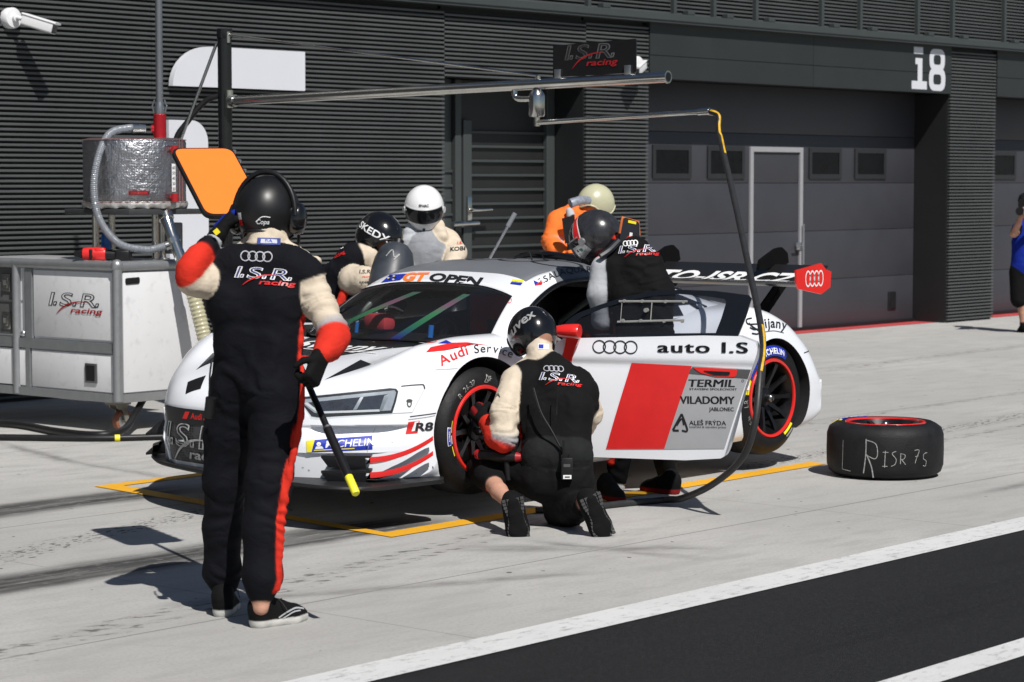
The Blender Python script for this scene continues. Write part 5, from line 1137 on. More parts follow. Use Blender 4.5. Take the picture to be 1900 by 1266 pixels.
# ---- air boom: post, arm, team sign, lower arm, air line
bx, by = 12.20, 13.38
boom = thing("air_boom", "tall post with a polished overhead air arm carrying a black team sign", "boom", (bx, by, 0))
W3 = lambda x, y, z: Vector((x - bx, y - by, z))
mb = MB(); mb.tube([W3(bx, by, .02), W3(bx, by, 2.90)], .052, 24); mb.lathe([(.056, 2.84), (.058, 2.86), (.058, 2.91), (0, 2.91)], 24); mb.lathe([(0, 0), (.20, 0), (.20, .02), (.06, .03)], 32); mb.build("post", mat("post_black", (.045, .047, .052), .16, .8, .08, 5), boom, 50)
a0 = W3(12.17, 13.30, 2.375); a1 = W3(12.431, 9.442, 2.452); ad = (a1 - a0).normalized()
mb = MB(); mb.tube([a0, a1], .0355, 24); mb.tube([a1 - ad * .012, a1], .041, 24); mb.tube([a0 + ad * .02, a0 + ad * .06], .046, 20); mb.tube([a0 - Vector((0, 0, .05)), a0 + Vector((0, 0, .08))], .03, 16); arm = mb.build("arm", STEEL, boom, 50)
mb = MB(); mb.lathe([(0, 0), (.030, 0), (.030, -.001), (0, -.001)], 20, Matrix.Translation(a1 + ad * .001) @ ad.to_track_quat('Z', 'Y').to_matrix().to_4x4()); mb.build("arm_bore", BLK, arm)
mb = MB(); w0 = W3(12.19, 13.33, 2.865); w1 = a0 + ad * 2.83 + Vector((0, 0, .055)); mb.tube([w0, w1], .0095, 10); mb.tube([w0 + Vector((0, 0, .02)), w0 + Vector((0, 0, -.06))], .016, 10); mb.tube([w1, w1 + Vector((0, 0, -.06))], .016, 8); mb.tube([W3(12.165, 13.43, 2.80), W3(11.98, 13.62, 2.10)], .012, 8); mb.build("stay_rod", STEEL, boom, 50)
sw = a0 + ad * 2.82
mb = MB(); mb.lathe([(0, -.035), (.030, -.035), (.050, -.065), (.054, -.08), (.054, -.20), (.050, -.215), (.02, -.22), (.02, -.28), (0, -.28)], 28, Matrix.Translation(sw)); mb.tube(smooth_path([sw - ad * .19 + Vector((0, 0, -.02)), sw - ad * .17 + Vector((0, 0, -.085)), sw - ad * .05 + Vector((0, 0, -.095))], 5), .02, 10); mb.build("swivel", STEEL, boom, 50)
l0 = sw + Vector((0, 0, -.255)); l1 = W3(12.334, 9.071, 2.223)
mb = MB(); mb.tube([l0, l1], .0165, 14); mb.tube([l1 - (l1 - l0).normalized() * .06, l1 + (l1 - l0).normalized() * .03], .022, 12); mb.build("lower_arm", STEEL, boom, 50)
# sign plate standing on the arm
s0 = a0 + ad * 2.955; s1 = a0 + ad * 3.62
sx_ = (s1 - s0).normalized(); up_ = Vector((0, 0, 1)); nn_ = sx_.cross(up_)
mb = MB(); sp_ = fillet([(0, .040), (.665, .040), (.665, .258), (.0, .248)], .012); mb.prism(sp_, lambda x, z, d: s0 + sx_ * x + up_ * z + nn_ * d, -.004, .004); sg_ = mb.build("team_sign", mat("sign_black", (.012, .012, .013), .22, 0, .1, 4), boom)
decal("sign_logo", team_logo(.098, mat("sign_silver", (.30, .30, .30), .3, .7, .5, 3), mat("sign_fill", (.02, .02, .021), .3), DKRED), plane_map(s0 + sx_ * .29 + up_ * .148, sx_, up_, .006), sg_)
mb = MB()
for x in (.04, .60): mb.box((-.02, -.006, .02), (.03, .006, .09), M=Matrix.Translation(s0 + sx_ * x + nn_ * .012) @ Matrix(((sx_.x, nn_.x, 0, 0), (sx_.y, nn_.y, 0, 0), (sx_.z, nn_.z, 1, 0), (0, 0, 0, 1))), bev=.003)
mb.build("sign_bracket", ALU, sg_)
# air hose hanging from the lower arm to the ground
hose = thing("air_hose", "black and yellow air hose hanging from the boom and curling on the ground", "hose", (12.334, 9.071, 0))
HX = lambda x, y, z: Vector((x - 12.334, y - 9.071, z))
pth = [HX(12.336, 9.05, 2.223), HX(12.30, 8.95, 2.19), HX(12.22, 8.882, 2.074), HX(11.766, 8.451, 1.71), HX(11.151, 7.894, 1.29), HX(10.62, 7.43, .955), HX(10.40, 7.29, .765), HX(10.30, 7.25, .523), HX(10.34, 7.36, .33), HX(10.42, 7.60, .17), HX(10.55, 7.90, .055), HX(10.60, 8.08, .022), HX(10.42, 8.16, .019), HX(10.05, 8.24, .019), HX(9.85, 8.36, .019)]
def hose_mat():
    m = mat("air_hose_rubber", (.022, .022, .023), .5, 0, .2, 30); t = m.node_tree; return m
HP = smooth_path(pth, 12); mb = MB(); mb.tube(HP, .0185, 12); hb_ = mb.build("hose_body", hose_mat(), hose, 60)
mb = MB()
def stripe(i0, i1):
    rows = []
    for i in range(i0, i1):
        t = (HP[i + 1] - HP[i - 1]).normalized(); a = t.cross(Vector((0, 0, 1))).normalized(); tw = .02 * i; b = a.cross(t)
        tow = Vector((-math.cos(TH), -math.sin(TH), 0)); tow = (tow - t * tow.dot(t)).normalized(); c = t.cross(tow)
        rows.append([HP[i] + (tow * math.cos(q) + c * math.sin(q)) * .0192 for q in (-.95 + tw % .5, -.6 + tw % .5, -.25 + tw % .5)])
    mb.grid(rows)
stripe(4, 30); stripe(58, 72); mb.build("hose_stripe", mat("hose_yellow", (.62, .36, .02), .5, 0, .3, 30), hb_, 60)
for r in (.019,):
    mb = MB(); mb.tube([HX(12.3365, 9.055, 2.223), HX(12.336, 9.005, 2.216)], .023, 10); mb.build("coupling", STEEL, hose, 50)
# supply hose from the post down to the rig, cables on the ground
mb = MB(); c0 = [W3(12.19, 13.40, 2.42), W3(12.12, 13.50, 2.38), W3(12.02, 13.60, 2.22), W3(11.95, 13.66, 2.05), W3(11.93, 13.68, 1.6)]; mb.tube(smooth_path(c0, 6), .022, 10); mb.build("supply_hose", BLK, boom, 60)
def ground_hose(pts, r, label, m=BLK):
    o = Vector((*pts[0][:2], 0)); t = thing("ground_hose", label, "hose", o, 0, "black hoses on the ground by the cart")
    mb = MB(); mb.tube(smooth_path([Vector(p) - o for p in pts], 8), r, 10); mb.build("hose_body", m, t, 60); return t
h1 = ground_hose([(10.2, 15.0, .03), (10.6, 14.62, .03), (10.82, 14.15, .03), (10.70, 13.50, .03), (10.73, 13.10, .03), (10.95, 13.08, .05), (11.25, 13.30, .14), (11.42, 13.38, .26)], .026, "thicker black hose rising from the ground behind the cart's near caster")
h2 = ground_hose([(9.6, 14.4, .024), (10.25, 13.50, .024), (10.62, 12.98, .024), (11.0, 12.70, .024), (11.4, 12.4, .024), (11.8, 12.3, .024)], .022, "straight black hose on the ground running under the car's nose")
mb = MB(); 
decal("tape_band", [], lambda x, y, l=0: Vector((x, y, 0)), h2) if False else None
f0_ = .72; hp_ = smooth_path([Vector(p_) - Vector((9.6, 14.4, 0)) for p_ in [(9.6, 14.4, .024), (10.25, 13.50, .024), (10.62, 12.98, .024), (11.0, 12.70, .024), (11.4, 12.4, .024), (11.8, 12.3, .024)]], 8); a_, b_ = hp_[18], hp_[18].lerp(hp_[19], .6); mb.tube([a_, b_], .0235, 12); mb.build("tape_band", YELD, h2, 50)
# ---- spare wheel lying on the concrete
lw = thing("spare_wheel", "racing wheel with chalked slick tyre lying flat on the concrete", "wheel", (12.565, 7.878, 0), R(-49.1))
LWT = wheel_parts(lw, .352, .325)
for ch in lw.children: ch.location = (0, 0, .327)
cyl = lambda x, y, l=0: Vector(((.355 + l) * math.sin(x / .355), -(.355 + l) * math.cos(x / .355), y))
CH = [(stroke_bm([(-.330, .235), (-.335, .06)], 0.0043), CHALK, 0), (stroke_bm([(-.335, .06), (-.270, .052)], 0.0043), CHALK, 0),
    (stroke_bm([(-.168, .252), (-.170, .15), (-.183, .045)], 0.0068), CHALK, 0), (stroke_bm([(-.166, .245), (-.110, .225), (-.098, .165), (-.115, .135), (-.168, .158)], 0.0050), CHALK, 0), (stroke_bm([(-.165, .160), (-.135, .09), (-.122, .022)], 0.0074), CHALK, 0),
    (stroke_bm([(-.052, .185), (-.056, .085)], 0.0043), CHALK, 0), (stroke_bm([(-.068, .176), (-.034, .176)], 0.0037), CHALK, 0), (stroke_bm([(-.070, .092), (-.038, .092)], 0.0037), CHALK, 0), (stroke_bm([(.012, .182), (-.012, .168), (.012, .135), (.006, .105), (-.018, .092)], 0.0037), CHALK, 0),
    (stroke_bm([(.040, .170), (.038, .105)], 0.0037), CHALK, 0), (stroke_bm([(.040, .168), (.066, .160), (.062, .138), (.042, .132)], 0.0031), CHALK, 0), (stroke_bm([(.046, .132), (.070, .102)], 0.0043), CHALK, 0),
    (stroke_bm([(.128, .185), (.160, .185), (.143, .140), (.132, .108)], 0.0037), CHALK, 0), (stroke_bm([(.133, .148), (.155, .152)], 0.0031), CHALK, 0), (stroke_bm([(.222, .168), (.196, .160), (.193, .132), (.214, .118), (.208, .088), (.190, .092)], 0.0037), CHALK, 0)]
decal("chalk_marks", CH, cyl, lw, .02)
mk = sidewall_map(.352)
o = decal("tyre_marking", [(arc_strip(.262, .320, 105, 160), BLUED, 0), (arc_text("MICHELIN", .274, 133, .044, .03, 1.05), WHITED, .0012), (arc_strip(.262, .32, 161, 174, 8), YELD, 0), (arc_strip(.252, .27, -98, -84, 8), WHITED, 0)], mk, lw, .03); o.location = (0, 0, .327)
# ---- lollipop board
LB = Vector((6.677, 6.589, .571)); LE = Vector((7.21, 7.855, 1.635))
lol = thing("lollipop_board", "orange stop board on a long black pole with a yellow grip", "sign board", (LB.x, LB.y, 0))
A_ = LB - Vector((LB.x, LB.y, 0)); B_ = LE - Vector((LB.x, LB.y, 0)); pd = (B_ - A_).normalized()
mb = MB(); mb.tube([A_ + pd * .09, B_], .0135, 14); mb.tube([A_ + pd * .09, A_ + pd * .36], .0185, 14); mb.tube([A_ + pd * .36, A_ + pd * .375], .016, 12, 0); pole = mb.build("pole", BLK, lol, 50)
mb = MB(); mb.tube([A_ - pd * .005, A_, A_ + pd * .095], [.013, .0165, .0165], 14); mb.build("grip", YEL, lol, 50)
mb = MB(); mb.tube([A_ + pd * .362, A_ + pd * .372], .0195, 14); mb.build("collar", ALU, lol, 50)
TLc, TRc, BRc, BLc = [Vector(p) - Vector((LB.x, LB.y, 0)) for p in ((7.23, 8.26, 1.925), (7.49, 8.15, 1.93), (7.35, 7.82, 1.64), (7.07, 7.90, 1.638))]
ua = ((TRc - TLc) + (BRc - BLc)).normalized(); ub = ((TLc - BLc) + (TRc - BRc)); ub = (ub - ua * ub.dot(ua)).normalized(); un = ua.cross(ub); cc_ = (TLc + TRc + BRc + BLc) / 4
if un.z < 0: un = -un
hw_ = ((TRc - TLc).length + (BRc - BLc).length) / 4; hh_ = ((TLc - BLc).length + (TRc - BRc).length) / 4
tl = lambda x, y, d: cc_ + ua * x + ub * y + un * d
def rect(w, h, r): return fillet([(-w, -h), (w, -h), (w, h), (-w, h)], r, 6)
mb = MB(); mb.prism(rect(hw_ + .006, hh_ + .010, .05), tl, -.018, 0); bd_ = mb.build("board", BLK, lol)
mb = MB(); mb.prism(rect(hw_ - .004, hh_ - .002, .045), tl, .001, .004); mb.build("board_face", ORANGE, bd_)
mb = MB()
for i in range(7): mb.tube([tl(hw_ + .008, -hh_ + .03 + i * hh_ * .3, -.02), tl(hw_ + .008, -hh_ + .03 + i * hh_ * .3, .004)], .008, 8)
mb.build("bolts", ALU, bd_, 50)
# ---- squeegee stick leaning over the far side of the car
stk = thing("wiper_pole", "grey pole with dark grip slanting up above the car roof", "pole", (12.0, 10.6, 0))
mb = MB(); s_a = Vector((.01, -.02, 1.30)); s_b = Vector((.125, -.125, 1.575)); mb.tube([s_a - (s_b - s_a) * .6, s_a + (s_b - s_a) * .7], .009, 10); mb.build("shaft", ALU, stk, 50); mb = MB(); mb.tube([s_a + (s_b - s_a) * .68, s_b], .0155, 10); mb.build("grip", mat("grip_grey", (.20, .21, .23), .4), stk, 50)
# ================================================================ PEOPLE
DYES = dict(navy=(.0046, .0050, .0078), black=(.0050, .0050, .0056), beige=(.60, .51, .40), red=(.60, .030, .016), grey=(.30, .31, .33), silver=(.42, .43, .45), skin=(.50, .27, .19), dskin=(.30, .15, .10),
    orange=(.90, .19, .035), reflect=(.42, .44, .46), cream=(.62, .60, .44), white=(.72, .72, .72), blue=(.006, .022, .26), belt=(.014, .0145, .015), sole=(.55, .54, .51), apron=(.26, .27, .29), hair=(.02, .015, .012), dkred=(.22, .012, .014))
def fnoise(P, s, seed):
    rs = np.random.RandomState(seed); out = np.zeros(len(P))
    for k in range(9):
        d = rs.normal(size=3); d /= np.linalg.norm(d); f = s * (0.6 + 1.3 * rs.rand()); ph = rs.rand() * 6.28; d2 = rs.normal(size=3) * s * .45
        out += np.sin(P @ d * f + ph + 1.6 * np.sin(P @ d2 + ph * 2))
    return out / 9
def sd(P, a, b, ra, rb):
    a = np.asarray(a); b = np.asarray(b); ab = b - a; L = ab @ ab
    t = np.clip(((P - a) @ ab) / (L if L > 1e-12 else 1), 0, 1)
    return np.linalg.norm(P - a - t[:, None] * ab, axis=1) - (ra + (rb - ra) * t)
def grow(prims, vox, k=.03, wr=0., seed=1, wscale=34., smooth=2):
    """one continuous skin round a set of tapered limbs: (dye, a, b, ra, rb[, k])"""
    A = np.array([p[1] for p in prims] + [p[2] for p in prims]); rm = max(max(p[3], p[4]) for p in prims) + .04
    lo = A.min(0) - rm; n = np.ceil((A.max(0) + rm - lo) / vox).astype(int) + 1
    F = np.full(n, .2, dtype=np.float64); ax = [lo[i] + vox * np.arange(n[i]) for i in range(3)]
    for p in prims:
        a, b = np.array(p[1]), np.array(p[2]); r = max(p[3], p[4]) + .09
        i0 = np.maximum(((np.minimum(a, b) - r - lo) / vox).astype(int), 0); i1 = np.minimum(((np.maximum(a, b) + r - lo) / vox).astype(int) + 2, n)
        G = np.stack(np.meshgrid(*[ax[i][i0[i]:i1[i]] for i in range(3)], indexing='ij'), -1); sh = G.shape[:3]
        d = sd(G.reshape(-1, 3), a, b, p[3], p[4]).reshape(sh); S = F[i0[0]:i1[0], i0[1]:i1[1], i0[2]:i1[2]]
        kk = p[5] if len(p) > 5 else k; h = np.clip(kk - np.abs(d - S), 0, None) / kk
        S[...] = np.minimum(d, S) - h * h * kk * .25
    N = n - 1; ins = F < 0
    c = np.zeros(N, int)
    for dx in (0, 1):
        for dy in (0, 1):
            for dz in (0, 1): c += ins[dx:dx + N[0], dy:dy + N[1], dz:dz + N[2]]
    act = (c > 0) & (c < 8); idx = np.full(N, -1); ii = np.argwhere(act); idx[act] = np.arange(len(ii))
    acc = np.zeros((len(ii), 3)); cnt = np.zeros(len(ii)); OF = [(x, y, z) for x in (0, 1) for y in (0, 1) for z in (0, 1)]
    for o in OF:
        for axx in range(3):
            if o[axx]: continue
            q = list(o); q[axx] = 1
            fa = F[tuple((ii + o).T)]; fb = F[tuple((ii + q).T)]; m = (fa < 0) != (fb < 0)
            t = np.where(m, fa / np.where(m, fa - fb, 1), 0); pt = ii + np.array(o, float); pt[:, axx] += t
            acc += np.where(m[:, None], pt, 0); cnt += m
    V = lo + vox * acc / cnt[:, None]; faces = []
    for axx in range(3):
        b_, c_ = (axx + 1) % 3, (axx + 2) % 3
        sl0 = [slice(0, N[i]) for i in range(3)]; e0 = ins[tuple(slice(0, n[i] - 1) if i == axx else slice(1, n[i] - 1) for i in range(3))]; e1 = ins[tuple(slice(1, n[i]) if i == axx else slice(1, n[i] - 1) for i in range(3))]
        for flip_ in (0, 1):
            m = (e0 & ~e1) if not flip_ else (~e0 & e1); g = np.argwhere(m); off = np.ones(3, int); off[axx] = 0; g = g + off
            db = np.zeros(3, int); db[b_] = 1; dc = np.zeros(3, int); dc[c_] = 1
            q = [idx[tuple((g + s).T)] for s in (-db - dc, -dc, 0 * db, -db)]
            if flip_: q = q[::-1]
            faces.append(np.stack(q, 1))
    Fq = np.concatenate(faces); Fq = Fq[(Fq >= 0).all(1)]
    # light smoothing
    E = np.concatenate([Fq[:, [0, 1]], Fq[:, [1, 2]], Fq[:, [2, 3]], Fq[:, [3, 0]]])
    for _ in range(smooth):
        s = np.zeros_like(V); w = np.zeros(len(V))
        np.add.at(s, E[:, 0], V[E[:, 1]]); np.add.at(w, E[:, 0], 1); np.add.at(s, E[:, 1], V[E[:, 0]]); np.add.at(w, E[:, 1], 1)
        V = V * .5 + s / w[:, None] * .5
    D = np.stack([sd(V, p[1], p[2], p[3], p[4]) for p in prims], 1)
    Wt = np.exp(-(D - D.min(1, keepdims=True)) / .0010); Wt /= Wt.sum(1, keepdims=True)
    col = Wt @ np.array([DYES[p[0]] for p in prims])
    if wr:
        nv = np.zeros_like(V); q = V[Fq]; nn = np.cross(q[:, 2] - q[:, 0], q[:, 3] - q[:, 1])
        for i in range(4): np.add.at(nv, Fq[:, i], nn)
        nv /= np.linalg.norm(nv, axis=1, keepdims=True) + 1e-9
        # folds running round each limb, bunched and broken up along its length
        near = D.argmin(1); A0 = np.array([p[1] for p in prims]); B0 = np.array([p[2] for p in prims]); dr = B0 - A0; dr /= np.linalg.norm(dr, axis=1, keepdims=True) + 1e-9
        ru = np.array([max(p[3], p[4]) for p in prims])[near]; lam = np.clip(ru * .62, .022, .062)
        sx = (Wt @ dr); sx /= np.linalg.norm(sx, axis=1, keepdims=True) + 1e-9
        axc = (V * sx).sum(1) / lam + 1.9 * fnoise(V, 13, seed) * 2.2 + 1.2 * fnoise(V, 30, seed + 2)
        patch = np.clip(.45 + 1.9 * fnoise(V, 11, seed + 3), 0, 1.3); w1 = np.sin(axc * 3.1); fold = np.sign(w1) * np.abs(w1) ** .6
        big = fnoise(V, 6, seed + 9); rg2 = np.clip(1 - np.abs(fnoise(V, wscale * 1.8, seed + 5)) * 4.2, 0, 1) ** 2
        skinm = Wt @ np.array([0. if p[0] in ('skin', 'dskin') else 1. for p in prims])
        V = V + nv * (wr * fold * patch * .85 + wr * .9 * big + wr * .5 * rg2)[:, None] * skinm[:, None]
    return V, Fq, col
def flesh(name, prims, parent, vox=.01, k=.03, wr=.0, seed=1, m=None, dyefn=None, wscale=34., smooth=2):
    V, Fq, col = grow(prims, vox, k, wr, seed, wscale, smooth)
    if dyefn: col = dyefn(V, col)
    me = bpy.data.meshes.new(name); me.from_pydata(V.tolist(), [], Fq.tolist()); me.update()
    at = me.attributes.new("dye", 'FLOAT_COLOR', 'POINT'); at.data.foreach_set("color", np.concatenate([col, np.ones((len(col), 1))], 1).ravel())
    o = link(name, me, m or CLOTH, parent, 180); return o
def bvh_of(o):
    b = bmesh.new(); b.from_mesh(o.data); t = BVHTree.FromBMesh(b); b.free(); return t
def frame3(fwd, up):
    f = Vector(fwd).normalized(); u = Vector(up); u = (u - f * u.dot(f)).normalized(); l = u.cross(f)
    return Matrix(((f.x, l.x, u.x), (f.y, l.y, u.y), (f.z, l.z, u.z)))
def helmet(parent, c, fwd, up, shell, full=False, visor=None, s=1., trim=None, extra=None, peak=0):
    """x forward, y left, z up in the helmet's own frame"""
    Mx = Matrix.Translation(c) @ frame3(fwd, up).to_4x4()
    def pt(az, el, off=0):
        ca, sa, ce, se = math.cos(az), math.sin(az), math.cos(el), math.sin(el)
        rx = .150 if ca > 0 else .142; x, y, z = rx * ca * ce, .122 * sa * ce, (.140 if se > 0 else .155) * se
        if se < 0: y *= 1 - .12 * se * se
        if full and se < 0 and ca > 0: x *= 1 + .16 * (-se) * ca
        if peak and ca > .6 and abs(el) < .35: x += peak * (ca - .6) * (1 - abs(el) / .35)
        v = Vector((x, y, z)) * s; return Mx @ (v + v.normalized() * off)
    def low(az):
        a = abs((az + math.pi) % (2 * math.pi) - math.pi)
        if full: return R(-58) + R(10) * math.cos(az)
        return R(curve([(0, 14), (35, 12), (55, 0), (75, -42), (110, -46), (150, -34), (180, -32)])(math.degrees(a)))
    rows = []; na, ne = 56, 22
    for j in range(ne + 1):
        f = j / ne; row = []
        for i in range(na + 1):
            az = 2 * math.pi * i / na - math.pi; l = low(az); row.append(pt(az, l + (R(89.5) - l) * f))
        rows.append(row)
    mb = MB(); mb.grid(rows); rim = rows[0]; inn = [c + (p - c) * .90 for p in rim]; mb.grid([rim, inn, [c + (p - c) * .6 for p in rim]])
    if full: mb.add([c + (p - c) * .6 for p in rim[:-1]], [tuple(range(na))])
    h = mb.build("helmet", shell, parent, 55); bm = bmesh.new(); bm.from_mesh(h.data); bmesh.ops.remove_doubles(bm, verts=bm.verts[:], dist=.0004); bmesh.ops.recalc_face_normals(bm, faces=bm.faces[:]); bm.to_mesh(h.data); bm.free(); h.data.set_sharp_from_angle(angle=R(55))
    if visor:
        e0, e1, az0 = (-17, 16, 66)
        mb = MB(); mb.grid([[pt(R(-az0 + 2 * az0 * i / 24), R(e0 + (e1 - e0) * j / 8) * (1 - .1 * abs(i - 12) / 12), .0035) for i in range(25)] for j in range(9)]); mb.build("visor", visor, h, 180)
        mb = MB(); ed = [pt(R(-az0 + 2 * az0 * i / 24), R(e1 + 1), .003) for i in range(25)]; mb.tube(ed, .004, 6)
        for sgn in (-1, 1): mb.tube([pt(R(sgn * (az0 + 6)), R(3), -.004), pt(R(sgn * (az0 + 6)), R(3), .010)], .022, 14)
        mb.build("visor_trim", trim or BLK, h, 60)
    else:
        mb = MB(); mb.tube([p + (p - c) * .01 for p in rim[:-1]], .0065, 6, closed=True); mb.build("helmet_rim", trim or BLK, h, 60)
    return h, pt
def on_helmet(pt, layers, az, el, h, name="helmet_lettering"):
    """lay flat lettering (metres) onto the shell round azimuth az, elevation el"""
    return decal(name, layers, lambda x, y, l=0: pt(R(az) + x / .135, R(el) + y / .14, .002 + l), h, .02)
def head(parent, c, fwd, up, dye='skin'):
    """skull, jaw, nose, lips, ears for a face half hidden by the helmet"""
    M_ = frame3(fwd, up); q = lambda x, y, z: tuple(Vector(c) + M_ @ Vector((x, y, z)))
    return [(dye, q(-.02, 0, .03), q(.0, 0, .03), .088, .085), (dye, q(.03, 0, -.03), q(.055, 0, -.075), .068, .040), (dye, q(.09, 0, .0), q(.112, 0, -.025), .012, .016, .02), (dye, q(0, .082, -.01), q(-.005, .084, -.03), .014, .010, .01), (dye, q(0, -.082, -.01), q(-.005, -.084, -.03), .014, .010, .01),
        (dye, q(.085, -.018, -.058), q(.085, .018, -.058), .010, .010, .012), ('hair' if dye == 'skin' else dye, q(-.07, 0, -.05), q(-.05, 0, -.02), .05, .05)]
def glove(parent, wrist, knuck, palmn, dye='black', curl=.6, accent=None, s=1., label=None, thumb=1, spread=1.):
    """hand: wrist -> knuckles, palmn = way the palm faces; five fingers of unequal length bent towards the palm"""
    w, kn = Vector(wrist), Vector(knuck); d = (kn - w).normalized(); n = Vector(palmn); n = (n - d * n.dot(d)).normalized(); sd_ = d.cross(n) * thumb
    L = .088 * s; kn = w + d * L; P = []
    for y in (-.026, 0, .026): P.append((dye, tuple(w + sd_ * y * .7 * s), tuple(kn + sd_ * y * s), .021 * s, .0155 * s, .02))
    for i, (y, l) in enumerate(((-.033, .066), (-.011, .076), (.011, .072), (.032, .056))):
        a = kn + sd_ * y * spread * s; ang = .25 + curl * .9; p = a
        for seg, (ll, r0, r1) in enumerate(((.46, .0108, .0100), (.32, .0100, .0092), (.24, .0092, .0082))):
            dv = (d * math.cos(ang) + n * math.sin(ang)); q = p + dv * l * ll * s; P.append((accent if accent and seg == 0 and i < 3 else dye, tuple(p), tuple(q), r0 * s, r1 * s, .004)); p = q; ang += curl * (1.0 + .12 * i)
    b = w + d * .025 * s + sd_ * -.030 * s; t1 = b + (d * .6 - sd_ * .75 + n * .35).normalized() * .042 * s; t2 = t1 + (d * .75 - sd_ * .1 + n * .65).normalized() * .034 * s
    P += [(dye, tuple(w + d * .02 * s), tuple(b), .018 * s, .015 * s, .015), (dye, tuple(b), tuple(t1), .0140 * s, .0120 * s, .008), (dye, tuple(t1), tuple(t2), .0118 * s, .0095 * s, .006), (dye, tuple(w - d * .012 * s), tuple(w), .027 * s, .025 * s, .02)]
    if accent: P.append((accent, tuple(w + d * .035 * s - n * .013 * s), tuple(kn - n * .010 * s), .014 * s, .010 * s, .01))
    return flesh("glove" if dye not in ('skin', 'dskin') else "hand", P, parent, .0042, .012, .0, 3, smooth=1)
def shoe(parent, heel, toe, up=(0, 0, 1), dye='black', sole='sole', s=1., wd=1.12, name="shoe"):
    """heel and toe are points on the sole; up = from the sole into the shoe"""
    h, t = Vector(heel), Vector(toe); d = (t - h).normalized(); u = Vector(up); u = (u - d * u.dot(d)).normalized(); l = u.cross(d); L = .285 * s
    q = lambda x, y, z: tuple(h + d * x * s + l * y * s + u * z * s)
    P = [(dye, q(.035, 0, .035), q(.035, 0, .075), .036, .038), (dye, q(.035, 0, .06), q(.13, 0, .055), .036, .040), (dye, q(.10, .008, .045), q(.21, .006, .035), .040, .038), (dye, q(.16, -.012, .032), q(.245, 0, .028), .034, .026), (dye, q(.10, 0, .075), q(.17, 0, .050), .030, .024), (dye, q(.04, 0, .09), q(.055, 0, .105), .040, .042)]
    for y in (-.024 * wd, .024 * wd): P += [(sole, q(.032, y * .6, .014), q(.10, y * .75, .014), .018, .017), (sole, q(.10, y * .75, .014), q(.19, y * 1.1, .014), .017, .019), (sole, q(.19, y * 1.1, .014), q(.25, y * .45, .016), .019, .016)]
    P.append((sole, q(.03, 0, .014), q(.25, 0, .014), .016, .016))
    if wd > 1.2: P += [(dye, q(.05, y, .045), q(.22, y, .035), .034, .030) for y in (-.02, .02)]
    def dy(V, col):
        z = ((V - np.array(h)) @ np.array(u)) / s; f = np.clip((z - .026) / .004, 0, 1)[:, None]
        base = np.array(DYES[dye]) * f + np.array(DYES[sole]) * (1 - f)
        return base
    o = flesh(name, P, parent, .0065, .03, .0, 4, dyefn=dy, smooth=2)
    return o, q
pA = thing("person", "person in a black vest with cream and red sleeves holding up the orange board", "person", (6.665, 7.212, 0.0))
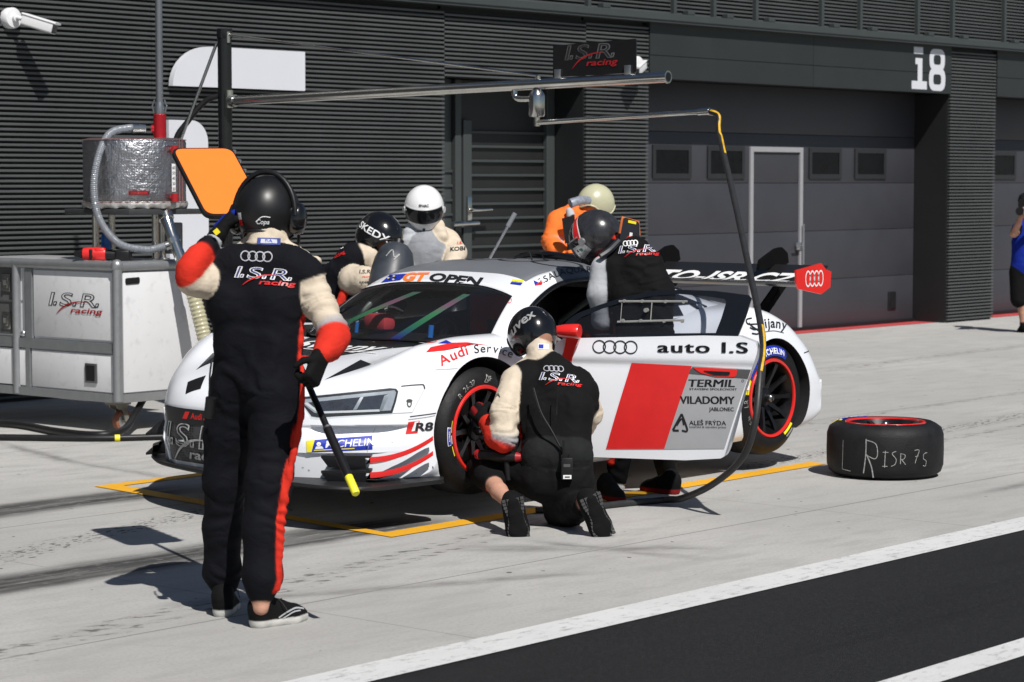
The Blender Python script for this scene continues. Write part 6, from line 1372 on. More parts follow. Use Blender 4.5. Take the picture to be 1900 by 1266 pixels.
PA = [
    ('navy', (-0.019, 0.004, 0.966), (-0.018, -0.012, 1.124), 0.112, 0.103),
    ('navy', (-0.018, -0.012, 1.124), (-0.04, 0.0, 1.299), 0.103, 0.112),
    ('navy', (-0.04, 0.0, 1.299), (-0.058, 0.034, 1.429), 0.112, 0.078),
    ('navy', (0.011, -0.153, 0.973), (0.029, -0.158, 1.128), 0.112, 0.103),
    ('navy', (0.029, -0.158, 1.128), (0.044, -0.159, 1.301), 0.103, 0.112),
    ('navy', (0.044, -0.159, 1.301), (0.095, -0.206, 1.413), 0.112, 0.08),
    ('navy', (-0.002, -0.073, 1.017), (0.009, -0.078, 1.387), 0.112, 0.1),
    ('navy', (-0.082, 0.046, 1.425), (-0.042, -0.013, 1.451), 0.064, 0.07),
    ('navy', (-0.042, -0.013, 1.451), (0.023, -0.101, 1.473), 0.07, 0.076),
    ('navy', (0.023, -0.101, 1.473), (0.079, -0.199, 1.448), 0.076, 0.07),
    ('navy', (0.079, -0.199, 1.448), (0.108, -0.267, 1.419), 0.07, 0.062),
    ('beige', (-0.067, 0.11, 1.48), (-0.005, 0.026, 1.506), 0.016, 0.02, 0.012),
    ('beige', (-0.005, 0.026, 1.506), (0.042, -0.025, 1.537), 0.02, 0.048, 0.012),
    ('beige', (0.089, -0.111, 1.533), (0.126, -0.187, 1.499), 0.044, 0.02, 0.012),
    ('beige', (0.126, -0.187, 1.499), (0.171, -0.258, 1.462), 0.02, 0.016, 0.012),
    ('beige', (0.044, -0.089, 1.525), (0.061, -0.075, 1.563), 0.074, 0.072, 0.012),
    ('dskin', (0.069, -0.085, 1.559), (0.079, -0.075, 1.613), 0.058, 0.06),
    ('beige', (0.117, -0.282, 1.371), (0.111, -0.328, 1.291), 0.06, 0.058),
    ('beige', (0.111, -0.328, 1.291), (0.106, -0.392, 1.212), 0.058, 0.056),
    ('grey', (0.106, -0.392, 1.212), (0.103, -0.405, 1.196), 0.0565, 0.056, 0.01),
    ('red', (0.104, -0.407, 1.191), (0.085, -0.434, 1.163), 0.055, 0.056),
    ('red', (0.085, -0.434, 1.163), (0.027, -0.462, 1.131), 0.056, 0.05),
    ('red', (0.027, -0.462, 1.131), (-0.033, -0.487, 1.108), 0.05, 0.041),
    ('beige', (-0.107, 0.057, 1.404), (-0.18, 0.047, 1.38), 0.06, 0.055),
    ('beige', (-0.18, 0.047, 1.38), (-0.235, 0.049, 1.376), 0.055, 0.048),
    ('red', (-0.257, 0.046, 1.402), (-0.25, 0.041, 1.434), 0.042, 0.044),
    ('red', (-0.25, 0.041, 1.434), (-0.199, 0.049, 1.48), 0.044, 0.042),
    ('red', (-0.199, 0.049, 1.48), (-0.151, 0.058, 1.509), 0.042, 0.038),
    ('navy', (-0.142, 0.062, 1.513), (-0.127, 0.062, 1.525), 0.044, 0.042, 0.01),
    ('silver', (-0.116, 0.065, 1.532), (-0.097, 0.06, 1.546), 0.036, 0.034, 0.01),
    ('navy', (-0.017, 0.026, 0.915), (-0.016, 0.071, 0.769), 0.11, 0.096),
    ('navy', (-0.016, 0.071, 0.769), (-0.01, 0.106, 0.567), 0.096, 0.082),
    ('navy', (-0.01, 0.106, 0.567), (0.015, 0.148, 0.361), 0.082, 0.076),
    ('navy', (0.015, 0.148, 0.361), (0.038, 0.179, 0.171), 0.076, 0.074),
    ('navy', (0.038, 0.179, 0.171), (0.041, 0.17, 0.118), 0.074, 0.052),
    ('navy', (0.011, -0.159, 0.923), (0.01, -0.171, 0.783), 0.11, 0.099),
    ('navy', (0.01, -0.171, 0.783), (-0.03, -0.174, 0.591), 0.099, 0.089),
    ('navy', (-0.03, -0.174, 0.591), (-0.061, -0.174, 0.399), 0.089, 0.078),
    ('navy', (-0.061, -0.174, 0.399), (-0.072, -0.18, 0.206), 0.078, 0.076),
    ('navy', (-0.072, -0.18, 0.206), (-0.079, -0.178, 0.145), 0.076, 0.054),
    ('red', (0.063, -0.262, 1.099), (0.046, -0.297, 1.005), 0.008, 0.011, 0.008),
    ('red', (0.046, -0.297, 1.005), (0.034, -0.299, 0.855), 0.011, 0.013, 0.008),
    ('red', (0.034, -0.299, 0.855), (0.0, -0.29, 0.706), 0.013, 0.014, 0.008),
    ('red', (0.0, -0.29, 0.706), (-0.022, -0.275, 0.599), 0.014, 0.015, 0.008),
    ('red', (-0.022, -0.275, 0.599), (-0.045, -0.263, 0.449), 0.015, 0.017, 0.008),
    ('red', (-0.045, -0.263, 0.449), (-0.058, -0.246, 0.163), 0.017, 0.016, 0.008),
    ('red', (0.067, -0.263, 1.131), (0.082, -0.265, 1.281), 0.012, 0.01, 0.008),
    ('skin', (0.046, 0.179, 0.112), (0.047, 0.187, 0.043), 0.038, 0.033, 0.01),
    ('skin', (-0.078, -0.18, 0.141), (-0.09, -0.187, 0.083), 0.04, 0.034, 0.01),
]
PA += head(pA, (0.109, -0.046, 1.645), (0.937, 0.346, -0.05), (0, 0, 1), "dskin")
bA = flesh("body", PA, pA, .0075, .035, .0036, 11, wscale=17)
hA, ptA = helmet(pA, Vector((0.105, -0.039, 1.662)), (0.915, 0.395, -0.08), (0, 0, 1), mat("helmet_black", (.007, .007, .0075), .42, 0, .2, 12), s=1.03)
decal("helmet_lettering", [(text_bm("Copa", .024, .01, .25, 1.15), WHITED, 0), (stroke_bm([(-.030, .008), (.0, .026), (.034, .025)], .003), WHITED, 0)], (lambda x, y, l=0: ptA(R(197) + x / .135, R(-22) + y / .14, .002 + l)), hA, .02)
decal("helmet_sticker", [(poly_bm([(-.016, .0), (.012, .0), (.012, .024), (-.016, .024)]), WHITED, 0), (poly_bm([(-.016, -.022), (.012, -.022), (.012, .0), (-.016, .0)]), REDD, 0)], (lambda x, y, l=0: ptA(R(146) + x / .135, R(-15) + y / .14, .002 + l)), hA, .02)
mb = MB(); c_ = Vector((0.105, -0.039, 1.662)); Mf = frame3((0.915, 0.395, -0.08), (0, 0, 1)); q_ = lambda x, y, z: c_ + Mf @ Vector((x, y, z))
mb.tube([q_(-.045 + .02 * math.cos(a * .5), .138 * math.cos(a), -.02 + .178 * math.sin(a)) for a in [i * math.pi / 20 for i in range(21)]], .011, 8); mb.build("headband", BLK, pA, 60)
for sgn in (-1, 1):
    Mq = Matrix.Translation(q_(-.005, sgn * .118, -.03)) @ Mf.to_4x4() @ Matrix.Rotation(R(-90 * sgn), 4, 'X'); mb = MB(); mb.lathe([(0, .048), (.030, .046), (.048, .034), (.054, .012), (.050, -.012), (.040, -.02), (0, -.02)], 28, Mq @ Matrix.Diagonal((.9, 1.25, 1, 1))); mb.build("ear_cup", BLKG, pA, 60)
mb = MB(); mb.tube(smooth_path([q_(.01, -.13, -.07), q_(.06, -.11, -.13), q_(.10, -.05, -.14)], 5), .007, 8); mb.tube([q_(.10, -.05, -.14), q_(.112, -.03, -.135)], .014, 8); mb.build("microphone", BLK, pA, 60)
BA = bvh_of(bA); rA = proj_map(BA, Vector((-0.126, -0.25, 1.484)), Vector((0.692, -0.722, 0.0)), (0, 0, 1), .0035, .5)
LG = team_logo(.047, WHITED, mat("logo_blue", (.02, .025, .16), .6), REDD, 1.5)
for t in LG: shift(t[0], -.008, -.089, -.06)
decal("back_logo", [(shift(rings4(.0205, .0042, 1.0, .56), -.03, .0, -.03), mat("stitch_grey", (.42, .42, .46), .7), 0)] + LG, rA, bA, .02)
decal("collar_patch", [(poly_bm([(-.045, -.008), (.048, -.012), (.046, .016), (-.042, .018)]), mat("patch_blue", (.03, .05, .22), .7), 0), (poly_bm([(-.030, -.003), (.034, -.006), (.032, .010), (-.028, .012)]), mat("patch_white", (.5, .52, .58), .7), .001), (shift(text_bm("FIA", .014, .02, 0, 1.4), 0, .0), BLUED, .002)], proj_map(BA, Vector((-0.113, -0.259, 1.539)), Vector((0.692, -0.722, 0.0)), (0, 0, 1), .003, .5), bA, .015)
glove(pA, (-0.077, 0.069, 1.559), (0.035, 0.101, 1.649), (0.902, -0.35, -0.252), "black", .22, "blue", 1.32)
decal("glove_tag", [(poly_bm([(-.011, -.011), (.011, -.011), (.011, .011), (-.011, .011)]), YELD, 0)], plane_map(Vector((-0.134, 0.006, 1.582)), (0.511, -0.59, 0.625), (-0.409, 0.472, 0.781), .0), pA)
glove(pA, (-0.046, -0.488, 1.096), (-0.083, -0.496, 1.044), (-0.18, 0.978, -0.101), "black", .95, None, 1.1)
s1_, q1_ = shoe(pA, (-0.029, 0.108, 0.0), (0.417, 0.508, 0.0), (0, 0, 1), "black", "sole", 1.0)
s2_, q2_ = shoe(pA, (-0.113, -0.162, 0.0), (0.151, -0.175, 0.0), (0, 0, 1), "black", "sole", 1.03)
for s_, q_ in ((s1_, q1_), (s2_, q2_)):
    mb = MB(); mb.tube([q_(.13, -.03, .085), q_(.15, 0, .098), q_(.17, .03, .075)], .003, 5); mb.tube([q_(.16, -.032, .072), q_(.175, 0, .083), q_(.19, .03, .066)], .003, 5); mb.tube([q_(.12, -.02, .10), q_(.11, -.055, .09), q_(.13, -.06, .06)], .002, 5); mb.build("laces", mat("lace_black", (.03, .03, .03), .7), s_, 60)
decal("shoe_stripe", [(stroke_bm([(.10, .035), (.15, .055), (.20, .06), (.25, .05)], .006), GREYD, 0), (stroke_bm([(.12, .030), (.17, .048), (.22, .048)], .005), GREYD, 0)], (lambda f: (lambda x, y, l=0: f(x, y, l)))(proj_map(bvh_of(s2_), q2_(0, -.3, 0), Vector(q2_(1, 0, 0)) - Vector(q2_(0, 0, 0)), Vector(q2_(0, 0, 1)) - Vector(q2_(0, 0, 0)), .003, .6)), s2_, .02)
mb = MB(); mb.tube(smooth_path([Vector((-0.168, 0.003, 1.071)), Vector((-0.204, -0.024, 1.005)), Vector((-0.194, -0.012, 0.929))], 5), .004, 6); mb.tube([Vector((-0.191, -0.017, 0.922)), Vector((-0.187, 0.001, 0.841))], .022, 10); mb.build("belt_radio", BLK, pA, 50)
pB = thing("person", "person in a black vest kneeling at the front wheel with a radio on the belt", "person", (9.574, 7.997, 0.0))
PB = [
    ('black', (-0.083, 0.025, 0.245), (-0.048, 0.029, 0.388), 0.116, 0.104),
    ('black', (-0.048, 0.029, 0.388), (-0.01, 0.098, 0.599), 0.104, 0.11),
    ('black', (-0.01, 0.098, 0.599), (0.017, 0.206, 0.761), 0.11, 0.078),
    ('black', (-0.008, -0.122, 0.25), (0.009, -0.097, 0.392), 0.116, 0.104),
    ('black', (0.009, -0.097, 0.392), (0.068, -0.052, 0.603), 0.104, 0.112),
    ('black', (0.068, -0.052, 0.603), (0.15, -0.013, 0.725), 0.112, 0.082),
    ('black', (-0.045, -0.052, 0.22), (0.049, 0.042, 0.711), 0.116, 0.105),
    ('black', (0.027, 0.226, 0.773), (0.113, 0.132, 0.815), 0.066, 0.075),
    ('black', (0.113, 0.132, 0.815), (0.164, -0.027, 0.73), 0.075, 0.07),
    ('belt', (-0.087, 0.011, 0.37), (-0.017, -0.13, 0.374), 0.109, 0.109, 0.006),
    ('beige', (0.015, 0.272, 0.786), (0.088, 0.222, 0.824), 0.042, 0.06, 0.012),
    ('beige', (0.1, 0.181, 0.859), (0.138, 0.235, 0.923), 0.07, 0.066, 0.012),
    ('beige', (-0.042, 0.242, 0.745), (-0.162, 0.212, 0.589), 0.07, 0.066),
    ('beige', (-0.162, 0.212, 0.589), (-0.192, 0.174, 0.479), 0.066, 0.064),
    ('grey', (-0.192, 0.174, 0.473), (-0.197, 0.178, 0.459), 0.064, 0.063, 0.01),
    ('red', (-0.201, 0.181, 0.445), (-0.192, 0.233, 0.458), 0.06, 0.058),
    ('red', (-0.192, 0.233, 0.458), (-0.128, 0.349, 0.518), 0.058, 0.048),
    ('black', (-0.118, 0.369, 0.525), (-0.091, 0.431, 0.542), 0.042, 0.036, 0.01),
    ('beige', (0.162, -0.061, 0.687), (0.225, -0.054, 0.569), 0.068, 0.058),
    ('beige', (0.225, -0.054, 0.569), (0.349, 0.098, 0.458), 0.058, 0.05),
    ('black', (0.159, -0.086, 0.705), (0.155, -0.104, 0.628), 0.055, 0.05, 0.02),
    ('red', (-0.01, 0.22, 0.592), (-0.054, 0.168, 0.485), 0.02, 0.024, 0.01),
    ('red', (-0.054, 0.168, 0.485), (-0.085, 0.13, 0.35), 0.024, 0.018, 0.01),
    ('black', (-0.022, -0.109, 0.228), (0.033, -0.031, 0.112), 0.12, 0.104),
    ('black', (0.033, -0.031, 0.112), (0.073, 0.009, 0.048), 0.104, 0.085),
    ('black', (0.073, 0.01, 0.056), (-0.046, -0.154, 0.1), 0.085, 0.074),
    ('black', (-0.046, -0.154, 0.1), (-0.124, -0.275, 0.141), 0.074, 0.062),
    ('black', (-0.075, 0.047, 0.257), (-0.077, 0.267, 0.276), 0.11, 0.096),
    ('black', (-0.077, 0.267, 0.276), (-0.05, 0.449, 0.271), 0.096, 0.08),
    ('black', (-0.054, 0.453, 0.271), (-0.168, 0.307, 0.244), 0.08, 0.072),
    ('black', (-0.168, 0.307, 0.244), (-0.23, 0.223, 0.226), 0.072, 0.058),
    ('red', (-0.131, 0.423, 0.297), (-0.194, 0.337, 0.244), 0.014, 0.016, 0.008),
    ('red', (-0.194, 0.337, 0.244), (-0.266, 0.231, 0.195), 0.016, 0.012, 0.008),
    ('skin', (-0.245, 0.21, 0.223), (-0.303, 0.121, 0.197), 0.044, 0.046, 0.01),
    ('skin', (-0.303, 0.121, 0.197), (-0.355, 0.025, 0.166), 0.046, 0.036, 0.01),
    ('skin', (-0.132, -0.281, 0.142), (-0.151, -0.332, 0.171), 0.044, 0.038, 0.01),
]
PB += head(pB, (0.175, 0.289, 0.97), (0.293, 0.845, -0.447), (0, 0, 1), "dskin")
bB = flesh("body", PB, pB, .0085, .035, .0036, 23, wscale=17)
hB, ptB = helmet(pB, Vector((0.183, 0.311, 0.975)), (0.356, 0.836, -0.418), (0, 0, 1), BLKG, s=1.05)
decal("helmet_lettering", [(shift(text_bm("uvex", .075, .02, .1, 1.25), 0, 0, .38), mat("reflective_grey", (.40, .40, .40), .4, .3), 0)], (lambda x, y, l=0: ptB(R(130) + x / .14, R(6) + y / .14, .002 + l)), hB, .02)
decal("helmet_flash", [(poly_bm([(-.012, .03), (.004, .005), (-.004, .004), (.012, -.028), (.002, -.002), (.010, .0)]), mat("reflective_grey", (.40, .40, .40)), 0)], (lambda x, y, l=0: ptB(R(190) + x / .14, R(28) + y / .14, .002 + l)), hB, .02)
BB = bvh_of(bB)
LG = team_logo(.042, WHITED, mat("logo_blue", (.02, .025, .16), .6), REDD, 1.5)
for t in LG: shift(t[0], .022, -.066, -.09)
decal("back_logo", [(shift(rings4(.0175, .0045, .95, .54), .0, .0, -.06), mat("stitch_grey", (.42, .42, .46), .7), 0)] + LG, proj_map(BB, Vector((-0.153, -0.141, 0.842)), (0.692, -0.722, 0.0), (0.09, 0.078, 0.993), .0035, .5), bB, .02)
decal("collar_patch", [(poly_bm([(-.028, -.012), (.028, -.016), (.03, .012), (-.026, .014)]), WHITED, 0), (poly_bm([(-.024, -.009), (.0, -.010), (.002, .010), (-.022, .010)]), BLUED, .001)], proj_map(BB, Vector((-0.108, -0.031, 0.919)), (0.692, -0.722, 0.0), (0, 0, 1), .003, .5), bB, .015)
decal("sleeve_lettering", [(shift(text_bm("KOBRA", .020, .03, 0, 1.2), 0, 0, -.5), BLKD, 0), (shift(text_bm("racing", .016, .01, 0, 1.2), -.01, .028, -.5), REDD, 0)], proj_map(BB, Vector((-0.347, 0.068, 0.686)), (0.79, -0.613, 0.0), (0, 0, 1), .003, .5), bB, .015)
glove(pB, (-0.091, 0.431, 0.539), (-0.062, 0.492, 0.567), (0.942, 0.147, -0.303), "black", .8, "dkred", 1.12)
s1_, q1_ = shoe(pB, (-0.464, -0.105, 0.21), (-0.428, -0.121, 0.008), (0.686, 0.726, 0.05), "black", "black", .95, 1.35)
s2_, q2_ = shoe(pB, (-0.219, -0.401, 0.224), (-0.147, -0.444, 0.016), (0.492, 0.859, 0.14), "black", "black", .98, 1.35)
TREAD = mat("tread_grey", (.050, .050, .051), .8, 0, .2, 40)
for s_, q_ in ((s1_, q1_), (s2_, q2_)):
    mb = MB()
    for i in range(13):
        for j in range(5):
            x = .022 + i * .0185; w_ = .036 * (1 - .32 * math.exp(-((x - .12) / .045) ** 2)); y = (j - 2) / 2 * w_
            mb.box((x - .007, y - .007, -.0075), (x + .007, y + .007, .0), M=Matrix.Identity(4)) if False else mb.add([q_(x + a, (y + b) * 1.35, zz) for zz in (.002, -.0085) for a, b in ((-.0072, -.0066), (.0072, -.0066), (.0072, .0066), (-.0072, .0066))], [(0, 3, 2, 1), (4, 5, 6, 7), (0, 1, 5, 4), (1, 2, 6, 5), (2, 3, 7, 6), (3, 0, 4, 7)])
    mb.build("tread", TREAD, s_, None)
mb = MB(); mb.tube(smooth_path([Vector((-0.108, -0.111, 0.741)), Vector((-0.118, -0.112, 0.689)), Vector((-0.128, -0.117, 0.593))], 4), .0028, 6); mb.tube(smooth_path([Vector((-0.161, 0.01, 0.726)), Vector((-0.165, -0.043, 0.605)), Vector((-0.149, -0.102, 0.511)), Vector((-0.133, -0.161, 0.409))], 5), .006, 8); mb.build("radio_lead", BLK, pB, 60)
ra_ = Vector((-0.138, -0.194, 0.329)); ex_ = Vector((0.655, -0.756, 0.0)); ew_ = Vector((0.756, 0.655, 0.0)); Mr = Matrix(((ex_.x, ew_.x, 0, ra_.x), (ex_.y, ew_.y, 0, ra_.y), (0, 0, 1, ra_.z), (0, 0, 0, 1)))
mb = MB(); mb.box((-.030, -.016, -.062), (.030, .018, .052), bev=.006, M=Mr); mb.tube([Mr @ Vector((-.018, 0, .05)), Mr @ Vector((-.018, 0, .14))], .005, 8); mb.tube([Mr @ Vector((.012, 0, .05)), Mr @ Vector((.012, 0, .066))], .008, 8); rd_ = mb.build("belt_radio", BLK, pB, 40)
decal("radio_label", [(poly_bm([(-.020, -.056), (.022, -.056), (.022, -.036), (-.020, -.036)]), WHITED, 0), (poly_bm([(-.012, -.050), (.014, -.050), (.014, -.043), (-.012, -.043)]), BLKD, .0005), (poly_bm([(-.018, .005), (.016, .005), (.016, .020), (-.018, .020)]), DKGREY, 0)], (lambda x, y, l=0: Mr @ Vector((x, -.0165 - l, y))), rd_)
pC = thing("person", "person in a grey full-face helmet leaning into the cockpit behind the open door", "person", (10.865, 8.433, 0.0))
PC = [
    ('black', (-0.114, -0.016, 0.678), (-0.122, -0.013, 0.923), 0.114, 0.104),
    ('black', (-0.122, -0.013, 0.923), (-0.162, -0.005, 1.153), 0.104, 0.11),
    ('black', (-0.162, -0.005, 1.153), (-0.19, 0.042, 1.295), 0.11, 0.072),
    ('black', (-0.066, -0.132, 0.682), (-0.066, -0.139, 0.926), 0.114, 0.104),
    ('black', (-0.066, -0.139, 0.926), (-0.09, -0.149, 1.155), 0.104, 0.116),
    ('black', (-0.09, -0.149, 1.155), (-0.082, -0.111, 1.32), 0.116, 0.082),
    ('black', (-0.087, -0.072, 0.741), (-0.131, -0.057, 1.29), 0.11, 0.1),
    ('red', (-0.172, 0.084, 1.306), (-0.186, 0.131, 1.317), 0.056, 0.052, 0.01),
    ('red', (-0.116, 0.063, 1.445), (-0.111, 0.028, 1.458), 0.048, 0.05, 0.01),
    ('black', (-0.131, 0.075, 1.391), (-0.11, -0.041, 1.386), 0.07, 0.085),
    ('silver', (-0.223, 0.11, 1.288), (-0.257, 0.105, 1.153), 0.068, 0.064),
    ('silver', (-0.257, 0.105, 1.153), (-0.223, 0.112, 1.008), 0.064, 0.058),
    ('dkred', (-0.206, 0.122, 0.989), (-0.127, 0.178, 0.94), 0.052, 0.046),
    ('black', (-0.111, 0.191, 0.945), (-0.072, 0.218, 0.905), 0.042, 0.04),
    ('red', (-0.22, 0.034, 1.169), (-0.218, 0.019, 1.048), 0.022, 0.026, 0.01),
    ('red', (-0.218, 0.019, 1.048), (-0.196, 0.005, 0.865), 0.026, 0.02, 0.01),
    ('black', (-0.101, -0.006, 0.631), (-0.054, 0.097, 0.36), 0.108, 0.084),
    ('black', (-0.054, 0.097, 0.36), (-0.054, 0.131, 0.094), 0.084, 0.06),
    ('black', (-0.048, -0.127, 0.634), (0.169, -0.008, 0.35), 0.108, 0.084),
    ('black', (0.169, -0.008, 0.35), (0.292, 0.038, 0.091), 0.084, 0.058),
    ('red', (-0.136, 0.106, 0.427), (-0.122, 0.128, 0.193), 0.022, 0.026, 0.01),
    ('white', (-0.054, 0.13, 0.078), (-0.059, 0.131, 0.032), 0.044, 0.043, 0.01),
    ('white', (0.293, 0.034, 0.072), (0.294, 0.031, 0.044), 0.042, 0.042, 0.01),
]
PC += head(pC, (-0.118, 0.218, 1.437), (-0.258, 0.829, -0.497), (-0.197, 0.389, 0.9), "dskin")
bC = flesh("body", PC, pC, .009, .035, .0036, 37, wscale=17)
hC, ptC = helmet(pC, Vector((-0.128, 0.233, 1.473)), (-0.288, 0.799, -0.528), (-0.256, 0.451, 0.855), mat("helmet_grey", (.030, .030, .033), .25, .2, .35, 18, coat=.5), True, GLD, 1.08, mat("helmet_silver", (.38, .38, .39), .3, .6))
decal("helmet_stripe", [(stroke_bm([(-.16, .0), (-.06, .012), (.05, .0), (.12, -.01)], .05), WHITED, 0), (stroke_bm([(-.16, .0), (-.06, .012), (.05, .0), (.12, -.01)], .038), REDD, .001)], (lambda x, y, l=0: ptC(R(60) + y / .13, R(58) + x / .15, .002 + l)), hC, .02)
decal("helmet_panel", [(poly_bm([(-.05, .035), (.035, .03), (.05, -.02), (-.03, -.04)]), mat("helmet_silver", (.38, .38, .39)), 0), (shift(ring_bm(.008, .008, .0079), .005, .005), mat("green_dot", (.02, .25, .10), .5), .001)], (lambda x, y, l=0: ptC(R(58) + x / .13, R(-12) + y / .14, .004 + l)), hC, .02)
mb = MB(); u_ = Vector((0.097, -0.112, 0.989)); s_ = Vector((0.875, -0.474, -0.1)); b_ = Vector((-0.139, -0.002, 1.447)); n_ = s_.cross(u_)
mb.prism(fillet([(-.055, -.02), (.075, -.03), (.050, .115), (-.05, .135)], .02), lambda x, y, d: b_ + s_ * x + u_ * y + n_ * (d + .25 * x * x), -.02, .012)
mb.tube(smooth_path([b_ + s_ * -.05 + u_ * -.0, b_ + s_ * -.10 + u_ * -.06, b_ + s_ * -.15 + u_ * -.10], 5), .020, 8); hn = mb.build("neck_restraint", mat("restraint_black", (.018, .020, .026), .4), pC, 40)
mb = MB(); mb.tube([b_ + s_ * -.05 + u_ * .04, b_ + s_ * -.052 + u_ * .128, b_ + s_ * .045 + u_ * .112, b_ + s_ * .062 + u_ * .04], .012, 8); mb.build("restraint_edge", mat("edge_orange", (.55, .13, .03), .5), hn, 60)
f_ = lambda x, y, l=0: b_ + s_ * x + u_ * y - n_ * (-.0145 - .25 * x * x - l)
decal("restraint_label", [(poly_bm([(-.02, .105), (.03, .10), (.03, .115), (-.02, .12)]), YELD, 0), (poly_bm([(.0, .02), (.018, .018), (.018, .05), (.0, .052)]), WHITED, 0)], f_, hn)
BC = bvh_of(bC)
LG = team_logo(.043, WHITED, mat("logo_blue", (.02, .025, .16), .6), REDD, 1.5)
for t in LG: shift(t[0], .0, -.052, .04)
decal("back_logo", [(shift(rings4(.0165, .0055, .85, .50), -.035, .0, .05), WHITED, 0)] + LG, proj_map(BC, Vector((-0.344, -0.253, 1.463)), (0.67, -0.743, 0.0), (0.075, 0.065, 0.995), .0035, .6), bC, .02)
glove(pC, (-0.079, 0.212, 0.912), (-0.04, 0.255, 0.871), (0.574, 0.497, -0.651), "black", .8, None, 1.1)
s1_, q1_ = shoe(pC, (-0.238, 0.094, 0.0), (-0.389, -0.189, 0.0), (0, 0, 1), "belt", "dkred", .98)
s2_, q2_ = shoe(pC, (0.118, -0.173, 0.0), (0.126, 0.039, 0.0), (0, 0, 1), "black", "dkred", .98)
pD = thing("person", "person in a black lettered helmet bending over the dark fuel can beside the windscreen", "person", (10.83, 10.783, 0.0))
PD = [
    ('navy', (0.003, 0.086, 0.578), (-0.004, 0.125, 0.885), 0.15, 0.145),
    ('navy', (-0.004, 0.125, 0.885), (0.008, 0.058, 1.127), 0.145, 0.145),
    ('navy', (0.008, 0.058, 1.127), (0.04, -0.041, 1.271), 0.145, 0.1),
    ('navy', (0.03, -0.022, 0.582), (0.023, 0.017, 0.888), 0.15, 0.13),
    ('navy', (0.023, 0.017, 0.888), (0.031, -0.048, 1.095), 0.13, 0.12),
    ('navy', (-0.054, -0.014, 1.215), (0.006, -0.074, 1.307), 0.08, 0.085),
    ('navy', (0.006, -0.074, 1.307), (0.098, -0.102, 1.332), 0.085, 0.07),
    ('beige', (0.036, -0.106, 1.334), (0.075, -0.153, 1.313), 0.055, 0.055, 0.012),
    ('beige', (0.075, -0.153, 1.313), (0.098, -0.188, 1.232), 0.055, 0.05, 0.012),
    ('beige', (-0.072, -0.151, 1.169), (-0.062, -0.239, 1.171), 0.088, 0.08),
    ('beige', (-0.062, -0.239, 1.171), (-0.035, -0.278, 1.104), 0.08, 0.06),
    ('red', (-0.109, -0.116, 1.102), (-0.135, -0.094, 1.018), 0.03, 0.03, 0.01),
    ('black', (-0.027, -0.289, 1.084), (-0.015, -0.305, 1.05), 0.05, 0.045),
    ('navy', (-0.002, 0.091, 0.578), (0.005, 0.124, 0.232), 0.11, 0.09),
    ('navy', (0.005, 0.124, 0.232), (-0.017, 0.119, -0.077), 0.09, 0.07),
    ('navy', (0.041, -0.035, 0.582), (0.035, -0.062, 0.242), 0.11, 0.09),
    ('navy', (0.035, -0.062, 0.242), (0.025, -0.081, -0.065), 0.09, 0.07),
]
PD += head(pD, (0.196, -0.131, 1.412), (0.24, -0.845, -0.478), (0.306, -0.354, 0.884), "dskin")
bD = flesh("body", PD, pD, .010, .035, .0036, 41, wscale=17)
hD, ptD = helmet(pD, Vector((0.191, -0.122, 1.44)), (0.096, -0.897, -0.432), (0.152, -0.409, 0.9), BLKG, s=1.10)
decal("helmet_lettering", [(text_bm("SKEDX", .055, .02, 0, 1.35), WHITED, 0)], (lambda x, y, l=0: ptD(R(-82) + x / .14, R(4) + y / .14, .002 + l)), hD, .02)
decal("sleeve_lettering", [(shift(text_bm("I.S.R.", .030, .02, .15, 1.3), 0, .02), BLKD, 0), (shift(text_bm("racing", .02, .01, .1, 1.2), .01, -.006), REDD, 0), (shift(text_bm("KOBRA", .018, .02, 0, 1.2), .0, -.04), BLKD, 0)], proj_map(bvh_of(bD), Vector((-0.301, -0.496, 1.195)), (0.727, -0.687, 0.0), (0, 0, 1), .003, .6), bD, .02)
decal("back_logo", [(shift(text_bm("I.S.R.", .04, .02, .15, 1.3), 0, .0, .5), WHITED, 0), (shift(text_bm("racing", .028, .02, .1, 1.3), .012, -.03, .5), REDD, 0)], proj_map(bvh_of(bD), Vector((-0.336, -0.288, 1.345)), (0.727, -0.687, 0.0), (0, 0, 1), .003, .7), bD, .02)
glove(pD, (-0.015, -0.305, 1.05), (0.01, -0.336, 1.037), (0.148, 0.128, -0.981), "black", .8, None, 1.1)
shoe(pD, (0.001, 0.167, 0), (-0.028, -0.027, 0), (0, 0, 1), "black", "sole", 1); shoe(pD, (0.005, -0.066, 0), (-0.023, -0.26, 0), (0, 0, 1), "black", "sole", 1)
pE = thing("person", "person in a white full-face helmet and grey apron standing beyond the car roof", "person", (11.658, 10.853, 0.0))
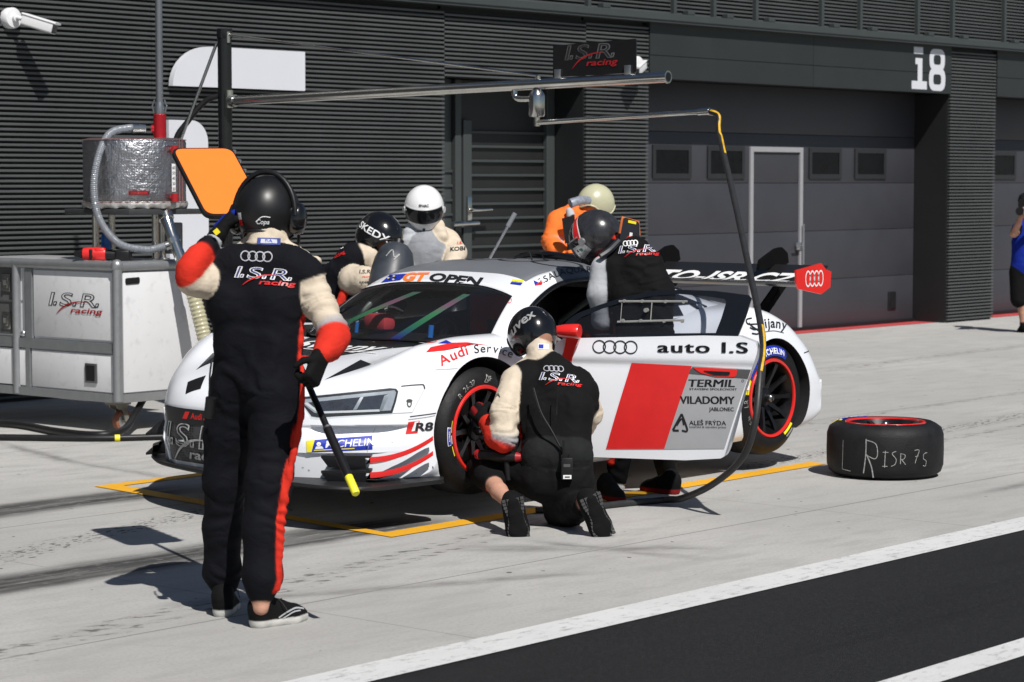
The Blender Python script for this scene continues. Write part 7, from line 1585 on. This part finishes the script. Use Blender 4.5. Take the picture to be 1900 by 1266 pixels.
PE = [
    ('apron', (0.035, 0.031, 0.705), (0.048, 0.051, 1.061), 0.15, 0.15),
    ('apron', (0.048, 0.051, 1.061), (0.06, 0.062, 1.31), 0.15, 0.155),
    ('apron', (0.06, 0.062, 1.31), (0.107, 0.095, 1.416), 0.155, 0.12),
    ('beige', (0.053, 0.231, 1.386), (0.146, 0.131, 1.458), 0.075, 0.085),
    ('beige', (0.146, 0.131, 1.458), (0.232, 0.026, 1.4), 0.085, 0.075),
    ('beige', (0.111, -0.008, 1.496), (0.099, -0.048, 1.418), 0.045, 0.05, 0.012),
    ('silver', (0.0, 0.117, 1.471), (-0.045, 0.114, 1.383), 0.05, 0.055, 0.012),
    ('beige', (0.208, -0.025, 1.387), (0.159, -0.128, 1.312), 0.074, 0.068),
    ('beige', (0.159, -0.128, 1.312), (0.062, -0.177, 1.237), 0.068, 0.06),
    ('beige', (0.011, 0.202, 1.38), (-0.085, 0.15, 1.276), 0.074, 0.068),
    ('beige', (-0.085, 0.15, 1.276), (-0.144, 0.056, 1.191), 0.068, 0.06),
    ('black', (0.317, 0.006, 1.428), (0.298, -0.06, 1.307), 0.03, 0.03, 0.01),
    ('black', (0.056, -0.173, 1.216), (-0.006, -0.182, 1.176), 0.05, 0.045),
    ('black', (-0.14, 0.05, 1.174), (-0.147, -0.02, 1.154), 0.05, 0.045),
    ('apron', (-0.007, 0.079, 0.705), (-0.03, 0.069, 0.349), 0.11, 0.09),
    ('apron', (-0.03, 0.069, 0.349), (-0.046, 0.055, 0.029), 0.09, 0.075),
    ('apron', (0.077, -0.018, 0.705), (0.068, -0.044, 0.349), 0.11, 0.09),
    ('apron', (0.068, -0.044, 0.349), (0.052, -0.058, 0.029), 0.09, 0.075),
]
PE += head(pE, (0.073, 0.073, 1.566), (-0.676, -0.586, -0.447), (0, 0, 1), "skin")
bE = flesh("body", PE, pE, .010, .03, .0035, 53, wscale=17)
hE, ptE = helmet(pE, Vector((0.073, 0.078, 1.609)), (-0.692, -0.626, -0.361), (0, 0, 1), mat("helmet_white", (.78, .78, .78), .2, 0, .02, 6, coat=.4), True, GLD, 1.09, mat("visor_edge", (.5, .5, .5), .3))
decal("helmet_lettering", [(text_bm("SPARC", .022, .03, 0, 1.3), BLKD, 0), (shift(poly_bm([(-.012, -.008), (.012, -.008), (.012, .012), (-.012, .012)]), 0, -.155), BLKD, 0)], (lambda x, y, l=0: ptE(x / .15, R(25) + y / .15, .003 + l)), hE, .02)
decal("sleeve_lettering", [(shift(text_bm("KOBRA", .034, .03, 0, 1.2), 0, -.01, .08), BLKD, 0), (shift(text_bm("I.S.R.", .025, .02, .1, 1.2), 0, .03, .1), REDD, 0)], proj_map(bvh_of(bE), Vector((-0.266, -0.476, 1.342)), (0.576, -0.817, 0.0), (0, 0, 1), .003, .7), bE, .02)
glove(pE, (-0.006, -0.182, 1.168), (-0.099, -0.2, 1.144), (0.0, 0.0, -1.0), "black", .6, None, 1.1); glove(pE, (-0.148, -0.02, 1.147), (-0.177, -0.11, 1.137), (0.0, 0.0, -1.0), "black", .6, None, 1.1)
shoe(pE, (-0.011, 0.088, 0), (-0.197, -0.077, 0), (0, 0, 1), "black", "sole", 1); shoe(pE, (0.087, -0.026, 0), (-0.091, -0.2, 0), (0, 0, 1), "black", "sole", 1)
pF = thing("person", "person in an orange jacket and cream helmet standing behind the car", "person", (14.09, 11.568, 0.0))
PF = [
    ('orange', (0.026, 0.023, 0.551), (0.037, 0.043, 0.876), 0.15, 0.15),
    ('orange', (0.037, 0.043, 0.876), (0.048, 0.063, 1.202), 0.15, 0.155),
    ('orange', (0.048, 0.063, 1.202), (0.059, 0.073, 1.426), 0.155, 0.14),
    ('orange', (-0.013, 0.162, 1.487), (0.07, 0.071, 1.536), 0.085, 0.085),
    ('orange', (0.07, 0.071, 1.536), (0.187, 0.009, 1.494), 0.085, 0.085),
    ('orange', (-0.057, 0.136, 1.48), (-0.129, 0.128, 1.335), 0.08, 0.074),
    ('orange', (-0.129, 0.128, 1.335), (-0.193, 0.043, 1.273), 0.074, 0.066),
    ('reflect', (-0.14, 0.108, 1.319), (-0.159, 0.082, 1.296), 0.073, 0.072, 0.008),
    ('orange', (-0.183, 0.03, 1.265), (-0.214, -0.09, 1.235), 0.066, 0.055),
    ('orange', (0.147, -0.023, 1.487), (0.072, -0.105, 1.327), 0.08, 0.07),
    ('orange', (0.072, -0.105, 1.327), (-0.089, -0.158, 1.234), 0.07, 0.06),
    ('reflect', (-0.056, 0.021, 1.566), (-0.071, -0.013, 1.522), 0.03, 0.03, 0.008),
    ('orange', (0.062, 0.002, 1.52), (0.096, -0.033, 1.561), 0.05, 0.05, 0.012),
    ('orange', (-0.027, 0.085, 0.551), (-0.049, 0.077, 0.225), 0.11, 0.09),
    ('orange', (-0.049, 0.077, 0.225), (-0.059, 0.068, 0.022), 0.09, 0.08),
    ('orange', (0.069, -0.026, 0.551), (0.063, -0.053, 0.225), 0.11, 0.09),
    ('orange', (0.063, -0.053, 0.225), (0.053, -0.062, 0.022), 0.09, 0.08),
]
PF += head(pF, (0.163, -0.031, 1.593), (-0.891, -0.043, -0.451), (0, 0, 1), "skin")
bF = flesh("body", PF, pF, .011, .03, .0035, 61, wscale=17)
hF, ptF = helmet(pF, Vector((0.181, -0.048, 1.625)), (-0.857, 0.263, -0.443), (-0.165, 0.19, 0.968), mat("helmet_cream", (.47, .46, .31), .35, 0, .06, 6, coat=.2), s=1.02, trim=mat("helmet_cream", (.47, .46, .31)))
decal("helmet_mark", [(poly_bm([(-.03, .02), (.02, .028), (.03, .0), (.012, -.03), (-.022, -.02)]), BLKD, 0)], (lambda x, y, l=0: ptF(R(38) + x / .14, R(16) + y / .14, .002 + l)), hF, .02)
mb = MB(); mb.tube([Vector((-0.05, -0.162, 1.643)), Vector((-0.147, -0.158, 1.644)), Vector((-0.218, -0.124, 1.62))], [.030, .034, .036], 16); mb.build("lamp", mat("lamp_grey", (.34, .36, .42), .3, .3, .3, 30), pF, 50)
glove(pF, (-0.214, -0.089, 1.251), (-0.254, -0.195, 1.262), (0.0, 0.0, -1.0), "orange", .6, None, 1.15); glove(pF, (-0.089, -0.158, 1.234), (-0.2, -0.182, 1.237), (0.0, 0.0, -1.0), "orange", .6, None, 1.1)
shoe(pF, (0.017, 0.131, 0), (-0.218, -0.053, 0), (0, 0, 1), "black", "black", 1); shoe(pF, (0.13, 0.001, 0), (-0.107, -0.182, 0), (0, 0, 1), "black", "black", 1)
pG = thing("person", "person in a blue bib and black shorts taking photos by the far garage pillar", "person", (25.881, 14.322, 0.0))
PG = [
    ('blue', (-0.292, -0.186, 0.8), (-0.278, -0.174, 1.067), 0.165, 0.15),
    ('blue', (-0.278, -0.174, 1.067), (-0.271, -0.168, 1.207), 0.15, 0.14),
    ('blue', (-0.32, -0.109, 1.233), (-0.22, -0.225, 1.233), 0.075, 0.075),
    ('black', (-0.364, -0.134, 1.247), (-0.481, -0.157, 1.198), 0.06, 0.058, 0.01),
    ('skin', (-0.509, -0.172, 1.186), (-0.584, -0.193, 1.175), 0.048, 0.046, 0.01),
    ('skin', (-0.584, -0.193, 1.175), (-0.63, -0.28, 1.302), 0.046, 0.038, 0.01),
    ('skin', (-0.63, -0.28, 1.302), (-0.65, -0.325, 1.391), 0.038, 0.03, 0.01),
    ('black', (-0.338, -0.141, 0.718), (-0.358, -0.15, 0.4), 0.125, 0.105),
    ('black', (-0.246, -0.247, 0.718), (-0.257, -0.266, 0.4), 0.125, 0.105),
    ('skin', (-0.338, -0.175, 0.38), (-0.314, -0.185, 0.239), 0.066, 0.06, 0.01),
    ('skin', (-0.314, -0.185, 0.239), (-0.316, -0.196, 0.112), 0.06, 0.046, 0.01),
    ('skin', (-0.263, -0.262, 0.38), (-0.265, -0.272, 0.24), 0.066, 0.06, 0.01),
    ('skin', (-0.265, -0.272, 0.24), (-0.272, -0.278, 0.113), 0.06, 0.046, 0.01),
    ('black', (-0.316, -0.196, 0.112), (-0.318, -0.197, 0.074), 0.05, 0.05, 0.01),
    ('black', (-0.272, -0.278, 0.113), (-0.274, -0.28, 0.075), 0.05, 0.05, 0.01),
    ('skin', (-0.312, -0.276, 1.184), (-0.385, -0.344, 1.199), 0.048, 0.046, 0.01),
    ('skin', (-0.385, -0.344, 1.199), (-0.598, -0.388, 1.36), 0.046, 0.034, 0.01),
]
PG += head(pG, (-0.245, -0.171, 1.487), (-0.952, -0.29, -0.101), (0, 0, 1), "skin") + [("hair", (-0.225, -0.159, 1.525), (-0.224, -0.158, 1.551), .098, .095)]
bG = flesh("body", PG, pG, .011, .03, .003, 71, wscale=17)
mb = MB(); cm_ = Vector((-0.528, -0.306, 1.453)); f_ = Vector((-0.968, -0.247, -0.05)); mb.tube([cm_ - f_ * .05, cm_ + f_ * .03, cm_ + f_ * .06, cm_ + f_ * .22, cm_ + f_ * .24], [.055, .058, .042, .044, .05], 18); mb.build("photo_camera", BLK, pG, 50)
mb = MB(); mb.lathe([(.10, 0), (.104, .03), (.085, .09), (.04, .115), (0, .12)], 24, Matrix.Translation((-0.243, -0.168, 1.538))); mb.tube([Vector((-0.243, -0.168, 1.538)) + f_ * .06, Vector((-0.243, -0.169, 1.532)) + f_ * .17], [.08, .06], 12); mb.build("cap", BLK, pG, 50)
glove(pG, (-0.65, -0.325, 1.391), (-0.689, -0.367, 1.436), (0.819, -0.574, 0.0), "skin", .6); glove(pG, (-0.598, -0.388, 1.36), (-0.661, -0.401, 1.423), (-0.452, 0.892, 0.0), "skin", .6)
shoe(pG, (-0.068, -0.082, 0.0), (-0.507, -0.204, 0.0), (0, 0, 1), "black", "black", 1); shoe(pG, (-0.005, -0.155, 0.0), (-0.527, -0.335, 0.0), (0, 0, 1), "black", "black", 1)
fcn = thing("fuel_can", "dark grey translucent fuel can with scrawled marks tipped between two crew members", "fuel can", (10.777, 10.367, 1.042))
ax_ = (Vector((10.951, 10.43, 1.387)) - fcn.location).normalized(); Lc = (Vector((10.951, 10.43, 1.387)) - fcn.location).length; Mc = ax_.to_track_quat('Z', 'Y').to_matrix().to_4x4()
mb = MB(); mb.lathe([(0, -.05), (.12, -.05), (.132, 0), (.134, Lc * .45), (.126, Lc * .7), (.105, Lc * .88), (.075, Lc * .97), (.045, Lc * 1.0), (0, Lc * 1.0)], 40, Mc); fb_ = mb.build("can_body", mat("can_grey", (.038, .044, .055), .5, 0, .4, 5), fcn, 60)
tw_ = Vector((-math.cos(TH), -math.sin(TH), 0)); sx_ = ax_.cross(tw_).normalized(); nz_ = sx_.cross(ax_).normalized(); nz_ = nz_ if nz_.dot(tw_) > 0 else -nz_
decal("scrawl", [(stroke_bm([(-.05, .25), (-.02, .30), (.0, .25), (.03, .28), (.0, .23)], .007), CHALK, 0), (stroke_bm([(.02, .06), (.10, .08)], .007), CHALK, 0), (stroke_bm([(.07, .04), (.06, .12)], .007), CHALK, 0)], proj_map(bvh_of(fb_), nz_ * .1, sx_, ax_, .003, .5), fcn, .03)
mb = MB(); mb.tube([ax_ * (Lc * .98), ax_ * (Lc * 1.08)], .035, 14); mb.build("can_neck", BLK, fcn, 50)
ehn = thing("extinguisher_horn", "black flat nozzle held up between the orange jacket and the grey helmet", "nozzle", (13.804, 11.43, 1.461))
mb = MB(); e_ = Vector((math.sin(TH), -math.cos(TH), 0)); mb.prism([(-.03, .05), (.065, .075), (.06, -.09), (-.005, -.14)], lambda x, y, d: e_ * x + Vector((0, 0, y)) + Vector((math.cos(TH), math.sin(TH), 0)) * d, -.015, .015); mb.build("horn", BLK, ehn)
mb = MB(); mb.tube([e_ * .02 + Vector((0, 0, -.10)), e_ * .03 + Vector((0, 0, -.26))], .014, 8); mb.build("stem", BLK, ehn, 60)
wg = thing("wheel_gun", "black wheel gun with red ends resting on the kneeling person's thigh", "wheel gun", (9.362, 8.213, 0.36))
e_ = Vector((math.sin(TH), -math.cos(TH), 0)); a_ = Vector((math.cos(TH), math.sin(TH), 0))
mb = MB(); mb.tube([e_ * .10 + a_ * -.02, e_ * .02, e_ * -.10 + a_ * .12], [.024, .030, .024], 16); mb.tube([e_ * .05 + Vector((0, 0, -.0)), e_ * .06 + Vector((0, 0, -.12))], .018, 10); mb.build("gun_body", BLK, wg, 50)
mb = MB(); mb.tube([e_ * .135 + a_ * -.03, e_ * .10 + a_ * -.02], [.018, .027], 14); mb.build("gun_end", DKRED, wg, 50)
mb = MB(); mb.tube([e_ * -.085 + a_ * .10, e_ * -.10 + a_ * .12], .027, 16); mb.build("gun_ring", DKRED, wg, 50)
